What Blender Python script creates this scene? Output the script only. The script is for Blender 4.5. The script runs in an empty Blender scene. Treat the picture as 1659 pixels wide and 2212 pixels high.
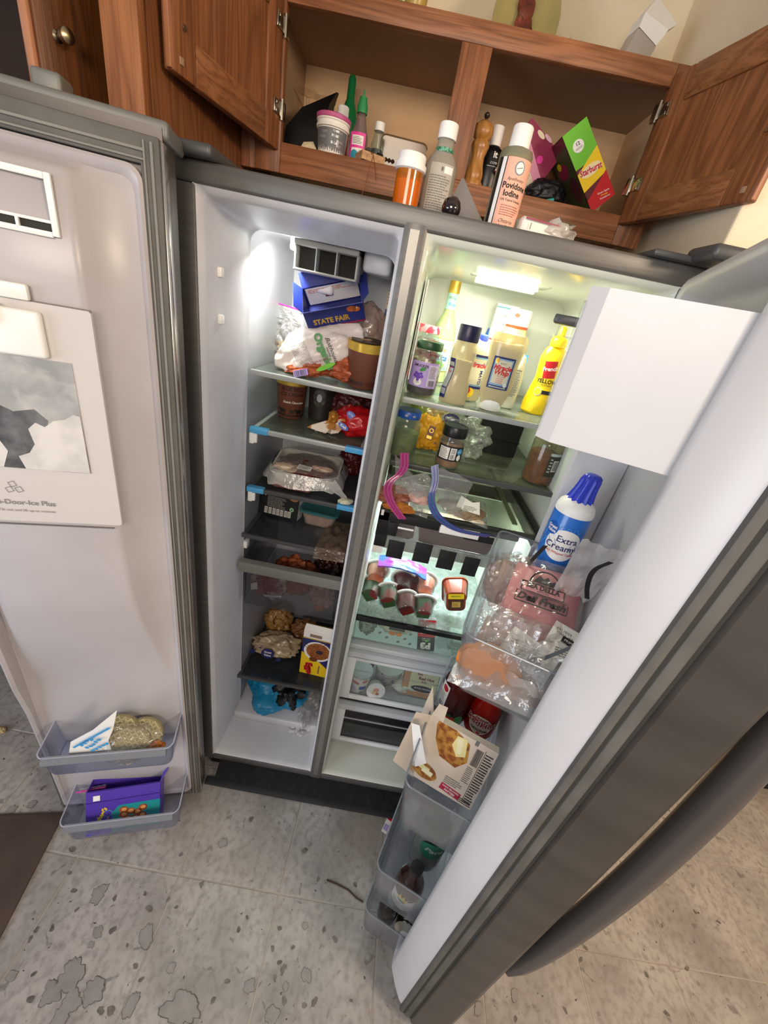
import bpy, bmesh, math, random
from mathutils import Vector, Matrix, noise, Euler
C = bpy.context.scene.collection
random.seed(7)
PI = math.pi
# ---------------------------------------------------------------- camera
cam_d = bpy.data.cameras.new('camera'); cam = bpy.data.objects.new('camera', cam_d); C.objects.link(cam)
_r = Vector((0.98012396, 0.07648912, 0.18304762)); _u = Vector((-0.19761944, 0.45746887, 0.86698834)); _f = _r.cross(_u) * -1
_m = Matrix((_r, _u, -_f)).transposed().to_4x4(); _m.translation = Vector((0.44182915, -0.81259802, 1.60356631))
cam.matrix_world = _m
cam_d.sensor_fit = 'HORIZONTAL'; cam_d.sensor_width = 36; cam_d.lens = 850.0 / 1659 * 36
cam_d.clip_start = 0.02
bpy.context.scene.camera = cam
# ---------------------------------------------------------------- world, exposure, lights
S = bpy.context.scene
S.view_settings.view_transform = 'Standard'; S.view_settings.look = 'None'
S.view_settings.exposure = -0.08; S.view_settings.gamma = 1.0; S.view_settings.use_curve_mapping = False
W = bpy.data.worlds.new('world'); S.world = W; W.use_nodes = True
W.node_tree.nodes['Background'].inputs[0].default_value = (0.95, 0.95, 1.0, 1)
W.node_tree.nodes['Background'].inputs[1].default_value = 0.31
def area(name, loc, target, sx, sy, power, col):
    l = bpy.data.lights.new(name, 'AREA'); l.shape = 'RECTANGLE'; l.size = sx; l.size_y = sy; l.energy = power; l.color = col
    o = bpy.data.objects.new(name, l); C.objects.link(o); o.location = loc
    o.rotation_euler = (Vector(target) - Vector(loc)).to_track_quat('-Z', 'Y').to_euler()
    return o
area('window_light', (-1.9, -2.1, 1.15), (0.5, 0, 0.8), 1.5, 1.2, 40, (0.84, 0.90, 1.0))
area('warm_fill_light', (0.3, -2.1, 2.0), (0.5, 0.3, 2.0), 0.9, 0.7, 27, (1.0, 0.87, 0.72))  # added warm fill, aimed level into the wall cabinet to brighten it
area('hall_lamp_light', (2.2, -1.5, 2.2), (1.5, 0.0, 0.4), 0.5, 0.5, 42, (1.0, 0.78, 0.56))
area('freezer_lamp_light', (0.118, 0.235, 1.672), (0.20, 0.36, 1.35), 0.03, 0.03, 1.9, (0.97, 1.0, 0.93))
area('fridge_lamp_light', (0.63, 0.24, 1.688), (0.66, 0.34, 1.2), 0.14, 0.05, 4.6, (0.97, 1.0, 0.80))
area('deli_lamp_light', (0.66, 0.30, 1.125), (0.62, 0.18, 0.8), 0.28, 0.03, 5.6, (0.86, 1.0, 0.96))

# ---------------------------------------------------------------- helpers
def lin(h, k=1.0):
    if not isinstance(h, str): return tuple(h) + (1,)
    h = h.lstrip('#'); o = []
    for i in (0, 2, 4):
        c = int(h[i:i+2], 16) / 255
        o.append((c / 12.92 if c <= .04045 else ((c + .055) / 1.055) ** 2.4) * k)
    return (o[0], o[1], o[2], 1)
MATS = {}
def nn(nt, t, **kw):
    n = nt.nodes.new(t)
    for k, v in kw.items(): setattr(n, k, v)
    return n
def M(name, col, rough=.5, metal=0, col2=None, scale=20, stretch=(1, 1, 1), lo=.35, hi=.65, bump=0, bscale=None, spec=.5, emit=0, coat=0, detail=4, world=False, sss=0):
    if name in MATS: return MATS[name]
    m = bpy.data.materials.new(name); m.use_nodes = True; nt = m.node_tree; b = nt.nodes['Principled BSDF']
    b.inputs['Base Color'].default_value = lin(col); b.inputs['Roughness'].default_value = rough; b.inputs['Metallic'].default_value = metal
    b.inputs['Specular IOR Level'].default_value = spec; b.inputs['Coat Weight'].default_value = coat
    if sss: b.inputs['Subsurface Weight'].default_value = sss; b.inputs['Subsurface Scale'].default_value = .01
    if emit:
        b.inputs['Emission Color'].default_value = lin(col); b.inputs['Emission Strength'].default_value = emit
    if col2 or bump:
        if world: src = nn(nt, 'ShaderNodeNewGeometry').outputs['Position']
        else: src = nn(nt, 'ShaderNodeTexCoord').outputs['Object']
        mp = nn(nt, 'ShaderNodeMapping'); mp.inputs['Scale'].default_value = stretch; nt.links.new(src, mp.inputs[0])
        ns = nn(nt, 'ShaderNodeTexNoise'); ns.inputs['Scale'].default_value = scale; ns.inputs['Detail'].default_value = detail
        nt.links.new(mp.outputs[0], ns.inputs['Vector'])
        if col2:
            cr = nn(nt, 'ShaderNodeValToRGB'); cr.color_ramp.elements[0].position = lo; cr.color_ramp.elements[1].position = hi
            cr.color_ramp.elements[0].color = lin(col); cr.color_ramp.elements[1].color = lin(col2)
            nt.links.new(ns.outputs['Fac'], cr.inputs[0]); nt.links.new(cr.outputs[0], b.inputs['Base Color'])
        if bump:
            n2 = ns
            if bscale:
                n2 = nn(nt, 'ShaderNodeTexNoise'); n2.inputs['Scale'].default_value = bscale; n2.inputs['Detail'].default_value = 3
                nt.links.new(mp.outputs[0], n2.inputs['Vector'])
            bp = nn(nt, 'ShaderNodeBump'); bp.inputs['Strength'].default_value = bump; bp.inputs['Distance'].default_value = .01
            nt.links.new(n2.outputs['Fac'], bp.inputs['Height']); nt.links.new(bp.outputs[0], b.inputs['Normal'])
    MATS[name] = m; return m
def film(name, tint='#ffffff', body='#ffffff', op=.12, rough=.12, gloss=1.0, bump=0, bscale=60, frost=0):
    """clear plastic or glass sheet: see-through, a little body colour, fresnel reflection"""
    if name in MATS: return MATS[name]
    m = bpy.data.materials.new(name); m.use_nodes = True; nt = m.node_tree; nt.nodes.clear()
    out = nn(nt, 'ShaderNodeOutputMaterial'); tr = nn(nt, 'ShaderNodeBsdfTransparent'); tr.inputs[0].default_value = lin(tint)
    df = nn(nt, 'ShaderNodeBsdfDiffuse'); df.inputs[0].default_value = lin(body); gl = nn(nt, 'ShaderNodeBsdfGlossy'); gl.inputs['Roughness'].default_value = rough
    m1 = nn(nt, 'ShaderNodeMixShader'); m2 = nn(nt, 'ShaderNodeMixShader'); fr = nn(nt, 'ShaderNodeLayerWeight'); fr.inputs[0].default_value = .5; pw = nn(nt, 'ShaderNodeMath', operation='POWER'); pw.inputs[1].default_value = 4
    mu = nn(nt, 'ShaderNodeMath', operation='MULTIPLY_ADD'); mu.use_clamp = True; mu.inputs[1].default_value = .7 * min(gloss, 1.3); mu.inputs[2].default_value = .045 * gloss
    L = nt.links.new; L(fr.outputs['Facing'], pw.inputs[0]); L(pw.outputs[0], mu.inputs[0]); L(mu.outputs[0], m2.inputs[0])
    m1.inputs[0].default_value = op; L(tr.outputs[0], m1.inputs[1]); L(df.outputs[0], m1.inputs[2]); L(m1.outputs[0], m2.inputs[1]); L(gl.outputs[0], m2.inputs[2]); L(m2.outputs[0], out.inputs[0])
    if bump or frost:
        tc = nn(nt, 'ShaderNodeTexCoord'); ns = nn(nt, 'ShaderNodeTexNoise'); ns.inputs['Scale'].default_value = bscale; ns.inputs['Detail'].default_value = 3
        L(tc.outputs['Object'], ns.inputs['Vector'])
        if bump:
            bp = nn(nt, 'ShaderNodeBump'); bp.inputs['Strength'].default_value = bump; bp.inputs['Distance'].default_value = .01
            L(ns.outputs['Fac'], bp.inputs['Height']); L(bp.outputs[0], gl.inputs['Normal']); L(bp.outputs[0], df.inputs['Normal']); L(bp.outputs[0], fr.inputs['Normal'])
        if frost:
            cr = nn(nt, 'ShaderNodeMapRange'); cr.inputs[1].default_value = .40; cr.inputs[2].default_value = .62; cr.inputs[3].default_value = op; cr.inputs[4].default_value = frost
            L(ns.outputs['Fac'], cr.inputs[0]); L(cr.outputs[0], m1.inputs[0])
    MATS[name] = m; return m
def wood(name, c1, c2, axis='z', dark='#54301a', rough=.45, scale=1.0):
    if name in MATS: return MATS[name]
    m = bpy.data.materials.new(name); m.use_nodes = True; nt = m.node_tree; b = nt.nodes['Principled BSDF']; L = nt.links.new
    b.inputs['Roughness'].default_value = rough
    tc = nn(nt, 'ShaderNodeNewGeometry'); mp = nn(nt, 'ShaderNodeMapping'); L(tc.outputs['Position'], mp.inputs[0])
    s = {'z': (11, 11, 1.1), 'x': (1.1, 11, 11), 'y': (11, 1.1, 11)}[axis]; mp.inputs['Scale'].default_value = tuple(v * scale for v in s)
    wv = nn(nt, 'ShaderNodeTexNoise'); wv.inputs['Scale'].default_value = 1.6; wv.inputs['Detail'].default_value = 2; L(mp.outputs[0], wv.inputs['Vector'])
    ml = nn(nt, 'ShaderNodeMath', operation='MULTIPLY'); ml.inputs[1].default_value = 9; L(wv.outputs['Fac'], ml.inputs[0])
    fr = nn(nt, 'ShaderNodeMath', operation='PINGPONG'); fr.inputs[1].default_value = .5; L(ml.outputs[0], fr.inputs[0])
    cr = nn(nt, 'ShaderNodeValToRGB'); cr.color_ramp.elements[0].position = .02; cr.color_ramp.elements[1].position = .42
    cr.color_ramp.elements[0].color = lin(c1); cr.color_ramp.elements[1].color = lin(c2); L(fr.outputs[0], cr.inputs[0])
    mp2 = nn(nt, 'ShaderNodeMapping'); L(tc.outputs['Position'], mp2.inputs[0]); s2 = {'z': (330, 330, 9), 'x': (9, 330, 330), 'y': (330, 9, 330)}[axis]; mp2.inputs['Scale'].default_value = s2
    p = nn(nt, 'ShaderNodeTexNoise'); p.inputs['Scale'].default_value = 1; p.inputs['Detail'].default_value = 2; L(mp2.outputs[0], p.inputs['Vector'])
    pr = nn(nt, 'ShaderNodeMapRange'); pr.inputs[1].default_value = .30; pr.inputs[2].default_value = .5; pr.inputs[3].default_value = .5; pr.inputs[4].default_value = 0; L(p.outputs['Fac'], pr.inputs[0])
    mx = nn(nt, 'ShaderNodeMix', data_type='RGBA'); L(pr.outputs[0], mx.inputs[0]); L(cr.outputs[0], mx.inputs[6]); mx.inputs[7].default_value = lin(dark); L(mx.outputs[2], b.inputs['Base Color'])
    bp = nn(nt, 'ShaderNodeBump'); bp.inputs['Strength'].default_value = .25; bp.inputs['Distance'].default_value = .002; L(p.outputs['Fac'], bp.inputs['Height']); L(bp.outputs[0], b.inputs['Normal'])
    MATS[name] = m; return m

INV = {}
def W2L(p): return INV.get(p.name, Matrix.Identity(4)) if p is not None else Matrix.Identity(4)
TM = {}
class B:
    def __init__(s): s.bm = bmesh.new()
    def face(s, pts, mi=0):
        f = s.bm.faces.new([s.bm.verts.new(p) for p in pts]); f.material_index = mi; return s
    def obox(s, M4, sx, sy, sz, bev=0, seg=2):
        t = bmesh.new(); bmesh.ops.create_cube(t, size=1)
        for v in t.verts: v.co = Vector((v.co.x * sx, v.co.y * sy, v.co.z * sz))
        if bev: bmesh.ops.bevel(t, geom=t.edges[:], offset=min(bev, sx * .49, sy * .49, sz * .49), segments=seg, affect='EDGES', profile=.5)
        for v in t.verts: v.co = M4 @ v.co
        me = bpy.data.meshes.new('t'); t.to_mesh(me); t.free(); s.bm.from_mesh(me); bpy.data.meshes.remove(me); return s
    def box(s, x0, x1, y0, y1, z0, z1, bev=0, seg=2):
        return s.obox(Matrix.Translation(((x0 + x1) / 2, (y0 + y1) / 2, (z0 + z1) / 2)), abs(x1 - x0), abs(y1 - y0), abs(z1 - z0), bev, seg)
    def loft(s, rings, closed=True, cap0=True, cap1=True):
        R = [[s.bm.verts.new(p) for p in r] for r in rings]; n = len(R[0])
        for a, b in zip(R, R[1:]):
            for i in range(n if closed else n - 1):
                j = (i + 1) % n; s.bm.faces.new((a[i], a[j], b[j], b[i]))
        if closed and cap0: s.bm.faces.new(list(reversed(R[0])))
        if closed and cap1: s.bm.faces.new(R[-1])
        return s
    def lathe(s, prof, seg=28, c=(0, 0, 0), sx=1, sy=1, cap=True, pw=1.0):
        def q(k):
            a = 2 * PI * k / seg; ca, sa = math.cos(a), math.sin(a)
            if pw != 1: ca = math.copysign(abs(ca) ** pw, ca); sa = math.copysign(abs(sa) ** pw, sa)
            return ca, sa
        rings = [[Vector((c[0] + r * q(k)[0] * sx, c[1] + r * q(k)[1] * sy, c[2] + z)) for k in range(seg)] for r, z in prof]
        return s.loft(rings, True, cap, cap)
    def tube(s, pts, r, seg=8):
        pts = [Vector(p) for p in pts]; rings = []
        up = Vector((0, 0, 1))
        for i, p in enumerate(pts):
            t = (pts[min(i + 1, len(pts) - 1)] - pts[max(i - 1, 0)]).normalized()
            a = t.cross(up)
            if a.length < .1: a = t.cross(Vector((1, 0, 0)))
            a.normalize(); b = t.cross(a)
            rr = r[i] if isinstance(r, (list, tuple)) else r
            rings.append([p + (a * math.cos(2 * PI * k / seg) + b * math.sin(2 * PI * k / seg)) * rr for k in range(seg)])
        return s.loft(rings)
    def grid(s, fn, ns, nt):
        V = [[s.bm.verts.new(fn(i / ns, j / nt)) for j in range(nt + 1)] for i in range(ns + 1)]
        for i in range(ns):
            for j in range(nt): s.bm.faces.new((V[i][j], V[i + 1][j], V[i + 1][j + 1], V[i][j + 1]))
        return s
    def blob(s, c, rad, amp=.15, freq=3.0, seed=0, sub=4, zmin=None, mtx=None, hf=.10):
        amp *= .75
        t = bmesh.new(); bmesh.ops.create_icosphere(t, subdivisions=sub, radius=1)
        o = Vector((seed * 7.3, seed * 3.1, seed * 1.7))
        for v in t.verts:
            d = v.co.normalized()
            n = noise.noise(d * freq + o) + .5 * noise.noise(d * freq * 2.3 + o) + .35 * abs(noise.noise(d * freq * 5 + o)) + hf * abs(noise.noise(Vector((d.x, d.y * 3, d.z)) * freq * 6 + o))
            p = d * (1 + amp * n * 1.6); p = Vector((p.x * rad[0], p.y * rad[1], p.z * rad[2]))
            if mtx: p = mtx @ p
            p += Vector(c)
            if zmin is not None and p.z < zmin: p.z = zmin + (p.z - zmin) * .02
            v.co = p
        me = bpy.data.meshes.new('t'); t.to_mesh(me); t.free(); s.bm.from_mesh(me); bpy.data.meshes.remove(me); return s
    def solid(s, th):
        bmesh.ops.recalc_face_normals(s.bm, faces=s.bm.faces[:])
        bmesh.ops.solidify(s.bm, geom=s.bm.faces[:], thickness=th); return s
    def jitter(s, a):
        for v in s.bm.verts: v.co += Vector((random.uniform(-a, a), random.uniform(-a, a), random.uniform(-a, a)))
        return s
    def done(s, name, mat, parent=None, world=False, smooth=True, ang=.7, label=None, loose=False):
        bm = s.bm
        if not loose: bmesh.ops.remove_doubles(bm, verts=bm.verts[:], dist=1e-6)
        bmesh.ops.recalc_face_normals(bm, faces=bm.faces[:])
        if world and parent is not None:
            inv = INV[root_of(parent).name]
            for v in bm.verts: v.co = inv @ v.co
        me = bpy.data.meshes.new(name); bm.to_mesh(me); bm.free()
        for m in (mat if isinstance(mat, (list, tuple)) else [mat]): me.materials.append(m)
        if smooth:
            me.shade_smooth(); me.set_sharp_from_angle(angle=ang)
        o = bpy.data.objects.new(name, me); C.objects.link(o)
        if parent is not None: o.parent = parent
        if label: o['label'] = label
        return o
def root_of(o):
    while o.parent is not None: o = o.parent
    return o
def thing(name, label, cat, loc=(0, 0, 0), rot=(0, 0, 0), group=None):
    o = bpy.data.objects.new(name, None); C.objects.link(o); o.empty_display_size = .05
    o.location = loc; o.rotation_euler = rot; o['label'] = label; o['category'] = cat
    if group: o['group'] = group
    INV[o.name] = (Matrix.Translation(loc) @ Euler(rot).to_matrix().to_4x4()).inverted()
    return o
def tag(o, label, cat, group=None, kind=None):
    o['label'] = label; o['category'] = cat
    if group: o['group'] = group
    if kind: o['kind'] = kind
    return o
def struct(o): o['kind'] = 'structure'; return o
FC = {}; CURVED = set()
def glyphs(st, size, bold=0, shear=0, xs=1):
    k = (st, bold, shear)
    if k not in FC:
        cu = bpy.data.curves.new('t', 'FONT'); cu.body = st; cu.size = 1; cu.offset = bold; cu.shear = shear; cu.resolution_u = 2; cu.align_x = 'CENTER'; cu.align_y = 'CENTER'
        o = bpy.data.objects.new('t', cu); me = o.to_mesh()
        FC[k] = ([v.co.copy() for v in me.vertices], [list(p.vertices) for p in me.polygons])
        o.to_mesh_clear(); bpy.data.objects.remove(o); bpy.data.curves.remove(cu)
    V, F = FC[k]
    return [(v.x * size * xs, v.y * size) for v in V], F
class Art:
    """flat print laid on a surface: fn(s, t, h) gives the point at height h above the surface"""
    def __init__(s, fn, step=None): s.fn = fn; s.bm = bmesh.new(); s.mats = []; s.step = step or (.004 if fn in CURVED else .2); s.base = .0003
    def mi(s, m):
        if m not in s.mats: s.mats.append(m)
        return s.mats.index(m)
    def _add(s, V, F, m, l):
        h = s.base + l * .00022; vs = [s.bm.verts.new(s.fn(a, b, h)) for a, b in V]; i = s.mi(m)
        for f in F:
            try:
                q = s.bm.faces.new([vs[k] for k in f]); q.material_index = i
            except ValueError: pass
    def rect(s, a, b, c, d, m, l=0, rot=0):
        n = max(1, int(abs(b - a) / s.step) + 1); k = max(1, int(abs(d - c) / (s.step * 3)) + 1); V = []; F = []
        cx, cy = (a + b) / 2, (c + d) / 2; cr, sr = math.cos(rot), math.sin(rot)
        for i in range(n + 1):
            for j in range(k + 1):
                x, y = a + (b - a) * i / n - cx, c + (d - c) * j / k - cy; V.append((cx + x * cr - y * sr, cy + x * sr + y * cr))
        for i in range(n):
            for j in range(k): F.append((i * (k + 1) + j, (i + 1) * (k + 1) + j, (i + 1) * (k + 1) + j + 1, i * (k + 1) + j + 1))
        s._add(V, F, m, l); return s
    def ell(s, x, y, rx, ry, m, l=0, n=24, rot=0):
        V = [(x, y)]; F = []; R = 3
        for r in range(1, R + 1):
            for i in range(n):
                a = 2 * PI * i / n; dx, dy = rx * r / R * math.cos(a), ry * r / R * math.sin(a)
                V.append((x + dx * math.cos(rot) - dy * math.sin(rot), y + dx * math.sin(rot) + dy * math.cos(rot)))
        for i in range(n):
            j = (i + 1) % n; F.append((0, 1 + i, 1 + j))
            for r in range(1, R): F.append((1 + (r - 1) * n + i, 1 + r * n + i, 1 + r * n + j, 1 + (r - 1) * n + j))
        s._add(V, F, m, l); return s
    def poly(s, pts, m, l=0): s._add(pts, [tuple(range(len(pts)))], m, l); return s
    def text(s, st, x, y, size, m, l=2, rot=0, bold=.0, shear=0, xs=1):
        V, F = glyphs(st, size, bold, shear, xs); c, sn = math.cos(rot), math.sin(rot)
        s._add([(x + a * c - b * sn, y + a * sn + b * c) for a, b in V], F, m, l); return s
    def lines(s, a, b, c, d, n, m, l=2, fill=.45, rnd=.3):
        hh = (d - c) / n
        for i in range(n):
            x = a; y = d - hh * (i + .5)
            e = b - (b - a) * random.uniform(0, rnd)
            while x < e:
                w = random.uniform(.04, .14) * (b - a); x2 = min(x + w, e); s.rect(x, x2, y - hh * fill / 2, y + hh * fill / 2, m, l); x = x2 + .02 * (b - a)
        return s
    def bars(s, a, b, c, d, m, l=2, n=16):
        x = a; w = (b - a) / n
        for i in range(n):
            s.rect(a + i * w, a + i * w + w * random.uniform(.25, .75), c, d, m, l)
        return s
    def done(s, parent, name='print', label=None, world=False):
        if world:
            inv = INV[root_of(parent).name]
            for v in s.bm.verts: v.co = inv @ v.co
        me = bpy.data.meshes.new(name); s.bm.to_mesh(me); s.bm.free()
        for m in s.mats: me.materials.append(m)
        o = bpy.data.objects.new(name, me); C.objects.link(o); o.parent = parent
        if label: o['label'] = label
        return o
def cyl(r, a0=0, cx=0, cy=0, sy=1):
    g = r if callable(r) else (lambda t: r)
    def f(s, t, h):
        R = g(t); a = a0 + s / R; return Vector((cx + (R + h) * math.sin(a), cy - (R * sy + h) * math.cos(a), t))
    CURVED.add(f); return f
def plane(o, sx, tx, n=None):
    o, sx, tx = Vector(o), Vector(sx).normalized(), Vector(tx).normalized(); n = Vector(n) if n else sx.cross(tx)
    return lambda s, t, h: o + sx * s + tx * t + n * h
def frontp(y, z0=0, x0=0): return plane((x0, y, z0), (1, 0, 0), (0, 0, 1))   # faces -y
# ---------------------------------------------------------------- materials
K = dict(
 steel=M('case_steel', '#615f5d', .40, .3, '#6b6967', 6, (1, 1, 14), bump=.05, world=True),
 dsteel=M('door_steel', '#4c4743', .38, .4, '#57524e', 4, (1, 1, 5), world=True),
 gasket=M('gasket_rubber', '#605e5a', .6, 0, '#514f4b', 12),
 liner=M('liner_plastic', '#cfd0d5', .32, 0, '#c3c3c8', 5, lo=.4, hi=.7, bump=.02, bscale=160, world=True),
 dliner=M('door_liner_plastic', '#b7b3b7', .33, 0, '#aaa5a6', 4, lo=.4, hi=.75, world=True),
 white=M('white_plastic', '#ecebe8', .35), cap=M('cap_white', '#f2f1ee', .4), grey=M('grey_plastic', '#8d8f91', .45), lgrey=M('light_grey_plastic', '#b4b8bd', .4),
 black=M('black_plastic', '#0c0c0d', .35), ink=M('black_ink', '#15120f', .6), dark=M('dark_recess', '#050505', .9),
 clear=film('clear_plastic', '#f6f8f9', '#dfe6ea', .035, .08), clearg=film('clear_glass', '#e6eee8', '#dfe8e2', .08, .05),
 smoke=film('smoked_tray', '#b2b4b6', '#5d6063', .16, .18), shelfglass=film('shelf_glass', '#e2e9e2', '#c4cdc4', .06, .08, frost=.18, bscale=26),
 dshelf=film('dirty_shelf_glass', '#c9ccbf', '#8b8f80', .12, .12, frost=.26, bscale=14), frosty=film('frosty_glass', '#f1f7f4', '#dbe6e1', .15, .1, frost=.34, bscale=60),
 bag=film('bag_film', '#f4f4f4', '#f3f1ef', .16, .16, 2.2, bump=.5, bscale=45), bagm=film('milky_bag_film', '#f0eeec', '#ece8e4', .38, .2, 1.8, bump=.5, bscale=40),
 trim=M('shelf_trim', '#a9adab', .35, .2), dtrim=M('dark_trim', '#4a4b4c', .4, .1), clip=M('blue_tape', '#4d9fd2', .4),
 chrome=M('hinge_nickel', '#b9b4a8', .22, 1), brass=M('antique_knob', '#9d8f74', .28, 1),
 red=M('red_print', '#c3141d', .4), navy=M('navy_print', '#1b2266', .4), blue=M('blue_print', '#1c4fb4', .4), lblue=M('light_blue_print', '#3f9ad6', .4), yellow=M('yellow_print', '#f3cc18', .4),
 green=M('green_print', '#2f8a3a', .4), lime=M('lime_print', '#6fbf2e', .4), paper=M('paper_white', '#efece6', .6), cream=M('cream_paper', '#e6d9b4', .6), pink=M('pink_print', '#e2389b', .4),
 peach=M('peach_label', '#e8b09a', .55), purple=M('purple_print', '#6a3fb5', .4), lilac=M('lilac_label', '#b79fdc', .5), teal=M('teal_print', '#1b8f93', .4), gold=M('gold_foil', '#d9b24a', .3, .6), brown=M('brown_print', '#6b3d24', .45),
 maroon=M('maroon_print', '#8e1f45', .45), greytxt=M('grey_ink', '#77736d', .6), orange=M('orange_print', '#e07a28', .45), silver=M('silver_print', '#b9bcc0', .3, .4), magenta=M('magenta_zip', '#d23a9e', .35),
)
STAINS = [(-0.116, -0.383, 0.0253, 0.8, -0.1), (-0.067, -0.452, 0.0151, 1, 0.43), (-0.068, -0.477, 0.0081, 1, 0.13), (0.059, -0.445, 0.0283, 0.7, 0.53), (0.152, -0.49, 0.012, 1, 0.56), (-0.077, -0.53, 0.0292, 1.3, -0.39), (-0.1, -0.564, 0.0242, 1, -0.48), (-0.008, -0.55, 0.0273, 1, 0.92), (0.09, -0.559, 0.0252, 0.6, -0.06), (0.21, -0.551, 0.0341, 1.5, -0.1), (0.361, -0.499, 0.0161, 1, 1.19), (0.474, -0.37, 0.01, 1, 0.3), (0.501, -0.462, 0.0191, 0.8, 0.92), (0.453, -0.488, 0.01, 1, 0.31), (-0.211, -0.548, 0.0122, 1, 0.59), (0.434, -0.538, 0.0181, 1, -0.24), (-0.502, -0.235, 0.0161, 1, 0.58), (-0.459, -0.211, 0.0141, 1, 0.98), (-0.047, -0.569, 0.0221, 1, 0.39), (-0.055, -0.595, 0.0211, 1, 0.76), (0.167, -0.218, 0.0141, 1, 0.64), (-0.113, -0.552, 0.012, 1, -0.39), (1.081, -0.43, 0.012, 1.4, 1.2), (0.973, -0.467, 0.012, 1.4, 1.2)]
SPOTS = [(-0.257, -0.298, 0.0071), (-0.221, -0.467, 0.0051), (-0.186, -0.46, 0.005), (-0.186, -0.384, 0.0051), (-0.151, -0.419, 0.004), (-0.07, -0.384, 0.005), (0.034, -0.392, 0.0071), (-0.034, -0.444, 0.006), (0.149, -0.324, 0.0061), (0.063, -0.498, 0.005), (0.09, -0.518, 0.0041), (0.293, -0.401, 0.0051), (0.307, -0.375, 0.0041), (0.429, -0.198, 0.0081), (0.488, -0.264, 0.005), (0.565, -0.386, 0.0061), (0.424, -0.448, 0.005), (0.437, -0.459, 0.0071), (0.42, -0.476, 0.005), (0.301, -0.497, 0.0051), (0.28, -0.53, 0.005), (0.456, -0.51, 0.006), (0.509, -0.513, 0.005), (0.533, -0.504, 0.0061), (0.398, -0.425, 0.005), (-0.141, -0.576, 0.0061), (-0.166, -0.539, 0.0041), (-0.222, -0.485, 0.0051), (0.028, -0.575, 0.006), (-0.066, -0.521, 0.0051), (0.01, -0.542, 0.0061), (0.05, -0.573, 0.0071), (0.452, -0.416, 0.004), (0.53, -0.371, 0.0051), (0.404, -0.384, 0.005), (0.056, -0.265, 0.0051), (0.23, -0.142, 0.0071), (0.005, -0.365, 0.004), (0.104, -0.38, 0.004), (0.073, -0.367, 0.004), (0.606, -0.26, 0.0051), (-0.225, -0.35, 0.004), (-0.462, -0.162, 0.0051), (0.02, -0.466, 0.0032), (0.628, -0.491, 0.0032), (1.074, -0.473, 0.005), (1.222, -0.441, 0.005), (1.528, -0.413, 0.005), (1.307, -0.335, 0.005), (1.769, -0.169, 0.005), (1.841, -0.184, 0.005), (1.651, -0.312, 0.005), (1.506, -0.343, 0.005), (1.332, -0.308, 0.005), (0.975, -0.472, 0.005)]
# ================================================================ the room
wallm = M('painted_wall', '#eadcc0', .7, col2='#dfd0b2', scale=3, bump=.06, bscale=90, world=True)
wallg = M('painted_wall_end', '#eadcc2', .7, col2='#dfd0b4', scale=3, bump=.06, bscale=90, world=True)
struct(B().box(-1.4, 2.9, .70, .78, 0, 2.6).done('wall_back', wallm, smooth=False))
struct(B().box(.965, 1.06, .095, .70, 0, 2.6, .004).done('wall_side', wallg, smooth=False))
struct(B().box(2.55, 2.63, -.9, .70, 0, 2.6).done('wall_right', wallm, smooth=False))
struct(B().box(-1.4, 2.63, -.9, .78, 2.6, 2.66).done('ceiling', M('ceiling_paint', '#dcd6c8', .8), smooth=False))
# floor: embossed sheet tiles with recessed joints
fm = bpy.data.materials.new('floor_vinyl'); fm.use_nodes = True; nt = fm.node_tree; L = nt.links.new; bs = nt.nodes['Principled BSDF']; bs.inputs['Roughness'].default_value = .42
gp = nn(nt, 'ShaderNodeNewGeometry').outputs['Position']
def nz(scale, detail=4, dist=0, st=(1, 1, 1), rough=.5):
    mp = nn(nt, 'ShaderNodeMapping'); mp.inputs['Scale'].default_value = st; L(gp, mp.inputs[0])
    n = nn(nt, 'ShaderNodeTexNoise'); n.inputs['Scale'].default_value = scale; n.inputs['Detail'].default_value = detail; n.inputs['Distortion'].default_value = dist; n.inputs['Roughness'].default_value = rough; L(mp.outputs[0], n.inputs['Vector']); return n.outputs['Fac']
def rampn(src, a, b, v0, v1):
    n = nn(nt, 'ShaderNodeMapRange'); n.inputs[1].default_value = a; n.inputs[2].default_value = b; n.inputs[3].default_value = v0; n.inputs[4].default_value = v1; L(src, n.inputs[0]); return n.outputs[0]
def mixc(fac, a, b):
    n = nn(nt, 'ShaderNodeMix', data_type='RGBA'); L(fac, n.inputs[0])
    for i, v in ((6, a), (7, b)):
        if isinstance(v, str): n.inputs[i].default_value = lin(v)
        else: L(v, n.inputs[i])
    return n.outputs[2]
c = mixc(rampn(nz(5, 5), .38, .66, 0, 1), '#aaa5a2', '#8b8683')
c = mixc(rampn(nz(60, 4, 0, (1, .8, 1)), .45, .7, 0, .6), c, '#736d69')
c = mixc(rampn(nz(2.2, 3), .55, .75, 0, .4), c, '#8f8270')
c = mixc(rampn(nz(26, 3, .6), .655, .70, 0, .7), c, '#6a6462')
c = mixc(rampn(nz(75, 2, .3), .70, .735, 0, .9), c, '#2f2a27')
L(c, bs.inputs['Base Color'])
bp = nn(nt, 'ShaderNodeBump'); bp.inputs['Strength'].default_value = .15; bp.inputs['Distance'].default_value = .004; L(nz(120, 3), bp.inputs['Height']); L(bp.outputs[0], bs.inputs['Normal'])
floor = bpy.data.objects.new('floor', None); C.objects.link(floor); struct(floor); INV['floor'] = Matrix.Identity(4)
B().box(-1.4, 2.9, -2.6, .78, -.05, -.0012).done('joint_bed', M('floor_joint', '#a59e95', .6, col2='#958d84', scale=8, world=True), floor, smooth=False)
T = .3048; tx, ty = -.2284, -.3129; tile_me = None
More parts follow.
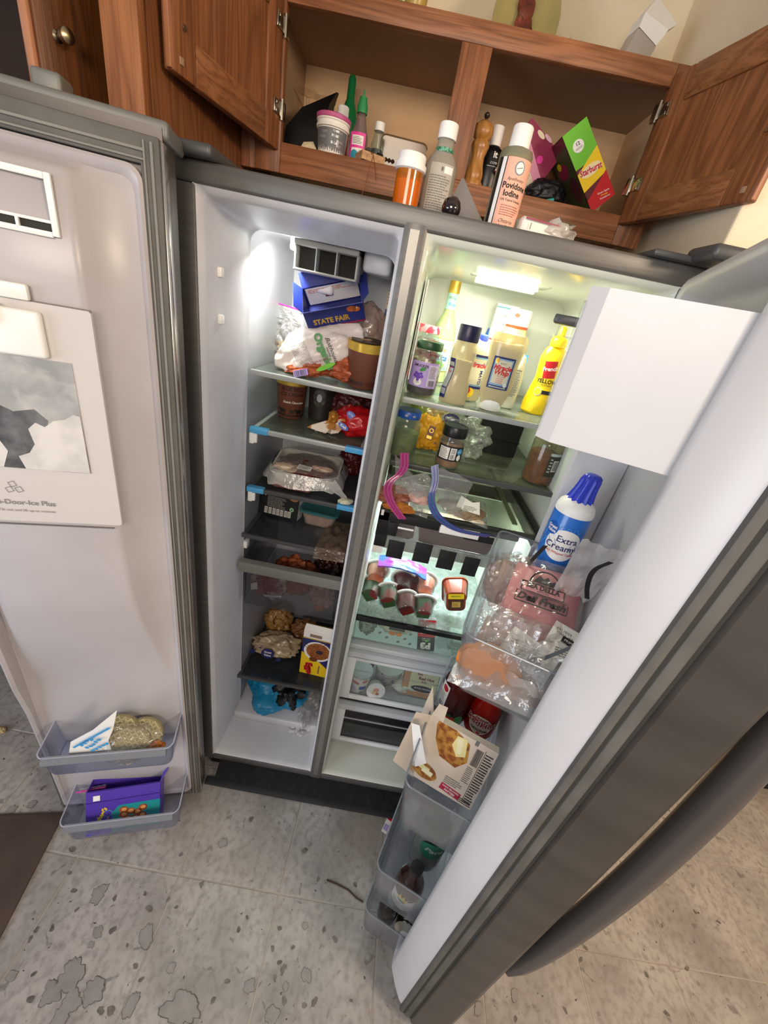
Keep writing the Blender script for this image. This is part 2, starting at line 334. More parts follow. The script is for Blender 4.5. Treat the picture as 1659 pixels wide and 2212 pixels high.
for i in range(-4, 10):
    for j in range(-4, 4):
        x0, y0 = tx + i * T, ty + j * T
        if x0 > 2.6 or y0 > .7: continue
        if tile_me is None:
            o = B().box((.0022), T - .0022, .0022, T - .0022, -.0035, 0, .001, 1).done('tile', fm, floor, smooth=False); tile_me = o.data
        else:
            o = bpy.data.objects.new('tile', tile_me); C.objects.link(o); o.parent = floor
        o.location = (x0, y0, 0)
# worn patches and spots in the sheet
wornm = M('worn_patch', '#8f8a88', .5, col2='#827e7c', scale=30, world=True); ringm = M('spot_ring', '#746d68', .5, col2='#544e4a', scale=60, world=True); brownst = M('brown_spot', '#3a1a10', .5)
def splat(x, y, r, m, seed, asp=1.0, rot=0, h=.0004, n=44):
    pts = []
    for k in range(n):
        a = 2 * PI * k / n; q = r * (1 + .45 * noise.noise(Vector((math.cos(a) * 1.3 + seed, math.sin(a) * 1.3, seed * 2.1))) + .3 * noise.noise(Vector((math.cos(a) * 3.4 + seed, math.sin(a) * 3.4, 3))) + .16 * noise.noise(Vector((math.cos(a) * 9 + seed, math.sin(a) * 9, 5))))
        px, py = q * math.cos(a) * asp, q * math.sin(a); pts.append((x + px * math.cos(rot) - py * math.sin(rot), y + px * math.sin(rot) + py * math.cos(rot), h))
    B().face(pts).done('stain', m, floor, smooth=False)
for k, (x, y, r, a, ro) in enumerate(STAINS):
    r *= .8; splat(x, y, r * 1.08, ringm, k * 1.7, a, ro, .0003 + k * .00003); splat(x, y, r, wornm, k * 1.7, a, ro, .0012 + k * .00003)
for k, (x, y, r) in enumerate(SPOTS): splat(x, y, r, ringm, k * 2.9 + 5, 1.5, k, .0004, 12)
tag(B().tube([(0.515, -.262, .003), (.55, -.268, .004), (.585, -.276, .003), (.615, -.292, .004), (.636, -.298, .003)], .0022, 6).done('twig', brownst), 'thin dark brown stick lying on the floor before the toe grille', 'twig')
mat_o = thing('floor_mat', 'flat dark brown mat lying on the floor at lower left', 'mat', (-.345, -.218, 0), (0, 0, math.radians(11)))
B().box(-.75, 0, -.9, 0, .0008, .008, .002).done('mat_sheet', M('mat_brown', '#4c3f39', .75, col2='#584a43', scale=7, bump=.1, bscale=300), mat_o)
B().box(-.75, -.0005, -.0045, -.0005, .008, .0085).done('edge_seam', M('mat_seam', '#352b27', .8), mat_o, smooth=False)
# ================================================================ cabinets
oakz = wood('oak_vertical', '#764728', '#915b36', 'z'); oakx = wood('oak_horizontal', '#835231', '#9e6743', 'x'); oaky = wood('oak_depth', '#7e4e2c', '#96623c', 'y')
oakdk = wood('oak_dark_door', '#57300f', '#6a3d1c', 'z', '#3a1d0c'); ply = M('cabinet_interior', '#dcb88e', .6, col2='#cfa97e', scale=4, stretch=(1, 1, 6), world=True); ply_shaded = M('cabinet_interior_shaded', '#a88c70', .7, col2='#967b60', scale=3, world=True)  # last tone: the interior board with shade put into its colour
cab = thing('wall_cabinet', 'oak wall cabinet above the refrigerator with both doors standing open', 'cabinet', (.46, .55, 1.84))
X0, X1, YF, YB, Z0, Z1 = -.012, .935, .40, .692, 1.826, 2.144
def wp(bx, n, m, lab=None, **k): return bx.done(n, m, cab, world=True, label=lab, **k)
wp(B().box(X0, X0 + .062, YF - .02, YF, Z0, Z1, .002), 'stile', oakz); wp(B().box(X1 - .062, X1, YF - .02, YF, Z0, Z1, .002), 'stile', oakz)
wp(B().box(.422, .488, YF - .02, YF, 1.884, 2.107, .002), 'stile', oakz)
wp(B().box(X0 + .062, X1 - .062, YF - .02, YF, 2.107, Z1, .002), 'rail', oakx); wp(B().box(X0 + .062, X1 - .062, YF - .02, YF, Z0, 1.884, .002), 'rail', oakx)
wp(B().box(X0 + .01, X0 + .022, YF, YB, Z0 + .01, Z1 - .005), 'side_panel', ply_shaded); wp(B().box(X1 - .022, X1 - .01, YF, YB, Z0 + .01, Z1 - .005), 'side_panel', ply)
wp(B().box(X0 + .022, X1 - .022, YF, YB, 1.872, 1.884), 'cabinet_floor', ply); wp(B().box(X0 + .022, X1 - .022, YF, YB, 2.128, 2.139), 'cabinet_top', ply_shaded)
wp(B().box(X0 + .022, X1 - .022, YB - .006, YB, 1.884, 2.128), 'back_panel', ply)
def cab_door(hx, hy, fx, fy, z0, z1, mirror, knob):
    """a frame and panel door standing open, hinge edge to free edge"""
    d = Vector((fx - hx, fy - hy, 0)); w = d.length; d.normalize(); n = Vector((d.y, -d.x, 0)) * mirror   # n points to the door's front face
    def R(a, b, c, e, t0, t1):
        mt = Matrix((d, n, Vector((0, 0, 1)))).transposed().to_4x4(); mt.translation = Vector((hx, hy, 0)) + d * (a + b) / 2 + n * (t0 + t1) / 2 + Vector((0, 0, (c + e) / 2))
        return mt, b - a, t1 - t0, e - c
    dr = B().obox(*R(.05, w - .05, z0 + .05, z1 - .05, .004, .012), bev=0).done('door', oakz, cab, world=True)
    for a, b in ((0, .056), (w - .056, w)): B().obox(*R(a, b, z0, z1, 0, .019), bev=.004).done('stile', oakz, dr, world=True)
    for a, b in ((z0, z0 + .056), (z1 - .056, z1)): B().obox(*R(.056, w - .056, a, b, 0, .019), bev=.004).done('rail', oaky, dr, world=True)
    B().obox(*R(w - .002, w + .004, z0 + .002, z1 - .002, .002, .012), bev=.002).done('edge_profile', wood('oak_light_edge', '#a36c4a', '#b98060', 'z', '#8a5334'), dr, world=True)
    for zz in (z0 + .072, z1 - .06):
        b = B(); b.obox(*R(-.004, .030, zz - .012, zz + .012, -.004, 0), bev=.001); b.obox(*R(-.016, .0, zz - .016, zz + .016, -.006, .002), bev=.002)
        b.tube([Vector((hx, hy, zz - .018)) - n * .004, Vector((hx, hy, zz + .018)) - n * .004], .0042, 10)
        for s in (-.007, .007): b.obox(*R(.018, .024, zz + s - .003, zz + s + .003, -.0055, -.003), bev=.001)
        b.done('hinge', K['chrome'], dr, world=True)
    for zz in (z0 + .018, z1 - .018): B().obox(*R(w - .024, w - .014, zz - .005, zz + .005, -.002, 0), bev=.001).done('bumper', M('felt_bumper', '#a08064', .8), dr, world=True)
    if knob:
        p = Vector((hx, hy, 0)) + d * (w - .028) + Vector((0, 0, z0 + knob)); b = B()
        b.tube([p + n * .018, p + n * .024, p + n * .030, p + n * .036, p + n * .043, p + n * .046], [.009, .005, .005, .015, .014, .004], 14); b.done('knob', K['brass'], dr, world=True)
        B().tube([p - n * .001, p - n * .003], .004, 10).done('knob_screw', K['chrome'], dr, world=True)
    return dr
cab_door(.046, .378, -.022, .052, 1.866, 2.13, 1, .06)
cab_door(.868, .378, .957, .072, 1.866, 2.125, -1, .10)
# tall side panel left of the refrigerator and the neighbouring wall cupboard
sp = thing('side_panel', 'tall oak panel standing between refrigerator and left cupboard', 'panel', (-.06, .3, 0))
B().box(-.068, -.047, .012, .695, 0, 2.55).done('panel_board', oakz, sp, world=True)
B().box(-.098, -.040, -.006, .012, 0, 2.55, .003).done('front_stile', wood('oak_stile', '#824e28', '#9c6238', 'z'), sp, world=True)
B().box(-.0475, -.043, .012, .018, 0, 2.55, .001).done('bead', oakz, sp, world=True); B().box(-.0475, -.044, .024, .027, 0, 2.55, .001).done('bead', oakz, sp, world=True)
B().box(-.047, -.012, .385, .40, 1.826, 2.5, .002).done('filler_strip', oakz, sp, world=True)
cup = thing('left_cupboard', 'dark oak cupboard at upper left with one door ajar', 'cabinet', (-.6, .35, 1.3))
cd = M('cupboard_inside', '#2c1a10', .8, col2='#382216', scale=5, world=True)
def cp(bx, n, m, par=None): return bx.done(n, m, par or cup, world=True)
cp(B().box(-1.3, -.105, .66, .692, 1.3, 2.5), 'back_panel', cd); cp(B().box(-1.3, -.105, .20, .66, 1.30, 1.32), 'shelf', cd); cp(B().box(-1.3, -.105, .18, .66, 1.70, 1.718), 'shelf', cd)
cp(B().box(-.118, -.1, .205, .66, 1.3, 2.5), 'side_panel', cd); cp(B().box(-1.3, -.105, .20, .66, 2.5, 2.52), 'cupboard_top', cd)
cp(B().box(-.165, -.1, .188, .204, 1.3, 2.5, .002), 'stile', oakdk)
# its door stands open: hinge at right, free edge towards the viewer
hx, hy, fx, fy = -.112, .185, -.2, -.012
d = Vector((fx - hx, fy - hy, 0)); w = .22; d.normalize(); n = Vector((-d.y, d.x, 0))
def CR(a, b, c, e, t0, t1):
    mt = Matrix((d, n, Vector((0, 0, 1)))).transposed().to_4x4(); mt.translation = Vector((hx, hy, 0)) + d * (a + b) / 2 + n * (t0 + t1) / 2 + Vector((0, 0, (c + e) / 2)); return mt, b - a, t1 - t0, e - c
if n.x < 0: n = -n
ld = cp(B().obox(*CR(.05, w - .05, 1.35, 2.43, .004, .012)), 'door', oakdk)
for a, b in ((0, .056), (w - .056, w)): cp(B().obox(*CR(a, b, 1.3, 2.48, 0, .02), bev=.004), 'stile', oakdk, ld)
for a, b in ((1.3, 1.36), (2.42, 2.48)): cp(B().obox(*CR(.05, w - .05, a, b, 0, .02), bev=.004), 'rail', oakdk, ld)
cp(B().obox(*CR(w - .001, w + .010, 1.302, 2.478, .001, .016), bev=.004), 'edge_profile', wood('oak_light_edge', '#a36c4a', '#b98060', 'z'), ld)
p = Vector((hx, hy, 1.86)) + d * (w - .03)
cp(B().tube([p + n * .019, p + n * .022, p + n * .032, p + n * .038, p + n * .046, p + n * .049], [.009, .0045, .004, .010, .0095, .003], 16), 'knob', K['brass'], ld)
pk = thing('paper_packet', 'white printed packet on the shelf of the dark left cupboard', 'packet', (-.44, .34, 1.719), (0, 0, .25))
b = B().box(-.07, .07, -.02, .02, 0, .135, .008, 3); b.jitter(.003); b.done('packet_body', K['paper'], pk)
a = Art(plane((0, -.0215, 0), (1, 0, 0), (0, 0, 1))); a.lines(-.06, .06, .03, .12, 7, K['greytxt'], 8); a.rect(-.05, -.02, .02, .045, K['red'], 9); a.ell(.03, .1, .012, .02, K['red'], 9); a.done(pk)
db = thing('base_cupboard', 'dark wooden base cupboard at the far right edge', 'cabinet', (2.5, .2, 0))
B().box(2.36, 2.54, .30, .66, .09, .88, .004).done('carcass', oakdk, db, world=True); B().box(2.40, 2.54, .33, .66, 0, .09).done('toe_kick', K['black'], db, world=True); B().box(2.34, 2.359, .31, .65, .12, .84, .004).done('door', oakdk, db, world=True)
lb = thing('pantry_base', 'lower dark cupboard on the floor behind the open freezer door', 'cabinet', (-.7, .4, 0))
B().box(-1.3, -.11, .20, .66, .09, 1.29, .004).done('carcass', oakdk, lb, world=True); B().box(-1.3, -.11, .23, .66, 0, .09).done('toe_kick', K['black'], lb, world=True)
for q in (-1.28, -.70): B().box(q, q + .56, .178, .199, .13, 1.26, .004).done('door', oakdk, lb, world=True)
# ================================================================ the refrigerator
fr = thing('refrigerator', 'grey side-by-side refrigerator with both doors wide open and full shelves', 'refrigerator', (.454, .32, 0))
FRI = dict(parent=fr, world=True)
def fp(b, n, m, par=None, **k): return b.done(n, m, par or fr, world=True, **k)
FW, FH = .908, 1.75; xa, xb, xc, xd, zt, zb = .033, .391, .432, .875, 1.718, .077
fp(B().box(0, .012, .012, .64, .03, FH, .003).box(FW - .012, FW, .012, .64, .03, FH, .003).box(0, FW, .012, .64, FH - .010, FH, .003).box(0, FW, .628, .64, .03, FH).box(0, FW, .012, .64, .03, .045), 'case', K['steel'])
fp(B().box(0, FW, -.004, .014, zt, FH, .005, 3).box(0, xa, -.002, .012, .05, zt, .003).box(xd, FW, -.002, .012, .05, zt, .003).box(xa, xd, -.001, .012, .050, zb, .002), 'front_frame', K['steel'])
b = B(); b.loft([[(xb, .010, z), (xb + .001, -.003, z), (xb + .008, -.006, z), (xc - .008, -.006, z), (xc - .001, -.003, z), (xc, .010, z)] for z in (zb - .02, zt + .008)]); fp(b, 'divider', K['steel'])
fp(B().box(xb + .012, xb + .028, -.0072, -.0055, zb, zt), 'divider_strip', M('steel_band', '#84817c', .35, .4))
def rrect(x0, x1, z0, z1, r, y, n=5):
    P = []
    for cx, cz, a0 in ((x1 - r, z1 - r, 0), (x0 + r, z1 - r, PI / 2), (x0 + r, z0 + r, PI), (x1 - r, z0 + r, 3 * PI / 2)):
        for k in range(n + 1):
            a = a0 + PI / 2 * k / n; P.append((cx + r * math.cos(a), y, cz + r * math.sin(a)))
    return P
b = B(); b.loft([rrect(xa - .004, xb + .004, zb - .004, zt + .004, .006, -.001), rrect(xa + .006, xb - .004, zb + .003, zt - .008, .010, .006), rrect(xa + .009, xb - .006, zb + .004, zt - .012, .012, .02), rrect(.050, .379, zb + .008, 1.694, .022, .185), rrect(.055, .377, zb + .008, 1.690, .028, .195), rrect(.050, .380, zb + .008, 1.697, .03, .205), rrect(.060, .377, zb + .010, 1.690, .03, .53)], True, False, True)
fp(b, 'freezer_liner', K['liner'], ang=.9)
fp(B().box(.047, .382, .140, .53, zb + .005, .118, .010, 3), 'liner_step', K['liner'])
b = B(); b.loft([rrect(xc - .004, xd + .004, zb - .004, zt + .004, .006, -.001), rrect(xc + .004, xd - .006, zb + .003, zt - .008, .010, .006), rrect(xc + .006, xd - .008, zb + .004, zt - .012, .02, .02), rrect(.446, .868, zb + .008, 1.700, .03, .18), rrect(.452, .866, zb + .010, 1.694, .03, .53)], True, False, True)
fp(b, 'fridge_liner', M('fridge_liner_plastic', '#dfe2da', .22, 0, '#d6dad0', 4, world=True), ang=.9)
for zz in (1.60, 1.515):
    o = fp(B().box(.036, .0405, .052, .078, zz - .017, zz + .017, .003), 'door_switch', K['white']); fp(B().box(.0395, .052, .058, .072, zz - .014, zz + .004, .003), 'button', K['white'], o)
# freezer ice-maker housing with grille
gr = fp(B().box(.142, .146, .232, .46, 1.634, 1.690, .001).box(.284, .289, .232, .46, 1.634, 1.690, .001).box(.142, .289, .222, .46, 1.680, 1.692, .003).box(.142, .289, .226, .46, 1.630, 1.635, .002), 'air_duct', M('duct_grey', '#a3a19c', .45))
fp(B().box(.146, .285, .262, .263, 1.634, 1.680), 'duct_opening', M('duct_shadow', '#26241f', .8), gr)
for x in (.192, .239): fp(B().box(x - .0012, x + .0012, .230, .262, 1.634, 1.680), 'duct_fin', K['lgrey'], gr)
fp(B().box(.150, .225, .30, .37, 1.592, 1.632, .008, 3), 'duct_foot', K['white']); fp(B().box(.296, .362, .25, .40, 1.655, 1.70, .010, 3), 'water_filter_cover', K['liner'])
fp(B().box(.128, .139, .24, .28, 1.668, 1.694, .004), 'lamp', M('lamp_glow', '#fbfff0', .4, emit=9))
fp(B().box(.56, .70, .232, .238, 1.686, 1.694, .002).box(.56, .70, .258, .270, 1.682, 1.694, .002), 'lamp', M('lamp_and_reflection_glow', '#fbffd8', .4, emit=9))  # two glowing bars: the lamp and its reflection in the liner ceiling
fp(B().box(.545, .725, .215, .28, 1.6945, 1.703, .004), 'lamp_housing', K['clear'])
fp(B().box(.50, .83, .32, .332, 1.128, 1.142, .003), 'lamp', M('lamp_glow_cool', '#dffff4', .4, emit=6))
b = B().box(.4495, .453, .12, .26, 1.46, 1.66, .003); fp(b, 'side_vent_cover', K['white'])
Art(plane((.4535, .19, 1.60), (0, 1, 0), (0, 0, 1), (1, 0, 0))).text('eFreshFlow', 0, .01, .013, K['silver'], 1).done(fr, 'vent_lettering', world=True)
# shelves
def shelf(x0, x1, yf, yb, z, mat=None, trim=None, clips=False, glass_t=.005, side=True):
    s = fp(B().box(x0, x1, yf + .004, yb, z - glass_t - .001, z - .001, .001), 'glass_shelf', mat or K['shelfglass'])
    fp(B().box(x0 - .002, x1 + .002, yf, yf + .010, z - .012, z + .001, .002), 'front_trim', trim or K['trim'], s)
    if side:
        for q in (x0, x1 - .012): fp(B().box(q, q + .012, yf + .01, yb, z - .010, z, .002), 'side_trim', trim or K['trim'], s)
    if clips:
        for q, w in ((x0 - .003, .05), (x1 - .050, .053)): fp(B().box(q, q + w, yf - .002, yf + .018, z - .013, z + .0025, .002), 'blue_tape', K['clip'], s, label='blue tape on the shelf corner')
    return s
shelf(.062, .374, .195, .52, 1.396, trim=K['trim'], side=False)
shelf(.066, .374, .195, .52, 1.246, K['dshelf'], K['trim'], True)
shelf(.062, .374, .195, .52, 1.068, K['smoke'], K['dtrim'], True)
shelf(.054, .374, .18, .52, .915, K['smoke'], K['dtrim'])
shelf(.050, .374, .17, .52, .290, K['smoke'], K['dtrim'])
for z in (1.20, 1.02): fp(B().box(.060, .074, .20, .235, z, z + .035, .003).box(.070, .082, .20, .21, z + .004, z + .03, .002), 'shelf_bracket', K['white'])
fp(B().box(.056, .068, .186, .21, .86, .885, .002), 'shelf_bracket', K['white'])
# freezer drawer
smk = film('drawer_smoke', '#dadbdd', '#77797c', .07, .15)
dw = fp(B().box(.075, .366, .165, .170, .655, .80, .002).box(.066, .070, .17, .50, .66, .84, .001).box(.371, .375, .17, .50, .66, .84, .001).box(.07, .372, .17, .50, .655, .659, .001), 'freezer_drawer', smk)
b = B(); b.loft([[(x, .170, .835), (x, .150, .833), (x, .145, .818), (x, .150, .798), (x, .168, .790), (x, .172, .81)] for x in (.058, .382)]); fp(b, 'drawer_handle', M('drawer_handle_grey', '#75756f', .4), dw)
# fridge shelves
shelf(.450, .866, .110, .52, 1.422, K['shelfglass'], K['trim'], side=False)
shelf(.450, .866, .120, .52, 1.262, K['dshelf'], K['dtrim'], side=False)
s3 = shelf(.450, .864, .055, .52, 1.165, K['dshelf'], M('frame_dark', '#33342f', .4))
fp(B().box(.79, .805, .10, .50, 1.1645, 1.168, .001), 'metal_rail', M('green_metal_rail', '#7f876e', .35, .5), s3)
fp(B().box(.842, .864, .05, .50, 1.130, 1.168, .003), 'side_rail', K['black'], s3)
# deli drawer front with black squares and strips
fp(B().box(.46, .856, .28, .37, 1.146, 1.152, .002), 'added_lamp_blocker', K['dtrim'])  # opaque panel added to keep the lamp's glow from showing through the shelf
md = fp(B().box(.452, .80, .052, .056, 1.048, 1.150, .002), 'deli_drawer', film('drawer_clear', '#c9c5c4', '#9b9694', .22, .12))
fp(B().box(.450, .80, .044, .058, 1.146, 1.158, .002), 'drawer_rim', K['dtrim'], md); fp(B().box(.448, .80, .046, .053, 1.082, 1.087, .001), 'drawer_lip', K['clear'], md)
bt = M('black_patch', '#0d0d0e', .6)
for x, z, w, h in ((.507, 1.056, .042, .052), (.577, 1.062, .044, .058), (.641, 1.055, .043, .056), (.706, 1.049, .040, .056), (.464, 1.078, .030, .040)):
    fp(B().box(x - w / 2, x + w / 2, .041, .0435, z - h / 2, z + h / 2, .0005), 'black_square', bt, md)
for x0, x1, z0, z1 in ((.448, .600, 1.136, 1.160), (.448, .474, 1.092, 1.168), (.474, .50, 1.096, 1.134), (.665, .74, 1.128, 1.146)): fp(B().box(x0, x1, .038, .042, z0, z1, .001), 'dark_strip', bt, md)
for x0, x1, z0, z1 in ((.452, .459, 1.150, 1.165), (.602, .70, 1.134, 1.156), (.448, .474, 1.040, 1.060), (.50, .54, 1.122, 1.127)): fp(B().box(x0, x1, .036, .038, z0, z1, .0005), 'white_strip', K['white'], md)
fp(B().box(.452, .80, .06, .40, 1.046, 1.050, .001), 'drawer_floor', K['clear'], md)
# deli shelf above the crispers
ds = fp(B().box(.447, .865, .125, .50, .738, .744, .002), 'crisper_cover', K['frosty'])
fp(B().box(.443, .868, .110, .124, .728, .746, .003), 'front_trim', K['black'], ds)
fp(B().box(.443, .868, .116, .121, .640, .728, .001), 'cover_front', film('cover_front', '#f4f9f6', '#d2dfd8', .05, .08), ds)
Art(plane((0, .30, .7445), (1, 0, 0), (0, 1, 0), (0, 0, 1))).rect(.52, .62, -.08, .02, M('sheet_blue', '#7fc3de', .5), 0).rect(.54, .60, -.03, .02, K['paper'], 1).done(ds, 'printed_sheet', world=True)
fp(B().box(.437, .869, .096, .130, .622, .642, .005, 3), 'cover_rail', K['lgrey'], ds)
def crisper(z0, z1, wz0, wz1, full):
    wht = M('crisper_frame', '#dfe1e4', .35)
    d = fp(B().box(.434, .472, .10, .110, z0, z1, .003).box(.835, .869, .10, .110, z0, z1, .003).box(.47, .836, .10, .110, wz1, z1, .003).box(.47, .836, .10, .110, z0, wz0, .003), 'crisper_drawer', wht)
    b = B(); b.loft([[(x, .102, z1 + .004), (x, .086, z1 + .002), (x, .080, z1 - .012), (x, .088, z1 - .026), (x, .101, z1 - .030)] for x in (.434, .869)]); fp(b, 'drawer_handle', K['lgrey'], d)
    fp(B().box(.468, .840, .108, .112, wz0 - .004, wz1 + .004, .001), 'drawer_window', K['clear'] if full else M('dark_window', '#17171b', .12), d)
    fp(B().box(.47, .838, .1045, .1085, wz1 - .052, wz1 - .047, .001), 'window_lip', K['clear'] if full else K['silver'], d)
    fp(B().box(.44, .866, .112, .48, z0 + .002, z0 + .006).box(.44, .444, .112, .48, z0, z1 - .02).box(.862, .866, .112, .48, z0, z1 - .02), 'drawer_tub', M('tub_grey', '#b8babc', .5), d)
    return d
crisper(.375, .618, .395, .565, True); crisper(.130, .358, .150, .312, False)
# toe grille
tg = fp(B().box(.02, .895, .010, .03, .006, .050, .002), 'toe_grille', M('grille_black', '#0d0e10', .7, spec=.25, col2='#1c1d20', scale=40, lo=.5, hi=.7, world=True))
b = B(); b.loft([[(x, .006, .049), (x, -.020, .036), (x, -.048, .012), (x, -.030, .004), (x, .010, .030)] for x in (.060, .90)]); fp(b, 'grille_slope', M('grille_black', ''), tg)
fp(B().box(.03, .905, -.066, -.040, .001, .012, .004), 'grille_lip', M('lip_dark', '#26272a', .6), tg)
# ---------------------------------------------------------------- freezer door (left), open
be = math.radians(16); H_L = Vector((.026, -.122, 0)); U_L = Vector((-math.cos(be), -math.sin(be), 0)); V_L = Vector((math.sin(be), -math.cos(be), 0))
def TL(u, v, z): return H_L + U_L * u + V_L * v + Vector((0, 0, z))      # v: towards the viewer from the door's inner face
def ML(): m = Matrix((U_L, V_L, Vector((0, 0, 1)))).transposed().to_4x4(); m.translation = H_L; return m
ML_ = ML()
def lbox(b, u0, u1, v0, v1, z0, z1, bev=0, seg=2): return b.obox(ML_ @ Matrix.Translation(((u0 + u1) / 2, (v0 + v1) / 2, (z0 + z1) / 2)), abs(u1 - u0), abs(v1 - v0), abs(z1 - z0), bev, seg)
WL = .362
prof = [(-.022, -.002), (-.026, -.05), (-.018, -.088), (.03, -.104), (.15, -.110), (.24, -.108), (.34, -.098), (WL + .006, -.08), (WL + .012, -.04), (WL + .008, -.002)]
b = B(); b.loft([[TL(u, v, z) for u, v in prof] for z in (.062, 1.755)]); ldoor = fp(b, 'freezer_door', K['dsteel'], label='steel freezer door swung open to the left')
b = B(); lbox(b, -.024, -.014, -.03, .001, .07, 1.74, .003); fp(b, 'edge_strip', M('bright_steel', '#b6b2ac', .22, .85), ldoor)
b = B()
for (u0, u1, z0, z1) in ((-.020, .006, .068, 1.742), (WL - .008, WL + .008, .068, 1.742), (0, WL, 1.708, 1.742), (0, WL, .068, .090)): lbox(b, u0, u1, .0, .008, z0, z1, .003)
fp(b, 'gasket', K['gasket'], ldoor)
b = B()
for (u0, u1, z0, z1) in ((-.012, -.008, .075, 1.735), (-.002, .001, .075, 1.735), (0, WL, 1.722, 1.726), (0, WL, 1.712, 1.715)): lbox(b, u0, u1, .007, .011, z0, z1, .001)
fp(b, 'gasket_rib', M('rib_light', '#7b7974', .5), ldoor)
def ring(u0, u1, z0, z1, r, v, n=5): return [TL(p[0], v, p[2]) for p in rrect(u0, u1, z0, z1, r, 0, n)]
b = B(); b.loft([ring(.004, WL - .004, .092, 1.706, .02, -.002), ring(.004, WL - .004, .092, 1.706, .02, .010), ring(.008, WL - .008, .096, 1.702, .02, .014), ring(.014, WL - .014, .102, 1.694, .018, .010), ring(.018, WL - .018, .108, 1.69, .018, .004)], True, False, False)
fp(b, 'liner_rim', K['dliner'], ldoor)
# inner liner: broad panel bulging out above, sweeping back to the wall behind the bins
def lv(z):
    if z > .98: return .046
    if z > .60: t = (.98 - z) / .38; t = t * t * (3 - 2 * t); return .046 * (1 - t) + .002 * t
    return .002
zs = [.10, .3, .5, .58, .62, .66, .70, .74, .78, .82, .86, .90, .94, .98, 1.02, 1.1, 1.126, 1.13, 1.3, 1.55, 1.672, 1.682, 1.692]
def side(z):  # right edge of the raised panel
    if z > 1.12: return .075
    if z > .62: t = (1.12 - z) / .50; return .075 - .060 * t * t
    return .012
rings = []
for z in zs:
    v = lv(z); 
    if z > 1.67: v = .046 - (z - 1.67) * 1.9
    e = side(z); er = .012 if z < .62 else .02
    rings.append([TL(.006, .003, z), TL(min(e - .003, .012), .004, z), TL(e, max(v * .55, .002), z), TL(e + .006, v * .92 + .0005, z), TL(e + .016, v + .001, z), TL(.2, v + .002, z), TL(WL - e * .6 - .02, v + .001, z), TL(WL - e * .6 - .006, v * .9, z), TL(WL - .010, .004, z), TL(WL - .004, .003, z)])
b = B(); b.loft(rings, False); b.solid(-.002); fp(b, 'door_liner', K['dliner'], ldoor, ang=1.2)
# thick free-side wall of the lower liner
b = B(); b.loft([[TL(WL - .014, .001, z), TL(WL - .002, .001, z), TL(WL - .002, .012 + q, z), TL(WL - .008, .016 + q, z), TL(WL - .014, .012 + q, z)] for z, q in ((.1, .0), (.35, .005), (.55, .012), (.66, .025), (.8, .030), (1.0, .02))]); fp(b, 'liner_side', K['dliner'], ldoor)
# ice-maker access window, handle and bucket cover
b = B()
for (u0, u1, z0, z1) in ((.10, .108, 1.598, 1.668), (.108, .25, 1.660, 1.668), (.108, .25, 1.596, 1.603), (.108, .25, 1.612, 1.616), (.145, .149, 1.60, 1.614), (.185, .189, 1.60, 1.614), (.225, .229, 1.60, 1.614)): lbox(b, u0, u1, .048, .053, z0, z1, .001)
wf = fp(b, 'ice_window', K['white'], ldoor)
b = B(); lbox(b, .108, .26, .047, .0485, 1.603, 1.613); fp(b, 'window_slot', M('slot_dark', '#2a2925', .8), ldoor)
b = B(); b.loft([[TL(u, .0475, z), TL(u, .053, z), TL(u, .053 + .001, z2), TL(u, .0475, z2)] for u, z, z2 in ((.076, 1.142, 1.508), (.079, 1.139, 1.511), (.30, 1.139, 1.511))]); bc = fp(b, 'bucket_cover', M('bucket_cover', '#cbc6c4', .22), ldoor)
b = B(); lbox(b, .075, .30, .053, .0535, 1.509, 1.513); fp(b, 'cover_seam', M('seam_grey', '#6c6a6a', .5), ldoor); b = B(); lbox(b, .09, .32, .052, .0542, 1.131, 1.133); fp(b, 'cover_seam', M('seam_grey', ''), ldoor)
b = B(); lbox(b, .148, .34, .053, .062, 1.512, 1.533, .003); lbox(b, .138, .20, .053, .066, 1.435, 1.500, .005, 3); lbox(b, .20, .34, .053, .060, 1.435, 1.462, .004); b.tube([TL(.190, .066, 1.505), TL(.192, .068, 1.485), TL(.205, .069, 1.470), TL(.24, .069, 1.468), TL(.34, .069, 1.468)], .006, 8); fp(b, 'bucket_latch', K['white'], ldoor)
b = B(); lbox(b, .20, .30, .0535, .0545, 1.470, 1.505, 0); fp(b, 'latch_recess', K['dtrim'], ldoor)
lw = bpy.data.materials.new('ice_window_picture'); lw.use_nodes = True; nt = lw.node_tree; bs = nt.nodes['Principled BSDF']; bs.inputs['Roughness'].default_value = .16
gp = nn(nt, 'ShaderNodeNewGeometry').outputs['Position']; L = nt.links.new
n1 = nz(9, 5, .8); c = mixc(rampn(n1, .40, .60, 0, 1), '#5d5f62', '#c9c7c5'); 
sx = nn(nt, 'ShaderNodeSeparateXYZ'); L(gp, sx.inputs[0]); up = rampn(sx.outputs['Z'], 1.30, 1.36, 0, .75); c = mixc(up, c, '#a3a5a6'); n2 = nz(24, 4, .5); c = mixc(rampn(n2, .5, .75, 0, .5), c, '#d6d4d2'); L(c, bs.inputs['Base Color'])
a = Art(lambda s, t, h: TL(-s, .0541 + h, t)); ic = M('ice_print', '#bdbbb9', .2, col2='#d8d6d3', scale=22, lo=.3, hi=.6, world=True); idk = M('ice_shadow', '#4c4d50', .2, col2='#77797b', scale=30, lo=.35, hi=.65, world=True)
a.rect(-.30, -.112, 1.245, 1.432, lw, 1).poly([(-.30, 1.246), (-.30, 1.40), (-.262, 1.392), (-.240, 1.362), (-.205, 1.345), (-.176, 1.352), (-.160, 1.335), (-.170, 1.300), (-.190, 1.270), (-.196, 1.246)], idk, 3)
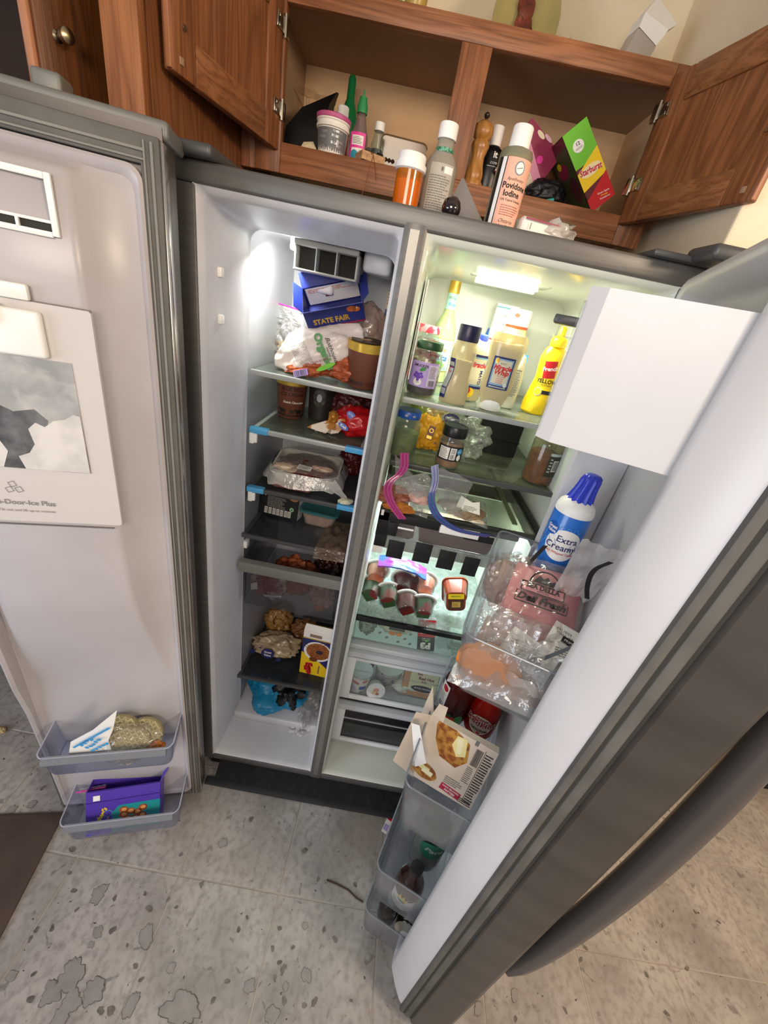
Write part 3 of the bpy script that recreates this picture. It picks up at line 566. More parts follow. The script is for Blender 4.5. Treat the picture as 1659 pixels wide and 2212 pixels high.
a.poly([(-.207, 1.246), (-.213, 1.268), (-.196, 1.276), (-.186, 1.292), (-.190, 1.318), (-.178, 1.330), (-.166, 1.324), (-.152, 1.336), (-.136, 1.340), (-.122, 1.350), (-.113, 1.348), (-.113, 1.246)], ic, 5).poly([(-.30, 1.246), (-.30, 1.300), (-.268, 1.316), (-.236, 1.300), (-.226, 1.276), (-.238, 1.246)], ic, 5).poly([(-.30, 1.33), (-.268, 1.325), (-.252, 1.345), (-.270, 1.362), (-.30, 1.36)], M('ice_mid', '#97999a', .2, col2='#b3b4b4', scale=40, world=True), 5)
a.done(ldoor, 'ice_picture', world=True)
a = Art(lambda s, t, h: TL(-s, .0541 + h, t)); g = M('grey_lettering', '#7b7978', .5)
a.text('In-Door-Ice Plus', -.222, 1.178, .0135, g, 1, bold=.012).text('Tilt out and lift up to remove', -.222, 1.162, .0072, g, 1)
for (x, z) in ((-.234, 1.214), (-.226, 1.204), (-.240, 1.203)):
    for k in range(4):
        an = k * PI / 2 + .4; a.rect(x + .0045 * math.cos(an) - .0045, x + .0045 * math.cos(an) + .0045, z + .0045 * math.sin(an) - .0005, z + .0045 * math.sin(an) + .0005, g, 1, rot=an + PI / 2)
a.done(ldoor, 'cover_lettering', world=True)
Art(lambda s, t, h: TL(-s, .0475 + h, t)).ell(-.11, .995, .002, .0012, brownst, 1).done(ldoor, 'speck', world=True)
def bin_(parent, TR, u0, u1, v0, v1, z0, z1, mat, rim, nm='door_bin', thick=.003, slope=.0, rimh=.016):
    """open tray: floor, front wall (bowed), two end walls; v1 is the front"""
    n = 6; sgn = 1 if v1 > v0 else -1; r = .02
    out = [(u0, v0), (u0, v1 - sgn * r)] + [(u0 + r * (1 - math.cos(k * PI / 2 / n)), v1 - sgn * r + sgn * r * math.sin(k * PI / 2 / n)) for k in range(1, n + 1)]
    out += [(u1 - r + r * math.sin(k * PI / 2 / n), v1 - sgn * r + sgn * r * math.cos(k * PI / 2 / n)) for k in range(0, n + 1)] + [(u1, v0)]
    cu, cv = (u0 + u1) / 2, (v0 + v1) / 2
    def sc(p, k): return (cu + (p[0] - cu) * k, v0 + (p[1] - v0) * (1 - (1 - k) * 1.6))
    b = B(); b.loft([[TR(*sc(p, k), z) for p in out] for k, z in ((.93, z0), (.95, z0 + .012), (1.0, z1 - .01), (1.0, z1))], False); b.solid(thick)
    o = fp(b, nm, mat, parent)
    b = B(); b.face([TR(*sc(p, .93), z0 + .001) for p in out]); b.solid(thick); fp(b, nm + '_floor', mat, parent)
    b = B(); pts = [TR(*sc(p, 1.0), z1) for p in out]; b.tube(pts, .0017, 6); fp(b, nm + '_rim', rim, parent)
    return o
lbm = film('door_bin_blue', '#e2e5ef', '#b9c0d2', .10, .12)
for (z0, z1, v) in ((.400, .492, .105), (.080, .185, .115)):
    bin_(ldoor, TL, .016, .318, .004, v, z0, z1, lbm, M('rim_lavender', '#a9adc0', .3))
    b = B(); b.loft([[TL(u, v - .004, z1 + .002), TL(u, v + .006, z1), TL(u, v + .010, z1 - .014), TL(u, v + .004, z1 - .026), TL(u, v - .002, z1 - .02)] for u in (.030, .304)]); fp(b, 'bin_front_bar', M('bar_grey', '#8b8f98', .25, .3), ldoor)
# cap on top with hinge
b = B(); lbox(b, -.03, .37, -.10, -.004, 1.742, 1.765, .006, 3); lbox(b, .10, .135, -.06, -.02, 1.76, 1.785, .005, 3); fp(b, 'door_top_cap', M('cap_grey', '#73736f', .45, .2), ldoor)
hc = fp(B().box(-.004, .075, -.03, .10, FH, FH + .018, .006, 3), 'hinge_cover', K['dtrim'])
fp(B().box(.80, .93, -.02, .13, FH, FH + .010, .004).box(.86, .955, -.075, .0, FH + .001, FH + .022, .007, 3), 'hinge_cover', K['dtrim'])
# ---------------------------------------------------------------- fridge door (right), open towards the viewer
al = math.radians(70.5); H_R = Vector((.895, -.03, 0)); U_R = Vector((-math.cos(al), -math.sin(al), 0)); V_R = Vector((math.sin(al), -math.cos(al), 0))
def TR(u, v, z): return H_R + U_R * u + V_R * v + Vector((0, 0, z))   # v: outwards, the inside is at negative v
MR_ = Matrix((U_R, V_R, Vector((0, 0, 1)))).transposed().to_4x4(); MR_.translation = H_R
def rbox(b, u0, u1, v0, v1, z0, z1, bev=0, seg=2): return b.obox(MR_ @ Matrix.Translation(((u0 + u1) / 2, (v0 + v1) / 2, (z0 + z1) / 2)), abs(u1 - u0), abs(v1 - v0), abs(z1 - z0), bev, seg)
prof = [(-.004, .03), (-.006, .10), (.03, .130), (.15, .153), (.30, .159), (.42, .152), (.485, .131), (.502, .115), (.505, .085), (.503, .052), (.495, .046)]
b = B(); b.loft([[TR(u, v, z) for u, v in prof] for z in (.058, 1.752)]); rdoor = fp(b, 'fridge_door', K['dsteel'], label='steel refrigerator door swung towards the viewer')
b = B()
for (u0, u1, z0, z1) in ((.484, .501, .064, 1.745), (-.002, .014, .064, 1.745), (0, .49, 1.722, 1.745), (0, .49, .064, .085)):
    rbox(b, u0, u1, .030, .044, z0, z1, .003); rbox(b, u0 + .001, u1 - .001 if u1 - u0 < .1 else u1, .016, .027, z0, z1, .003)
fp(b, 'gasket', K['gasket'], rdoor)
b = B(); rbox(b, .484, .4985, .026, .031, .064, 1.745); rbox(b, .484, .4985, .043, .048, .064, 1.745); fp(b, 'gasket_groove', M('groove_dark', '#35332f', .7), rdoor)
# liner: back wall and the ridges round it
def rrg(u0, u1, z0, z1, r, v, n=5): return [TR(p[0], v, p[2]) for p in rrect(u0, u1, z0, z1, r, 0, n)]
wh = M('door_white', '#d6d4d6', .34, 0, '#cccacb', 4, world=True)
b = B(); b.loft([rrg(.002, .492, .068, 1.742, .012, .018), rrg(.004, .488, .070, 1.738, .014, .008), rrg(.010, .474, .078, 1.730, .02, -.012), rrg(.020, .454, .09, 1.722, .02, -.032), rrg(.030, .444, .1, 1.714, .02, -.036), rrg(.038, .434, .108, 1.706, .02, -.030), rrg(.044, .428, .116, 1.698, .02, .004), rrg(.052, .420, .124, 1.69, .02, .014)], True, False, True)
fp(b, 'door_liner', wh, rdoor, ang=1.0)
b = B(); b.loft([[TR(u, v, z) for u, v in ((.030, -.03), (.030, -.080), (.038, -.088), (.048, -.080), (.052, .010))] for z in (.10, 1.66)]); fp(b, 'hinge_side_dike', wh, rdoor)
# dairy compartment
b = B(); b.loft([[TR(.20, -.120, z), TR(.20, -.02, z), TR(.434, -.02, z), TR(.434, -.150, z), TR(.422, -.166, z)] for z in (1.505, 1.51, 1.645, 1.652)]); dc = fp(b, 'dairy_compartment', wh, rdoor, ang=.5)
b = B(); rbox(b, .415, .425, -.168, -.164, 1.512, 1.64, .002); fp(b, 'compartment_flap', K['clear'], rdoor)
b = B(); rbox(b, .03, .09, -.20, -.09, 1.628, 1.636, .002); rbox(b, .03, .09, -.198, -.09, 1.606, 1.609, .001); fp(b, 'clear_side_tray', K['clear'], rdoor)
b = B(); rbox(b, .03, .09, -.205, -.15, 1.626, 1.640, .003); fp(b, 'tray_handle', K['dtrim'], rdoor)
rbm = film('door_bin_clear', '#f0f2f4', '#c6cbd2', .07, .10)
for (z0, z1, v) in ((1.086, 1.205, -.165), (.645, .80, -.168), (.275, .445, -.160), (.070, .215, -.150)):
    bin_(rdoor, TR, .050, .424, .010, v, z0, z1, rbm, film('rim_clear', '#c9ced6', '#aab0b8', .45, .1))
b = B(); rbox(b, .40, .42, -.02, .01, .57, .63, .003); fp(b, 'blue_tape', K['clip'], rdoor, label='blue tape at the bin end')
# handle
b = B(); rings = []
for k in range(25):
    t = k / 24; z = .50 + .95 * t; bow = math.sin(PI * t) ** .55
    vo = .146 + .040 * bow; ui = .452
    rings.append([TR(ui + .024 * math.cos(q), vo + (.012 + .007 * bow) * math.sin(q), z) for q in [2 * PI * m / 14 for m in range(14)]])
b.loft(rings); fp(b, 'door_handle', M('handle_grey', '#5f5955', .34, .35), rdoor)
# ================================================================ item builders
def prof_r(prof):
    def g(t):
        for (r0, z0), (r1, z1) in zip(prof, prof[1:]):
            if z0 <= t <= z1 and z1 > z0: return r0 + (r1 - r0) * (t - z0) / (z1 - z0)
        return prof[-1][0]
    return g
def jar(name, label, loc, r, h, glass, fill, lidm, fz=.7, lid=None, body=None, cat='jar', rot=0, group=None, tilt=None, lidh=.016, lr=None):
    """glass jar: wall, contents, screw lid"""
    t = thing(name, label, cat, loc, tilt or (0, 0, rot), group)
    hb = h - lidh; lr = lr or r * .84
    p = body or [(r * .82, 0), (r * .97, .004), (r, .012), (r, hb * .78), (r * .95, hb * .86), (lr * .95, hb * .94), (lr * .95, hb)]
    B().lathe(p).done('glass', glass, t)
    if fill:
        q = [(max(a - .0025, .002), z + .002) for a, z in p if z < hb * fz]; q.append((prof_r(p)(hb * fz) - .0025, hb * fz)); B().lathe(q).done('contents', fill, t)
    b = B(); b.lathe([(lr * .98, hb - .002), (lr, hb), (lr, h - .002), (lr * .96, h), (lr * .80, h), (lr * .78, h - .001), (.001, h - .001)], 36); b.done('lid', lidm, t)
    return t, prof_r(p)
def sqz(name, label, loc, prof, mat, sy=.62, rot=0, cat='bottle', tilt=None, pw=1):
    t = thing(name, label, cat, loc, tilt or (0, 0, rot)); B().lathe(prof, 32, sy=sy, pw=pw).done('bottle_body', mat, t); return t
def ovalp(r, sy, a=0):
    """map onto an oval body of radius function r"""
    g = r if callable(r) else (lambda z: r)
    def f(s, t, h):
        R = g(t); k = s / R + a; return Vector(((R + h) * math.sin(k), -(R * sy + h) * math.cos(k), t))
    CURVED.add(f); return f
def carton(name, label, loc, w, d, h, mat, rot=(0, 0, 0), cat='box', open_top=False, inside=None, base_center=True):
    t = thing(name, label, cat, loc, rot); 
    if not open_top: B().box(-w / 2, w / 2, -d / 2, d / 2, 0, h, .0012, 1).done('carton', mat, t)
    else:
        q = .0012; b = B().box(-w / 2, w / 2, -d / 2, -d / 2 + q, 0, h).box(-w / 2, w / 2, d / 2 - q, d / 2, 0, h).box(-w / 2, -w / 2 + q, -d / 2, d / 2, 0, h).box(w / 2 - q, w / 2, -d / 2, d / 2, 0, h).box(-w / 2, w / 2, -d / 2, d / 2, 0, q); b.done('carton', mat, t)
    return t
def fF(w, d, h): return plane((0, -d / 2 - .0002, 0), (1, 0, 0), (0, 0, 1))
def fR(w, d, h): return plane((w / 2 + .0002, 0, 0), (0, 1, 0), (0, 0, 1))
def fL(w, d, h): return plane((-w / 2 - .0002, 0, 0), (0, -1, 0), (0, 0, 1))
def fT(w, d, h): return plane((0, 0, h + .0002), (1, 0, 0), (0, 1, 0))
def flap(t, pts, m, name='flap', th=.0012):
    b = B(); b.face(pts); b.solid(th); b.done(name, m, t, smooth=False)
def pillow(t, corners, th, mat, name='bag_skin', amp=.008, freq=22, seed=0, nrm=None, n=26, up=None):
    """a soft flat bag stretched between four corner points"""
    a, b_, c_, d_ = [Vector(p) for p in corners]; N = Vector(nrm).normalized() if nrm else (b_ - a).cross(d_ - a).normalized()
    def mk(sg):
        def f(s, u):
            p = a.lerp(b_, s).lerp(d_.lerp(c_, s), u); e = (math.sin(PI * s) * math.sin(PI * u)) ** .55 if 0 < s < 1 and 0 < u < 1 else 0
            q = Vector((s * 3, u * 3, seed + sg)) 
            w = noise.noise(q * freq / 8) * amp + abs(noise.noise(q * freq / 3)) * amp * .6
            return p + N * (sg * th * .5 * e + w * (.3 + e))
        return f
    b = B(); b.grid(mk(1), n, n); b.grid(mk(-1), n, n); return b.done(name, mat, t)
def crumple(t, c, rad, mat, name='bag_skin', amp=.25, freq=2.6, seed=1, zmin=None, sub=5, rot=None):
    m = rot.to_matrix() if rot else None
    return B().blob(c, rad, amp, freq, seed, sub, zmin, m).done(name, mat, t, ang=1.1)
# ================================================================ on top of the refrigerator
Tz = FH + .0005
t = thing('pill_bottle', 'orange pill bottle with ribbed white cap on top of the refrigerator', 'bottle', (.381, .075, Tz))
B().lathe([(.021, 0), (.0235, .002), (.0235, .062)], 32).done('vial', film('amber_vial', '#f7b45a', '#dd8a1c', .35, .12, 1.5), t)
B().lathe([(.0238, .058), (.027, .060), (.027, .068), (.024, .069), (.024, .080), (.0225, .082), (.001, .082)], 40).done('cap', K['cap'], t)
B().lathe([(.0225, .003), (.0225, .045)], 32).done('contents', M('amber_inside', '#eba63c', .6), t)
t = thing('tonic_bottle', 'grey squeeze bottle with white flip cap behind a printed back label', 'bottle', (.433, .105, Tz), (0, 0, .12))
pr = [(.026, 0), (.029, .004), (.029, .078), (.024, .092), (.0155, .102), (.0145, .118)]
B().lathe(pr, 32, sy=.72).done('bottle_body', film('grey_bottle', '#d5cfc2', '#b5aea1', .6, .2), t); B().lathe([(.0165, .118), (.0165, .138), (.015, .140), (.001, .140)], 30, sy=.95).done('cap', K['cap'], t)
B().lathe([(.0155, .1), (.0168, .103), (.0155, .106)], 30, sy=.9).done('green_neck_band', M('green_glitter', '#1f6a4d', .35, .3, col2='#8fd0b0', scale=300), t)
Art(ovalp(.0292, .72)).rect(-.022, .022, .004, .082, M('label_grey', '#b3ada2', .6), 1).lines(-.020, .020, .008, .066, 16, K['greytxt'], 2, .5).rect(.004, .02, .069, .079, K['paper'], 2).text('8', .0, .074, .008, K['ink'], 3).done(t)
t = thing('iodine_bottle', 'clear bottle of povidone iodine with white cap and peach label', 'bottle', (.553, .060, Tz), (0, 0, .05))
B().lathe([(.024, 0), (.0275, .004), (.0275, .104), (.025, .110), (.014, .113), (.013, .118)], 36).done('bottle_body', film('iodine_plastic', '#cfcbb2', '#a5a388', .5, .15), t)
B().lathe([(.017, .113), (.0165, .140), (.015, .142), (.001, .142)], 30).done('cap', K['cap'], t)
a = Art(cyl(.0278)); a.rect(-.034, -.026, .002, .096, K['black'], 1).rect(-.026, -.019, .002, .096, K['cap'], 1).rect(-.019, -.0172, .002, .096, K['black'], 1).rect(-.0172, .034, .002, .096, K['peach'], 1)
a.ell(.006, .083, .0085, .0095, M('badge_grey', '#7a8890', .5), 2).ell(.006, .083, .0065, .0075, K['paper'], 3).rect(.001, .011, .0825, .0835, K['greytxt'], 4, rot=.3)
a.text('Apothecary', .004, .068, .0062, K['ink'], 2, shear=.4).text('Povidone', .006, .059, .0115, K['ink'], 2, bold=.03).text('Iodine', .003, .0485, .0115, K['ink'], 2, bold=.03).text('10% Topical Solution', .005, .040, .0045, K['ink'], 2, bold=.01)
a.lines(-.010, .024, .018, .034, 5, M('label_rust', '#a85a48', .5), 2, .4).text('Ontario', .004, .011, .008, K['ink'], 2, shear=.5).text('1 Fl oz (30 mL)', .004, .0045, .0045, K['ink'], 2); a.done(t)
t = thing('glass_ball', 'dark round glass knob lying at the front of the refrigerator top', 'ball', (.464, .052, Tz + .0005)); b = B().lathe([(.001, 0), (.011, .003), (.0165, .010), (.017, .017), (.0145, .026), (.008, .032), (.001, .034)], 32); b.done('ball', M('dark_glass', '#1c0c12', .05, coat=1), t)
t = thing('plastic_cone', 'milky plastic cone-shaped bag between the grey bottle and the iodine bottle', 'bag', (.495, .125, Tz))
t.scale = (1.2, 1.2, 1.15); b = B(); b.loft([[(-.038, -.01, 0), (.045, -.012, 0), (.048, .02, 0), (-.036, .02, 0)], [(-.030, -.006, .03), (.018, -.006, .028), (.02, .010, .03), (-.028, .01, .03)], [(-.018, -.001, .067), (-.014, -.001, .067), (-.014, .002, .067), (-.018, .002, .067)]]); b.done('bag_skin', film('milky_cone', '#dcd8d4', '#bdb7b3', .6, .2, 1.5), t, ang=.3)
t = thing('crushed_packet', 'small white and maroon packet crushed beside the iodine bottle', 'packet', (.625, .060, Tz), (0, 0, .2))
B().box(-.040, .035, -.018, .018, 0, .026, .004).jitter(.002).done('packet_body', K['paper'], t); crumple(t, (.03, -.004, .016), (.035, .02, .015), K['bagm'], 'bag_skin', .4, 3, 4, .001, 3)
Art(plane((0, -.0200, 0), (1, 0, 0), (0, 0, 1))).rect(-.038, .03, .021, .0235, K['maroon'], 8).text('1', -.026, .012, .014, K['greytxt'], 8).done(t)
t = thing('wire_hanger', 'thin copper wire hanging bent over the cabinet rail', 'wire', (.28, .366, 1.80)); b = B(); b.tube([(-.014, .006, .094), (-.012, .002, .098), (-.009, .0, .093), (-.011, -.010, .07), (-.018, -.014, .03), (-.022, -.016, .008), (-.032, -.02, -.002), (-.042, -.022, -.004)], .0009, 6); b.tube([(-.010, .0, .094), (.0, -.006, .068), (.006, -.010, .045)], .0007, 6); b.done('wire', M('copper_wire', '#9a5c38', .35, .8), t)
# ================================================================ inside the wall cabinet (floor at z 1.884)
Cz = 1.8845
t = thing('frosting_tub', 'white tub with grey printed wrap and pink lid in the cabinet', 'tub', (.158, .432, Cz))
pr = [(.030, 0), (.0315, .002), (.036, .050)]; B().lathe(pr, 36).done('tub_body', K['paper'], t)
B().lathe([(.037, .050), (.0395, .051), (.0395, .056), (.0375, .057), (.0375, .062), (.0395, .063), (.0395, .066)], 36).done('rim', K['paper'], t); B().lathe([(.040, .066), (.041, .067), (.041, .074), (.039, .0755), (.001, .0755)], 36).done('lid', M('lid_pink', '#c0588f', .45), t)
a = Art(cyl(lambda z: .0306 + z * .11)); a.rect(-.045, .05, .006, .048, M('wrap_grey', '#6e7075', .5), 1).rect(-.055, -.045, .004, .048, K['navy'], 1)
for i in range(9): a.text(random.choice(['OXY', 'BRAN', 'DATA', 'MIX', 'STIR', 'SUGAR', 'VANILLA', 'NET', 'FROST']), random.uniform(-.03, .03), .010 + i * .0042, .006, K['silver'], 2, bold=.02)
a.done(t)
t = thing('green_bottle', 'dark green bottle standing at the back of the cabinet', 'bottle', (.158, .60, Cz)); B().lathe([(.025, 0), (.027, .003), (.027, .115), (.020, .14), (.0105, .165), (.0095, .205), (.006, .212), (.001, .213)]).done('bottle_body', M('green_plastic', '#12693a', .3), t)
t = thing('nail_polish_remover', 'pink bottle with tall white cap behind the pink lidded tub', 'bottle', (.163, .50, Cz)); B().lathe([(.021, 0), (.022, .003), (.022, .070), (.014, .080), (.013, .088)]).done('bottle_body', film('pink_liquid', '#d88a98', '#c4707f', .6, .15), t); B().lathe([(.0145, .088), (.014, .117), (.012, .119), (.001, .119)], 24).done('cap', K['cap'], t)
t = thing('glue_bottle', 'tall pink-labelled glue bottle with green nozzle cap in the cabinet', 'bottle', (.222, .432, Cz), (0, 0, -.1))
B().lathe([(.020, 0), (.0215, .003), (.0215, .050), (.0145, .070), (.0105, .088), (.010, .094)], 28, sy=.7).done('bottle_body', film('glue_clear', '#c9b9b4', '#a08f8c', .35, .15), t); B().lathe([(.0125, .092), (.0125, .104), (.009, .115), (.0085, .121), (.0025, .123), (.002, .133), (.001, .134)], 20).done('nozzle_cap', M('green_cap', '#2c8a52', .35), t)
Art(ovalp(.0217, .7)).rect(-.021, .021, .002, .056, K['pink'], 1).rect(-.013, .015, .032, .050, K['paper'], 2).lines(-.011, .013, .034, .048, 5, K['greytxt'], 3).rect(-.012, .015, .010, .027, K['paper'], 2).ell(-.004, .014, .010, .009, M('label_teal', '#2a93ad', .5), 3).text('62', .009, .022, .006, K['ink'], 3).done(t)
t = thing('spice_shaker', 'small clear bottle of dark liquid with white cap in the cabinet', 'bottle', (.262, .475, Cz)); B().lathe([(.015, 0), (.016, .003), (.016, .055), (.011, .072), (.0105, .082)]).done('glass', K['clearg'], t); B().lathe([(.014, .002), (.014, .045)]).done('contents', M('dark_syrup', '#140c0a', .3), t); B().lathe([(.0125, .080), (.0125, .096), (.001, .097)], 20).done('cap', K['cap'], t)
t = thing('wood_block', 'short pale wooden block lying on the cabinet rail', 'block', (.250, .425, Cz), (0, 0, .5)); B().box(-.030, .030, -.04, .045, 0, .017, .001, 1).done('block', wood('pine_block', '#a87c50', '#c79c6c', 'y', '#8a6238'), t)
t = thing('drill_bits', 'dark drill bit with chuck lying on the wooden block', 'tool', (.265, .438, Cz + .0175), (0, 0, .3)); b = B(); b.tube([(-.028, 0, .0075), (-.014, 0, .0075), (-.0135, 0, .006), (.004, .0, .006), (.0045, 0, .0075), (.018, 0, .0075)], [.0072, .0072, .0048, .0048, .007, .007], 16); b.done('chuck', M('tool_black', '#151210', .4), t)
B().tube([(.018 + k * .0045, 0, .0065) for k in range(8)], [.002 if k % 2 else .005 for k in range(8)], 10).done('auger', M('tool_steel', '#4a3c34', .35, .7), t); B().tube([(-.018, -.006, .012), (-.018, .006, .012)], .006, 12).done('knob', M('tool_black', ''), t)
t = thing('plastic_case', 'clear brownish plastic case standing open at the back of the cabinet', 'case', (.318, .585, Cz), (.12, 0, .10)); 
b = B(); b.loft([rrect(-.062, .062, .0, .105, .012, 0), rrect(-.062, .062, 0, .105, .012, .004)]); b.done('case_lid', film('case_smoke', '#c9b79a', '#a08f74', .30, .12), t); b = B(); b.tube([(p[0], p[1], p[2]) for p in rrect(-.062, .062, 0, .105, .012, -.001)], .0018, 6); b.done('case_rim', film('case_smoke', ''), t); B().box(-.008, .022, -.010, -.002, .018, .034, .001).done('latch', M('latch_pale', '#d8d2ae', .4), t)
t = thing('black_pouch', 'black leather-like pouch slumped at the left end of the cabinet', 'pouch', (.085, .50, Cz))
b = B(); b.loft([[(-.055, -.04, 0), (.045, -.045, 0), (.055, .03, 0), (-.05, .04, 0)], [(-.052, -.035, .05), (.040, -.03, .055), (.05, .03, .06), (-.05, .035, .05)], [(-.02, -.02, .095), (.045, -.01, .115), (.05, .02, .118), (-.015, .02, .10)], [(.0, -.004, .108), (.058, .0, .142), (.062, .006, .142), (.004, .01, .112)]]); o = b.done('pouch_body', M('black_vinyl', '#0e0e10', .38), t, ang=.5)
for k, (x, y, sd) in enumerate(((.045, .60, 1), (.085, .625, 2))):
    t = thing('wine_glass', ['upturned wine glass at the far left of the cabinet', 'upturned wine glass beside the black pouch at the back'][k], 'glass', (x, y, Cz)); b = B(); b.lathe([(.030, 0), (.036, .03), (.038, .055), (.030, .080), (.012, .092), (.004, .097), (.0035, .150), (.006, .156), (.030, .160), (.030, .162)], 28, cap=False); b.done('glass_bowl', film('wine_glass', '#f2efe8', '#cfc8ba', .08, .04, 1.6), t)
t = thing('note_paper', 'folded cream note lying beside the frosting tub', 'paper', (.095, .418, Cz), (0, 0, .4)); b = B(); b.face([(-.035, -.015, .001), (.03, -.02, .001), (.03, .02, .006), (-.03, .02, .004)]); b.face([(-.01, -.012, .002), (.03, -.02, .002), (.022, .012, .026), (.0, .014, .020)]); b.solid(.0006); b.done('sheet', K['cream'], t, smooth=False)
# right compartment
t = thing('pepper_mill', 'turned wooden pepper mill with dark knob in the cabinet', 'pepper mill', (.510, .425, Cz))
B().lathe([(.024, 0), (.025, .003), (.0245, .010), (.0205, .016), (.022, .022), (.021, .030), (.017, .045), (.0155, .060), (.019, .072), (.0215, .080), (.019, .086), (.0165, .089)], 36).done('mill_body', wood('mill_wood', '#a56f36', '#c18b4c', 'z', '#8a5a2a', .3), t)
B().lathe([(.0165, .089), (.021, .094), (.0235, .104), (.0215, .115), (.012, .123), (.003, .1245)], 36).done('mill_head', wood('mill_wood', '', ''), t); B().lathe([(.003, .124), (.003, .128), (.006, .131), (.0065, .135), (.003, .139), (.001, .1395)], 16).done('mill_knob', M('mill_knob', '#2a1712', .3), t)
t = thing('black_bottle', 'black shampoo bottle with white cap behind the pepper mill', 'bottle', (.549, .495, Cz)); B().lathe([(.026, 0), (.028, .003), (.028, .088), (.020, .100), (.012, .104), (.012, .108)], 30, sy=.65).done('bottle_body', K['black'], t); B().lathe([(.0145, .104), (.014, .142), (.001, .143)], 24).done('cap', K['cap'], t)
Art(ovalp(.0283, .65)).text('it', .006, .085, .018, K['paper'], 1, bold=.03).text('core', .006, .070, .010, K['silver'], 1, shear=.3).rect(-.01, .018, .062, .063, K['silver'], 1).done(t)
t = carton('tea_carton', 'pink and cream carton leaning at the middle of the right shelf', (.606, .50, 1.913), .110, .05, .125, M('carton_pink', '#b8487a', .5), (0, math.radians(28), math.radians(8)))
a = Art(fF(.110, .05, .125)); a.rect(-.055, .055, 0, .125, K['maroon'], 0).poly([(-.055, 0), (.055, 0), (.055, .045), (-.055, .10)], M('carton_cream', '#d8c4ac', .5), 1).poly([(-.055, .08), (.055, .04), (.055, .06), (-.055, .105)], M('carton_rose', '#d58aa4', .5), 2)
a.lines(-.035, .03, .006, .050, 9, K['greytxt'], 3).ell(.018, .085, .008, .008, K['pink'], 3).ell(-.015, .118, .012, .005, K['cream'], 3).ell(.004, .125, .012, .004, M('petal', '#e8b4c4', .5), 3); a.done(t)
t = carton('candy_carton', 'lime, yellow and red candy carton leaning in the right shelf', (.830, .47, 1.908), .058, .105, .172, M('carton_dark', '#5d1a22', .5), (0, math.radians(-46), math.radians(2)))
w, d_, h = .058, .105, .172
a = Art(fF(w, d_, h)); a.rect(-w / 2, w / 2, .095, h, K['lime'], 0).poly([(-w / 2, .045), (w / 2, .055), (w / 2, .112), (-w / 2, .085)], K['yellow'], 1).poly([(-w / 2, 0), (w / 2, 0), (w / 2, .058), (-w / 2, .025)], K['red'], 2)
a.ell(-.006, .135, .0125, .0125, K['paper'], 2).ell(-.006, .135, .0115, .0115, K['paper'], 3).text('12', -.006, .139, .010, K['ink'], 4, bold=.02).lines(-.014, .002, .128, .133, 2, K['greytxt'], 4, rnd=0)
a.ell(.0, .078, .024, .014, K['yellow'], 3).ell(0, .078, .0235, .0115, M('logo_cream', '#f4dfa8', .5), 4); a.text('Starburst', .0, .0780, .0175, K['cap'], 5, bold=.06, rot=-.2, xs=.76); a.text('Starburst', .0, .0780, .0175, K['red'], 6, bold=.03, rot=-.2, xs=.76)
for i, s_ in enumerate(('Green Apple', 'Orange', 'Strawberry')): a.text(s_, .008, .022 - i * .006, .0052, K['paper'] if i != 1 else K['yellow'], 5, bold=.01, rot=-.2)
a.done(t)
a = Art(fL(w, d_, h)); a.rect(-.05, .05, .004, .150, M('carton_green_dark', '#3c4a22', .5), 0).ell(-.01, .11, .03, .018, K['maroon'], 1).ell(.02, .06, .025, .03, M('carton_brown', '#52202a', .5), 1).ell(-.02, .125, .012, .008, K['yellow'], 2); a.done(t, 'side_print')
Art(fT(w, d_, h)).rect(-w / 2, w / 2, -.052, .052, K['maroon'], 0).lines(-.018, .018, -.04, -.015, 4, K['paper'], 1).rect(-.02, .02, -.005, .052, M('carton_green_dark', ''), 1).done(t, 'top_print')
t = carton('blue_carton', 'blue and white carton leaning behind the candy carton', (.850, .60, 1.925), .045, .09, .165, K['navy'], (0, math.radians(-45), 0))
Art(fF(.045, .09, .165)).rect(-.018, .018, .006, .138, M('carton_pale', '#aeb2c0', .5), 1).lines(-.015, .015, .02, .13, 18, K['greytxt'], 2, .45).rect(-.016, .016, .006, .02, K['navy'], 2).done(t)
t = thing('black_wrap', 'black foil bag with teal corner on the right shelf floor', 'bag', (.70, .47, Cz)); crumple(t, (0, 0, .028), (.05, .035, .03), M('black_foil', '#101318', .4), 'bag_skin', .15, 2, 9, .001); b = B(); b.face([(-.02, -.045, .004), (.015, -.042, .016), (.018, -.04, .012), (.0, -.045, .002)]); b.solid(.001); b.done('teal_corner', M('teal_foil', '#45b8b4', .35), t, smooth=False)
t = thing('loose_card', 'flat grey card strip on the cabinet rail under the candy carton', 'card', (.80, .408, Cz), (0, 0, -.03)); B().box(-.045, .045, -.008, .02, 0, .0012).done('card', K['silver'], t)
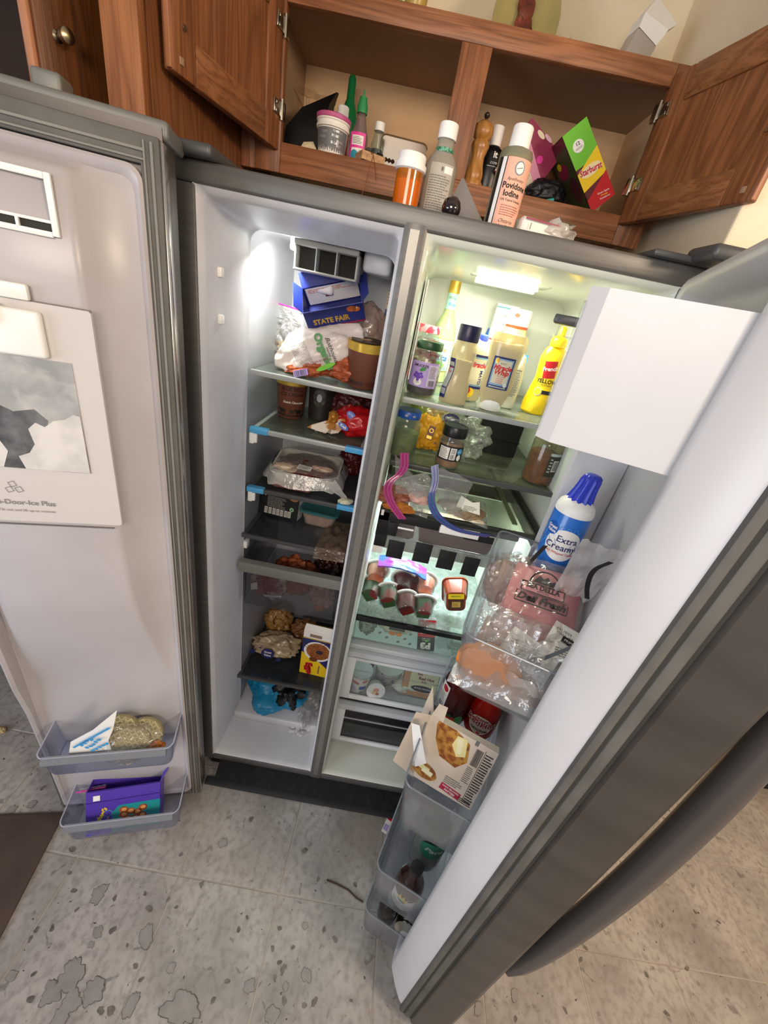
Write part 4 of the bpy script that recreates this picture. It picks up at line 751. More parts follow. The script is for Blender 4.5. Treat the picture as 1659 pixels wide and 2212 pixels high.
# ================================================================ above the cabinet
Uz = 2.1445
t = thing('oval_plate', 'olive oval plate with a reddish figure leaning on the wall', 'plate', (.555, .55, Uz), (-.12, 0, 0))
b = B(); b.loft([[(.078 * k * math.cos(q), yy, .095 + .095 * k * math.sin(q)) for q in [2 * PI * m / 40 for m in range(40)]] for k, yy in ((.05, .006), (.7, .006), (.85, .0), (1.0, -.006), (1.0, -.002), (.8, .010), (.05, .012))]); b.done('plate_body', M('olive_glaze', '#8d8455', .25, col2='#a89a62', scale=8), t)
b = B()
for k, (x, z, rx, rz) in enumerate(((.0, .06, .022, .045), (-.005, .11, .018, .03), (.012, .045, .02, .03), (-.016, .04, .016, .022))): b.blob((x, -.002, z), (rx, .006, rz), .35, 3, k + 3, 3)
b.done('relief_figure', M('relief_red', '#8c3f26', .4, col2='#4a2018', scale=30), t); B().blob((-.024, -.005, .038), (.012, .006, .02), .2, 3, 2, 3).done('dark_figure', M('relief_dark', '#14110e', .3), t); B().blob((.006, -.008, .032), (.005, .003, .012), .1, 3, 2, 2).done('white_figure', K['cap'], t)
t = thing('plastic_plant', 'pale green plastic leaves on the cabinet top right of the plate', 'plant', (.655, .47, Uz))
for k in range(7): 
    a_ = k * .9; b = B(); p = Vector((.012 * math.cos(a_), .012 * math.sin(a_), 0)); b.face([p, p + Vector((.012 * math.cos(a_), .01 * math.sin(a_), .016)), p + Vector((.02 * math.cos(a_), .02 * math.sin(a_), .03)), p + Vector((.004 * math.cos(a_ + 1), .006 * math.sin(a_ + 1), .016))]); b.solid(.0008); b.done('leaf', M('leaf_green', '#8aa25c', .5), t, smooth=False)
t = thing('plastic_carton', 'translucent folded plastic carton standing tilted on the cabinet top', 'carton', (.800, .52, Uz + .004), (-.05, .30, .2))
B().box(-.030, .030, -.022, .022, 0, .085, .004).done('carton_body', film('carton_milk', '#d9cfc4', '#c8bfb6', .72, .3), t); b = B(); b.loft([[(-.029, -.021, .085), (.029, -.021, .085), (.029, .021, .085), (-.029, .021, .085)], [(-.034, -.026, .105), (.032, -.030, .112), (.036, .02, .120), (-.03, .024, .112)], [(-.02, -.010, .150), (.05, -.015, .140), (.052, .02, .145), (-.018, .02, .152)]], True, False, False); b.solid(.001); b.done('folded_top', K['paper'], t, ang=.3)
for k, (x, m, lab) in enumerate(((.252, K['lime'], 'lime green toy piece on the cabinet top by the frame edge'), (.305, M('amber_cup', '#b89a50', .3), 'amber glass cup on the cabinet top beside the lime piece'))):
    t = thing(['toy_piece', 'amber_cup'][k], lab, ['toy', 'cup'][k], (x, .46, Uz))
    if k == 0: B().blob((0, 0, .02), (.03, .02, .022), .25, 2.5, 5, 3, 0).done('toy_body', m, t)
    else: B().lathe([(.018, 0), (.020, .002), (.026, .05), (.024, .05), (.018, .004), (.001, .003)]).done('cup_body', m, t)
# ================================================================ freezer contents
choc = M('tub_brown', '#6a3c2a', .45); darklid = M('lid_black', '#15100c', .4)
def ice_tub(label, loc, r, h, rot=0):
    t = thing('ice_cream_tub', label, 'tub', loc, (0, 0, rot)); pr = [(r * .80, 0), (r * .84, .002), (r * .985, h - .022)]
    B().lathe(pr, 40).done('tub_body', choc, t); B().lathe([(r, h - .022), (r * 1.03, h - .021), (r * 1.03, h - .002), (r * .99, h), (r * .97, h - .002), (.001, h - .0025)], 44).done('lid', K['gold'], t)
    Art(lambda s, u, q: Vector((s, u, h + .0002 + q))).ell(0, 0, r * .88, r * .88, darklid, 0, 30).ell(-.005, .004, r * .35, r * .18, K['gold'], 1, rot=.5).text('ICE CREAM', 0, -.022, .010, K['gold'], 2, bold=.02).done(t, 'lid_print')
    return t, prof_r(pr)
t, g = ice_tub('brown ice cream tub with gold lid on the top freezer shelf', (.336, .262, 1.3965), .048, .112)
t.rotation_euler = (.10, 0, 0); t.location.y -= .0; t.location.z += .004
Art(cyl(g)).rect(-.045, .045, .008, .020, M('tub_dark', '#54291c', .5), 1).lines(-.075, -.045, .01, .07, 14, M('tub_fine', '#8a5c48', .5), 1, .4).bars(-.03, .005, .010, .019, K['ink'], 2, 12).done(t)
t, g = ice_tub('brown ice cream tub with gold lid on the second freezer shelf', (.121, .375, 1.2465), .045, .120, .25)
a = Art(cyl(g)); a.text('BLUE BELL', .002, .088, .0145, M('tub_ink', '#2b0f0a', .5), 1, bold=.02).text('ICE CREAM', .002, .073, .0145, M('tub_ink', ''), 1, bold=.02).text('Dutch Chocolate', .008, .050, .0088, K['paper'], 1, bold=.02, shear=.15)
for x, s_ in ((-.024, 1), (.004, .6), (.026, 1.1)):   # grazing cattle
    a.ell(x, .024, .010 * s_, .0055 * s_, K['ink'], 1, 14).ell(x - .011 * s_, .027, .004 * s_, .003 * s_, K['ink'], 1, 10)
    for q in (-.007, -.004, .004, .007): a.rect(x + q * s_ - .0008, x + q * s_ + .0008, .024 - .013 * s_, .024, K['ink'], 1)
a.rect(-.045, .05, .008, .012, K['ink'], 1); a.done(t)
t = carton('corn_dog_carton', 'open blue frozen snack carton lying on top of the vegetable bag', (.240, .30, 1.556), .145, .085, .052, K['navy'], (math.radians(40), math.radians(-20), math.radians(4)), open_top=True)
nv = M('carton_navy', '#1d2a78', .4); w, d_, h = .145, .085, .052
a = Art(fF(w, d_, h)); a.rect(-w / 2, w / 2, 0, h, nv, 0).text('STATE FAIR', -.010, .020, .0205, K['gold'], 3, bold=.04, xs=.86).ell(.044, .041, .011, .008, M('corn_dog_print', '#c7682c', .5), 2).ell(.056, .038, .009, .007, M('corn_dog_print', ''), 2).rect(-.0725, .0725, 0, .005, K['maroon'], 1).text('6', .058, .042, .010, K['paper'], 3).done(t)
flap(t, [(-.0725, -.0425, .052), (.0725, -.0425, .052), (.078, -.075, .078), (-.070, -.075, .078)][::-1], nv)
flap(t, [(-.0725, .0425, .052), (.0725, .0425, .052), (.0725, .062, .080), (-.0725, .062, .080)], nv); flap(t, [(-.0725, -.0425, .052), (-.0725, .0425, .052), (-.088, .04, .075), (-.088, -.04, .075)], nv); flap(t, [(.0725, -.0425, .052), (.0725, .0425, .052), (.092, .035, .07), (.092, -.04, .07)], nv)
Art(plane((0, .0405, 0), (1, 0, 0), (0, 0, 1), (0, -1, 0))).rect(-.066, .066, .004, .05, K['paper'], 0).rect(-.02, .0, .02, .032, K['maroon'], 1).lines(-.06, .06, .035, .046, 3, K['orange'], 1).done(t, 'inner_panel')
t = thing('vegetable_bag', 'large white and green bag of frozen carrots slumped on the top freezer shelf', 'bag', (.245, .29, 1.397))
crumple(t, (-.03, -.004, .062), (.125, .055, .064), M('bag_white_print', '#e6dad4', .28, bump=.4, bscale=30), 'bag_skin', .16, 1.7, 3, .002, 5, Euler((0, math.radians(-24), 0)))
crumple(t, (.060, .060, .120), (.075, .045, .075), film('carrot_bag_film', '#f0e6e2', '#cfb0a4', .45, .2, 2, bump=.5, bscale=35), 'bag_neck', .16, 1.8, 7, .03, 5, Euler((0, math.radians(-35), 0)))
o = B().blob((.05, -.022, .036), (.060, .038, .034), .25, 3, 5, 4, .002).done('carrot_window', M('carrot_orange', '#c2643a', .4, col2='#8f3f1c', scale=60, bump=.5, bscale=60), t, ang=.5)
o = B().blob((-.045, -.035, .022), (.062, .030, .022), .22, 3, 8, 4, .002, Euler((0, math.radians(-16), 0)).to_matrix()).done('carrot_window', M('carrot_orange', ''), t, ang=.5)
def slant(o_, ang, yaw=0): return plane(o_, (math.cos(ang) * math.cos(yaw), math.cos(ang) * math.sin(yaw), math.sin(ang)), (-math.sin(ang), .25, math.cos(ang)), (0, -1, 0))
a = Art(slant((-.030, -.0700, .060), math.radians(-58))); a.text('Organics', .0, .022, .026, K['green'], 1, bold=.05, xs=.95).text('Bolthouse', .002, .042, .015, K['ink'], 1, shear=.5).text('FARMS', .006, .032, .008, K['ink'], 1); a.lines(-.04, .02, -.05, -.012, 12, K['greytxt'], 1, .35); a.done(t)
a = Art(slant((-.055, -.074, .010), math.radians(20))); a.rect(-.026, .012, -.004, .012, K['lilac'], 1).bars(-.024, .010, -.003, .011, K['ink'], 2, 14).text('TWIN RIVERS', .046, .024, .008, K['maroon'], 2, rot=.1).ell(.06, .008, .026, .006, K['lime'], 1, rot=.2).done(t, 'barcode_label')
t = thing('zip_bag', 'clear zip bag with magenta zipper at the left of the top freezer shelf', 'bag', (.105, .42, 1.397))
crumple(t, (-.012, 0, .055), (.045, .04, .055), K['bag'], 'bag_skin', .25, 3, 2, .001); B().blob((-.012, 0, .030), (.035, .03, .028), .3, 3, 4, 3, .002).done('frozen_food', M('pale_food', '#c9b480', .5, col2='#a88a4c', scale=40), t)
pillow(t, [(-.060, -.005, .10), (.030, -.03, .10), (.030, -.03, .142), (-.060, -.005, .148)], .008, K['bag'], amp=.006, seed=3); B().tube([(-.064, -.006, .149), (-.02, -.016, .146), (.035, -.032, .142)], .0022, 6).done('zipper', K['magenta'], t)
t = carton('narrow_blue_carton', 'narrow blue carton standing at the right wall of the top freezer shelf', (.362, .44, 1.397), .018, .05, .235, nv); Art(fF(.018, .05, .235)).rect(-.009, .009, .19, .234, K['cream'], 0).lines(-.007, .007, .2, .23, 4, K['orange'], 1).done(t)
t = thing('pale_food_bag', 'pale frosted food bag behind the brown tub on the top shelf', 'bag', (.325, .40, 1.397)); crumple(t, (0, 0, .075), (.045, .05, .075), M('frost_food', '#9b7a5c', .5, col2='#6f4e38', scale=30), 'bag_skin', .22, 3, 12, .001)
# second shelf
t = thing('dark_round_carton', 'dark round carton behind the brown ice cream tub on the second shelf', 'carton', (.205, .415, 1.2465)); B().lathe([(.036, 0), (.038, .002), (.042, .125), (.001, .126)], 36).done('carton_body', M('dark_carton', '#2a2322', .5), t)
Art(cyl(lambda z: .038 + z * .033)).text("STEWART'S", 0, .104, .010, K['silver'], 1, bold=.02, rot=-.1).ell(0, .07, .020, .026, M('grey_print', '#57504c', .5, col2='#2a2322', scale=60), 1).ell(0, .07, .008, .012, K['silver'], 2).done(t)
t = thing('red_snack_bag', 'bright red snack bag with twisted open end on the second freezer shelf', 'bag', (.315, .31, 1.2465))
crumple(t, (.015, .0, .042), (.058, .05, .044), M('foil_red', '#b8131c', .25, bump=.3, bscale=30), 'bag_skin', .25, 2.2, 4, .001, 4)
b = B()
for k in range(7):
    a_ = -2.5 + k * .42; c_ = Vector((-.045, -.03, .045)); e_ = c_ + Vector((.055 * math.cos(a_) - .02, -.012, .05 * math.sin(a_) + .0)); f_ = c_ + Vector((.055 * math.cos(a_ + .38) - .02, -.004, .05 * math.sin(a_ + .38)))
    if e_.z < .002: e_.z = .003
    if f_.z < .002: f_.z = .003
    b.face([c_, e_, f_])
b.solid(.001); b.done('bag_end', M('foil_mix', '#e9ddd0', .3, col2='#b5762a', scale=35, lo=.48, hi=.52), t, smooth=False)
flap(t, [(-.045, -.03, .045), (-.115, -.045, .010), (-.060, -.05, .004), (-.035, -.045, .028)], M('foil_mix', ''), 'bag_corner'); B().blob((-.045, -.034, .050), (.014, .012, .018), .3, 3, 3, 3).done('twist', M('foil_gold', '#b5762a', .3, .3), t)
a = Art(slant((-.010, -.056, .040), -.5)); a.ell(.0, -.004, .016, .008, K['blue'], 1).text('Kraft', 0, -.004, .009, K['paper'], 2, bold=.03).ell(-.002, .034, .013, .009, K['blue'], 1).text('BITES', -.002, .034, .007, K['paper'], 2).done(t)
t = thing('frosty_red_bag', 'dim red frozen bag standing behind the red snack bag', 'bag', (.290, .43, 1.2465)); crumple(t, (0, 0, .05), (.07, .04, .055), M('dim_red', '#4a1014', .4), 'bag_skin', .2, 3, 6, .001)
# third shelf: wrapped meat
t = thing('meat_tray', 'white foam tray of dark red meat in loose clear film on the third freezer shelf', 'tray', (.208, .305, 1.092), (math.radians(8), 0, math.radians(2)))
def tray(t, w, d, h, m, nm='foam_tray', r=.02):
    def rr(k, z): return [(p[0], p[2], z) for p in rrect(-w / 2 * k, w / 2 * k, -d / 2 * k, d / 2 * k, r, 0)]
    b = B(); b.loft([rr(.84, 0), rr(.90, h * .3), rr(.98, h * .75), rr(.985, h * .95), rr(1.02, h), rr(1.02, h - .003), rr(.96, h - .003), rr(.88, h * .35)], True, True, True); return b.done(nm, m, t, ang=.6)
tray(t, .196, .15, .040, M('foam_white', '#ddd6cc', .6))
B().blob((0, .004, .034), (.086, .062, .016), .12, 3, 2, 4).done('meat', M('meat_dark', '#5a2426', .35, col2='#7a3a34', scale=18, bump=.3, bscale=25), t); B().blob((-.055, -.045, .044), (.036, .02, .008), .3, 3, 8, 3).done('fat', M('meat_fat', '#cfa79a', .4, col2='#e2c8b0', scale=30), t); B().blob((.045, -.025, .047), (.03, .014, .006), .3, 3, 5, 3).done('fat', M('meat_fat', ''), t)
b = B(); b.grid(lambda s, u: Vector(((s - .5) * .20, (u - .5) * .152, .050 + .004 * noise.noise(Vector((s * 6, u * 6, 0))) - .012 * (abs(s - .5) * 2) ** 6)), 24, 18); b.done('cling_film', K['bag'], t)
def skirt(s, u): 
    a_ = 2 * PI * s; rx, ry = .104 + .018 * u, .082 + .02 * u; q = noise.noise(Vector((math.cos(a_) * 2.5, math.sin(a_) * 2.5, 4))); return Vector((math.copysign(abs(math.cos(a_)) ** .6, math.cos(a_)) * (rx + .010 * q * u), math.copysign(abs(math.sin(a_)) ** .6, math.sin(a_)) * (ry + .01 * q * u), .048 - (.036 + .010 * q) * u))
b = B(); b.grid(skirt, 60, 6); b.done('loose_film', K['bagm'], t, ang=.4)
b = B(); b.grid(lambda s, u: Vector((.085 + .065 * u + .02 * (s - .5) * (1 - u), -.085 - .01 * u, .042 - .054 * u + .03 * (s - .5) * (1 - u * .8) + .004 * noise.noise(Vector((s * 5, u * 5, 1))))), 8, 12); b.done('film_tail', K['bagm'], t)
Art(plane((0, 0, .0545), (1, 0, 0), (0, 1, 0))).rect(-.022, .020, -.062, -.036, K['paper'], 0, rot=-.1).lines(-.018, .016, -.058, -.040, 5, K['greytxt'], 1).done(t, 'price_label')
t = thing('flat_meat_pack', 'flat brownish frozen meat pack lying under the white meat tray', 'pack', (.182, .285, 1.069)); B().box(-.062, .055, -.06, .06, 0, .019, .008, 3).jitter(.0012).done('pack_body', M('frozen_meat', '#6d4642', .35, col2='#85605a', scale=30), t)
t = thing('ice_scrap', 'small crumpled cream paper scrap at the right front of the third shelf', 'scrap', (.346, .212, 1.0712), (0, 0, .4)); B().blob((0, 0, .006), (.022, .013, .007), .3, 3, 3, 3, .0003).done('scrap_body', M('scrap_cream', '#cfcbb2', .5), t, ang=.4)
t = thing('dark_bag', 'dark frozen parcel at the right wall of the third freezer shelf', 'bag', (.325, .44, 1.069)); crumple(t, (0, 0, .045), (.045, .05, .048), M('dim_red', ''), 'bag_skin', .2, 3, 15, .001)
# fourth shelf
t = carton('black_carton', 'black carton with white nutrition print on the fourth freezer shelf', (.122, .335, .916), .135, .05, .085, M('matt_black', '#100f10', .45), (math.radians(-8), 0, math.radians(-5)))
a = Art(fF(.135, .05, .085)); wi = M('white_ink', '#d6d2cc', .5); a.lines(-.038, .028, .030, .068, 8, M('dim_ink', '#8c8884', .5), 1, .5)
for x in (-.040, -.026, -.012, .001, .014, .028, .040): a.rect(x - .0055, x + .005, .006, .028, wi, 1).lines(x - .0045, x + .004, .008, .026, 5, K['ink'], 2, .5, 0)
a.ell(.046, .036, .008, .008, K['green'], 1).ell(.046, .036, .006, .006, wi, 2).ell(.046, .036, .004, .0045, K['green'], 3).ell(0, .078, .008, .006, wi, 1).ell(0, .078, .006, .0045, K['ink'], 2).ell(.050, .074, .014, .008, M('hash_pic', '#9c6a42', .5), 1).rect(-.055, -.044, .068, .071, wi, 1, rot=-.5); a.done(t)
Art(fR(.135, .05, .085)).rect(-.025, .025, .001, .084, K['paper'], 0).done(t, 'side_print')
t = thing('food_container', 'clear food container with teal lid rim beside the black carton', 'container', (.258, .345, .916), (0, 0, -.05))
def rr2(w, d, z, r=.02): return [(p[0], p[2], z) for p in rrect(-w / 2, w / 2, -d / 2, d / 2, r, 0)]
b = B(); b.loft([rr2(.098, .075, 0), rr2(.118, .09, .045), rr2(.124, .096, .046), rr2(.124, .096, .049)], True, True, False); b.done('container_body', film('container_clear', '#e8e4e0', '#cfc4bc', .30, .15), t); b = B(); b.loft([rr2(.130, .102, .046), rr2(.132, .104, .048), rr2(.132, .104, .054), rr2(.12, .092, .0555), rr2(.116, .088, .054)], True, False, True); b.done('lid', film('teal_lid', '#6fb4ba', '#4f9aa2', .5, .2), t); b = B(); b.loft([rr2(.092, .07, .003), rr2(.110, .084, .036)]); b.done('contents', M('pinkish_food', '#b08a7c', .5, col2='#c9a494', scale=40), t)
t = thing('flat_brown_bag', 'flat translucent bag of brown food hanging over the fourth shelf edge', 'bag', (.315, .28, .917)); pillow(t, [(-.035, -.100, .002), (.056, -.100, .002), (.050, .07, .006), (-.030, .07, .006)], .016, film('brown_bag', '#c9bcae', '#8a7462', .5, .2, 1.6), seed=5, nrm=(0, 0, 1)); pillow(t, [(-.038, -.106, -.034), (.056, -.106, -.030), (.056, -.100, .004), (-.035, -.100, .004)], .008, film('brown_bag', ''), seed=8, nrm=(0, -1, 0))
# drawer contents
D = .6605
for k, (nm, lab, x, y, z, r, m, sd) in enumerate((('nugget_bag', 'open bag of orange breaded nuggets in the freezer drawer', .215, .26, .075, (.075, .05, .065), M('nugget', '#a8582a', .55, col2='#7e3a1a', scale=50, bump=.6, bscale=50), 3),
   ('sausage_bag', 'dark red and white packet at the left of the freezer drawer', .140, .225, .055, (.055, .045, .05), M('packet_redwhite', '#8c3c3e', .4, col2='#c9b4b4', scale=14, lo=.48, hi=.55), 7),
   ('poultry_bag', 'pale pink poultry bag at the right of the freezer drawer', .315, .225, .045, (.040, .040, .045), M('poultry', '#b08478', .35, col2='#caa79c', scale=20), 9),
   ('dark_food_bag', 'dark brown frozen bag behind the poultry bag in the drawer', .315, .33, .07, (.05, .05, .07), M('dark_food', '#3a1c12', .4), 11))):
    t = thing(nm, lab, 'bag', (x, y, D)); crumple(t, (0, 0, z), r, m, 'bag_skin', .25, 3, sd, .001)
    if k == 0:
        for q in range(12): B().blob((random.uniform(-.05, .05), random.uniform(-.035, .02), z + random.uniform(.035, .06)), (.014, .012, .011), .25, 3, q, 2).done('nugget', M('nugget', ''), t)
        flap(t, [(-.06, -.05, .095), (-.03, -.055, .105), (-.02, -.05, .09), (-.05, -.045, .082)], K['paper'])
    if k == 1: flap(t, [(-.052, -.05, .075), (-.03, -.054, .09), (-.028, -.052, .06), (-.05, -.05, .05)], K['paper']); flap(t, [(-.01, -.052, .040), (.05, -.056, .052), (.052, -.054, .045), (-.005, -.05, .032)], K['paper'])
    if k == 2: B().blob((.0, -.036, .018), (.016, .008, .012), .2, 3, 2, 3).done('orange_cap', M('orange_meat', '#b5623c', .4), t)
# fifth shelf
Fz = .2905
t = carton('waffle_carton', 'yellow and blue waffle carton standing on the lowest freezer shelf', (.322, .255, Fz), .108, .038, .225, K['yellow'], (0, 0, math.radians(-3)), open_top=True)
a = Art(fF(.108, .038, .225)); w = .108
a.rect(-w / 2, w / 2, 0, .19, K['yellow'], 0).rect(-w / 2, w / 2, .19, .225, K['paper'], 0).rect(-w / 2, w / 2, .187, .191, K['gold'], 1).poly([(-w / 2, .186), (w / 2, .186), (w / 2, .045), (.02, .075), (-w / 2, .115)], K['navy'], 1)
a.ell(.006, .128, .054 - .001, .050, K['paper'], 2, 30).ell(.008, .130, .045, .042, M('waffle', '#b06c30', .5, col2='#8a4a1c', scale=90), 3, 30)
for k in range(-3, 4): a.rect(.008 + k * .0125 - .001, .008 + k * .0125 + .001, .130 - .036, .130 + .036, M('waffle_dark', '#6e3815', .5), 4, rot=.6); a.rect(.008 - .036, .008 + .036, .130 + k * .0125 - .001, .130 + k * .0125 + .001, M('waffle_dark', ''), 4, rot=.6)
a.ell(.014, .128, .013, .011, M('berry', '#2c2038', .5), 5).ell(-.006, .086, .016, .012, M('waffle_dark', ''), 5).text('Eggo', -.018, .032, .034, K['red'], 3, bold=.08, rot=-PI / 2 + .15, xs=.8).text('Eggo', -.018, .032, .034, K['red'], 3, bold=.03, rot=-PI / 2 + .15).text('Homestyle', .020, .035, .010, K['navy'], 3, rot=-PI / 2, bold=.03).rect(-.03, .015, .197, .212, M('card_brown', '#8c7660', .6), 2)
a.done(t)
flap(t, [(-.054, -.019, .225), (.054, -.019, .225), (.052, -.006, .245), (-.052, -.006, .245)], K['paper'])
t = thing('cream_snack_bag', 'cream bag of frozen pieces with blue oval badge on the lowest shelf', 'bag', (.150, .315, Fz)); crumple(t, (0, 0, .038), (.088, .055, .038), film('cream_bag', '#e8dcc8', '#c9b494', .75, .25, 1.6, bump=.5, bscale=30), 'bag_skin', .25, 2.6, 5, .001, 5)
for q in range(10): B().blob((random.uniform(-.06, .06), random.uniform(-.035, .02), random.uniform(.015, .05)), (.016, .014, .012), .25, 3, q, 2).done('food_piece', M('tan_food', '#b08a58', .5), t)
a = Art(slant((-.015, -.064, .05), 0)); a.ell(0, 0, .025, .021, K['navy'], 1).text('Great', 0, .006, .012, K['paper'], 2, bold=.02).text('Value', 0, -.007, .012, K['paper'], 2, bold=.02).done(t); a = Art(slant((-.015, -.064, .05), 0)); a.ell(-.03, .02, .006, .003, K['navy'], 1).rect(.035, .055, -.024, -.012, K['navy'], 1, rot=.5).rect(-.07, -.05, -.01, .005, K['navy'], 1, rot=-.3).done(t)
t = thing('twisted_brown_bag', 'tan bag with dark tie behind the cream snack bag', 'bag', (.125, .42, Fz)); crumple(t, (0, 0, .065), (.055, .045, .065), M('tan_bag', '#a27a44', .35, col2='#7e5a30', scale=14, bump=.3, bscale=25), 'bag_skin', .25, 2.6, 8, .001); B().tube([(.0, -.048, .13), (-.01, -.05, .10), (-.004, -.05, .085)], .002, 6).done('tie', K['black'], t)
t = thing('brown_frozen_bag', 'brown frozen bag between the tan bag and the waffle carton', 'bag', (.245, .40, Fz)); crumple(t, (0, 0, .05), (.055, .045, .052), M('brown_food', '#6b4428', .4, col2='#8c6440', scale=20), 'bag_skin', .25, 3, 13, .001)
# freezer bottom
t = thing('blue_bag', 'blue plastic bag with dark contents slumped at the bottom of the freezer', 'bag', (.205, .270, .1185))
B().blob((-.01, 0, .055), (.122, .118, .066), .25, 1.4, 6, 5, .001).done('bag_skin', M('sack_blue', '#0f7fae', .4, bump=.2, bscale=25), t)
B().blob((.030, -.035, .070), (.062, .070, .050), .35, 2.2, 3, 4).done('dark_contents', M('black_film', '#07080a', .45), t)
B().blob((-.045, -.030, .100), (.034, .03, .018), .3, 3, 4, 4).done('printed_packet', M('packet_paleblue', '#7fa3b8', .35, col2='#c3cfd6', scale=30), t)
B().tube([(-.085, -.035, .07), (-.055, -.075, .055), (-.03, -.105, .030)], [.004, .006, .003], 6).done('drawstring', M('black_film', ''), t)
t = thing('frost_bag', 'frosty clear bag crumpled at the right of the blue bag', 'bag', (.335, .22, .1185)); crumple(t, (0, 0, .035), (.040, .09, .036), K['bag'], 'bag_skin', .35, 3, 3, .001); 
t = thing('frost_patch', 'crumbs of frost on the freezer floor before the blue bag', 'frost', (.30, .16, .0885)); 
for k in range(14): B().blob((random.uniform(-.06, .05), random.uniform(-.045, .01), .003), (.008, .008, .004), .4, 3, k, 2, 0).done('frost_lump', M('frost', '#cfcfd2', .5), t)
# ================================================================ refrigerator shelf 1 (z 1.422)
A = 1.4225
gl = K['clearg']
redjam = M('red_jam', '#7a0f14', .25, col2='#4a070c', scale=30); grapej = M('grape_jelly', '#3a0c22', .2)
t, g = jar('jam_jar', 'strawberry jam jar with checked lid and smeared glass behind the grape jar', (.478, .335, A), .040, .150, gl, redjam, M('lid_check', '#c7848c', .4, col2='#a82a3c', scale=70, lo=.48, hi=.52), .30, cat='jar')
B().lathe([(.0382, .03), (.0388, .05), (.0388, .10), (.036, .118)], 36, cap=False).done('jam_smear', film('jam_smear', '#ffffff', '#8c1a16', .05, .3, .4, frost=.95, bscale=55), t)
Art(cyl(.0404)).rect(-.045, .045, .020, .062, K['red'], 1).ell(0, .066, .026, .010, K['cream'], 1).text("SMUCKER'S", 0, .066, .008, K['ink'], 2, bold=.02).text('Red Raspberry', 0, .046, .0085, K['paper'], 2, rot=-.1).text('PRESERVES', 0, .034, .008, K['paper'], 2).done(t)
t, g = jar('jelly_jar', 'grape jelly jar with dark green lid and lilac label', (.487, .185, A), .037, .122, gl, grapej, M('lid_green', '#14401f', .35), .24)
B().lathe([(.0352, .026), (.0362, .05), (.0362, .082), (.033, .098)], 36, cap=False).done('jelly_smear', film('jelly_smear', '#ffffff', '#7e1c30', .04, .3, .4, frost=.8, bscale=50), t)
a = Art(cyl(.0374)); a.rect(-.040, .034, .022, .078, K['lilac'], 1).rect(.008, .031, .026, .074, M('label_pale', '#ddd0ea', .5), 2).lines(.010, .030, .044, .071, 9, K['greytxt'], 3).bars(.012, .029, .027, .040, K['ink'], 3, 12).text('SMUCKER', -.012, .069, .008, K['ink'], 2, bold=.03)
for dx, dz in ((0, 0), (.006, .002), (-.006, .002), (.003, -.006), (-.003, -.006), (0, -.012), (.009, -.004), (-.009, -.004)): a.ell(-.014 + dx, .050 + dz, .0036, .0036, K['purple'], 3, 12)
a.ell(-.006, .062, .008, .004, K['green'], 3, rot=.4).ell(-.014, .033, .010, .008, K['paper'], 2).text('100', -.014, .032, .006, K['purple'], 3); a.done(t)
t = thing('cordial_bottle', 'tall glass bottle of pale lime cordial with gold screw cap at the back', 'bottle', (.530, .445, A))
pr = [(.030, 0), (.0335, .004), (.0335, .130), (.030, .152), (.018, .180), (.0135, .200), (.0130, .242)]
B().lathe(pr, 32).done('glass', film('cordial_glass', '#e6f0cf', '#cfdcae', .45, .06), t); B().lathe([(.0150, .236), (.0158, .240), (.0152, .244), (.0150, .266), (.001, .267)], 28).done('cap', K['gold'], t)
B().lathe([(.0315, .004), (.0315, .128), (.017, .176), (.012, .198)]).done('cordial', M('cordial_lime', '#cdd9a4', .3), t)
a = Art(cyl(prof_r(pr))); mint = M('label_mint', '#a8e0cf', .45); a.rect(-.030, .036, .035, .120, mint, 1).rect(-.030, .036, .119, .1205, K['gold'], 2).rect(-.030, .036, .034, .036, K['gold'], 2).text('Wine', -.006, .092, .018, K['orange'], 3, shear=.3, bold=.02).text('Rita', .004, .070, .022, K['blue'], 3, shear=.3, bold=.02).ell(.0, .05, .018, .010, K['lime'], 2).lines(-.02, .03, .038, .046, 2, K['greytxt'], 3)
a.done(t); a = Art(cyl(prof_r(pr))); a.rect(-.016, .016, .196, .236, mint, 1).text('Wine', -.001, .224, .010, K['ink'], 3, shear=.3).text('Rita', .001, .208, .012, K['lblue'], 3, shear=.3, bold=.02); a.done(t)
# mayonnaise
creamm = M('mayo_cream', '#e2d6b2', .35); mfilm = film('squeeze_plastic', '#efe8cf', '#ddd2ae', .55, .14)
t = thing('mayo_bottle', 'squeeze bottle of pale mayonnaise with navy cap at the shelf front', 'bottle', (.565, .158, A), (0, 0, .25))
pr = [(.030, 0), (.0335, .004), (.033, .035), (.027, .062), (.0255, .080), (.029, .105), (.0285, .125), (.024, .136), (.0215, .142)]
B().lathe(pr, 36, sy=.72).done('bottle_body', mfilm, t); B().lathe([(.028, .003), (.031, .008), (.030, .035), (.025, .062), (.0235, .08), (.026, .098)], 32, sy=.68).done('contents', creamm, t); B().lathe([(.0245, .138), (.0250, .141), (.0250, .168), (.0235, .171), (.001, .171)], 36, sy=.82).done('cap', M('cap_navy', '#17123f', .35), t)
Art(ovalp(prof_r(pr), .72, -1.35)).rect(-.018, .014, .012, .10, K['navy'], 1).rect(-.015, .012, .02, .092, K['silver'], 2).text('C', 0, .075, .02, K['red'], 3, shear=.2, bold=.03).done(t)
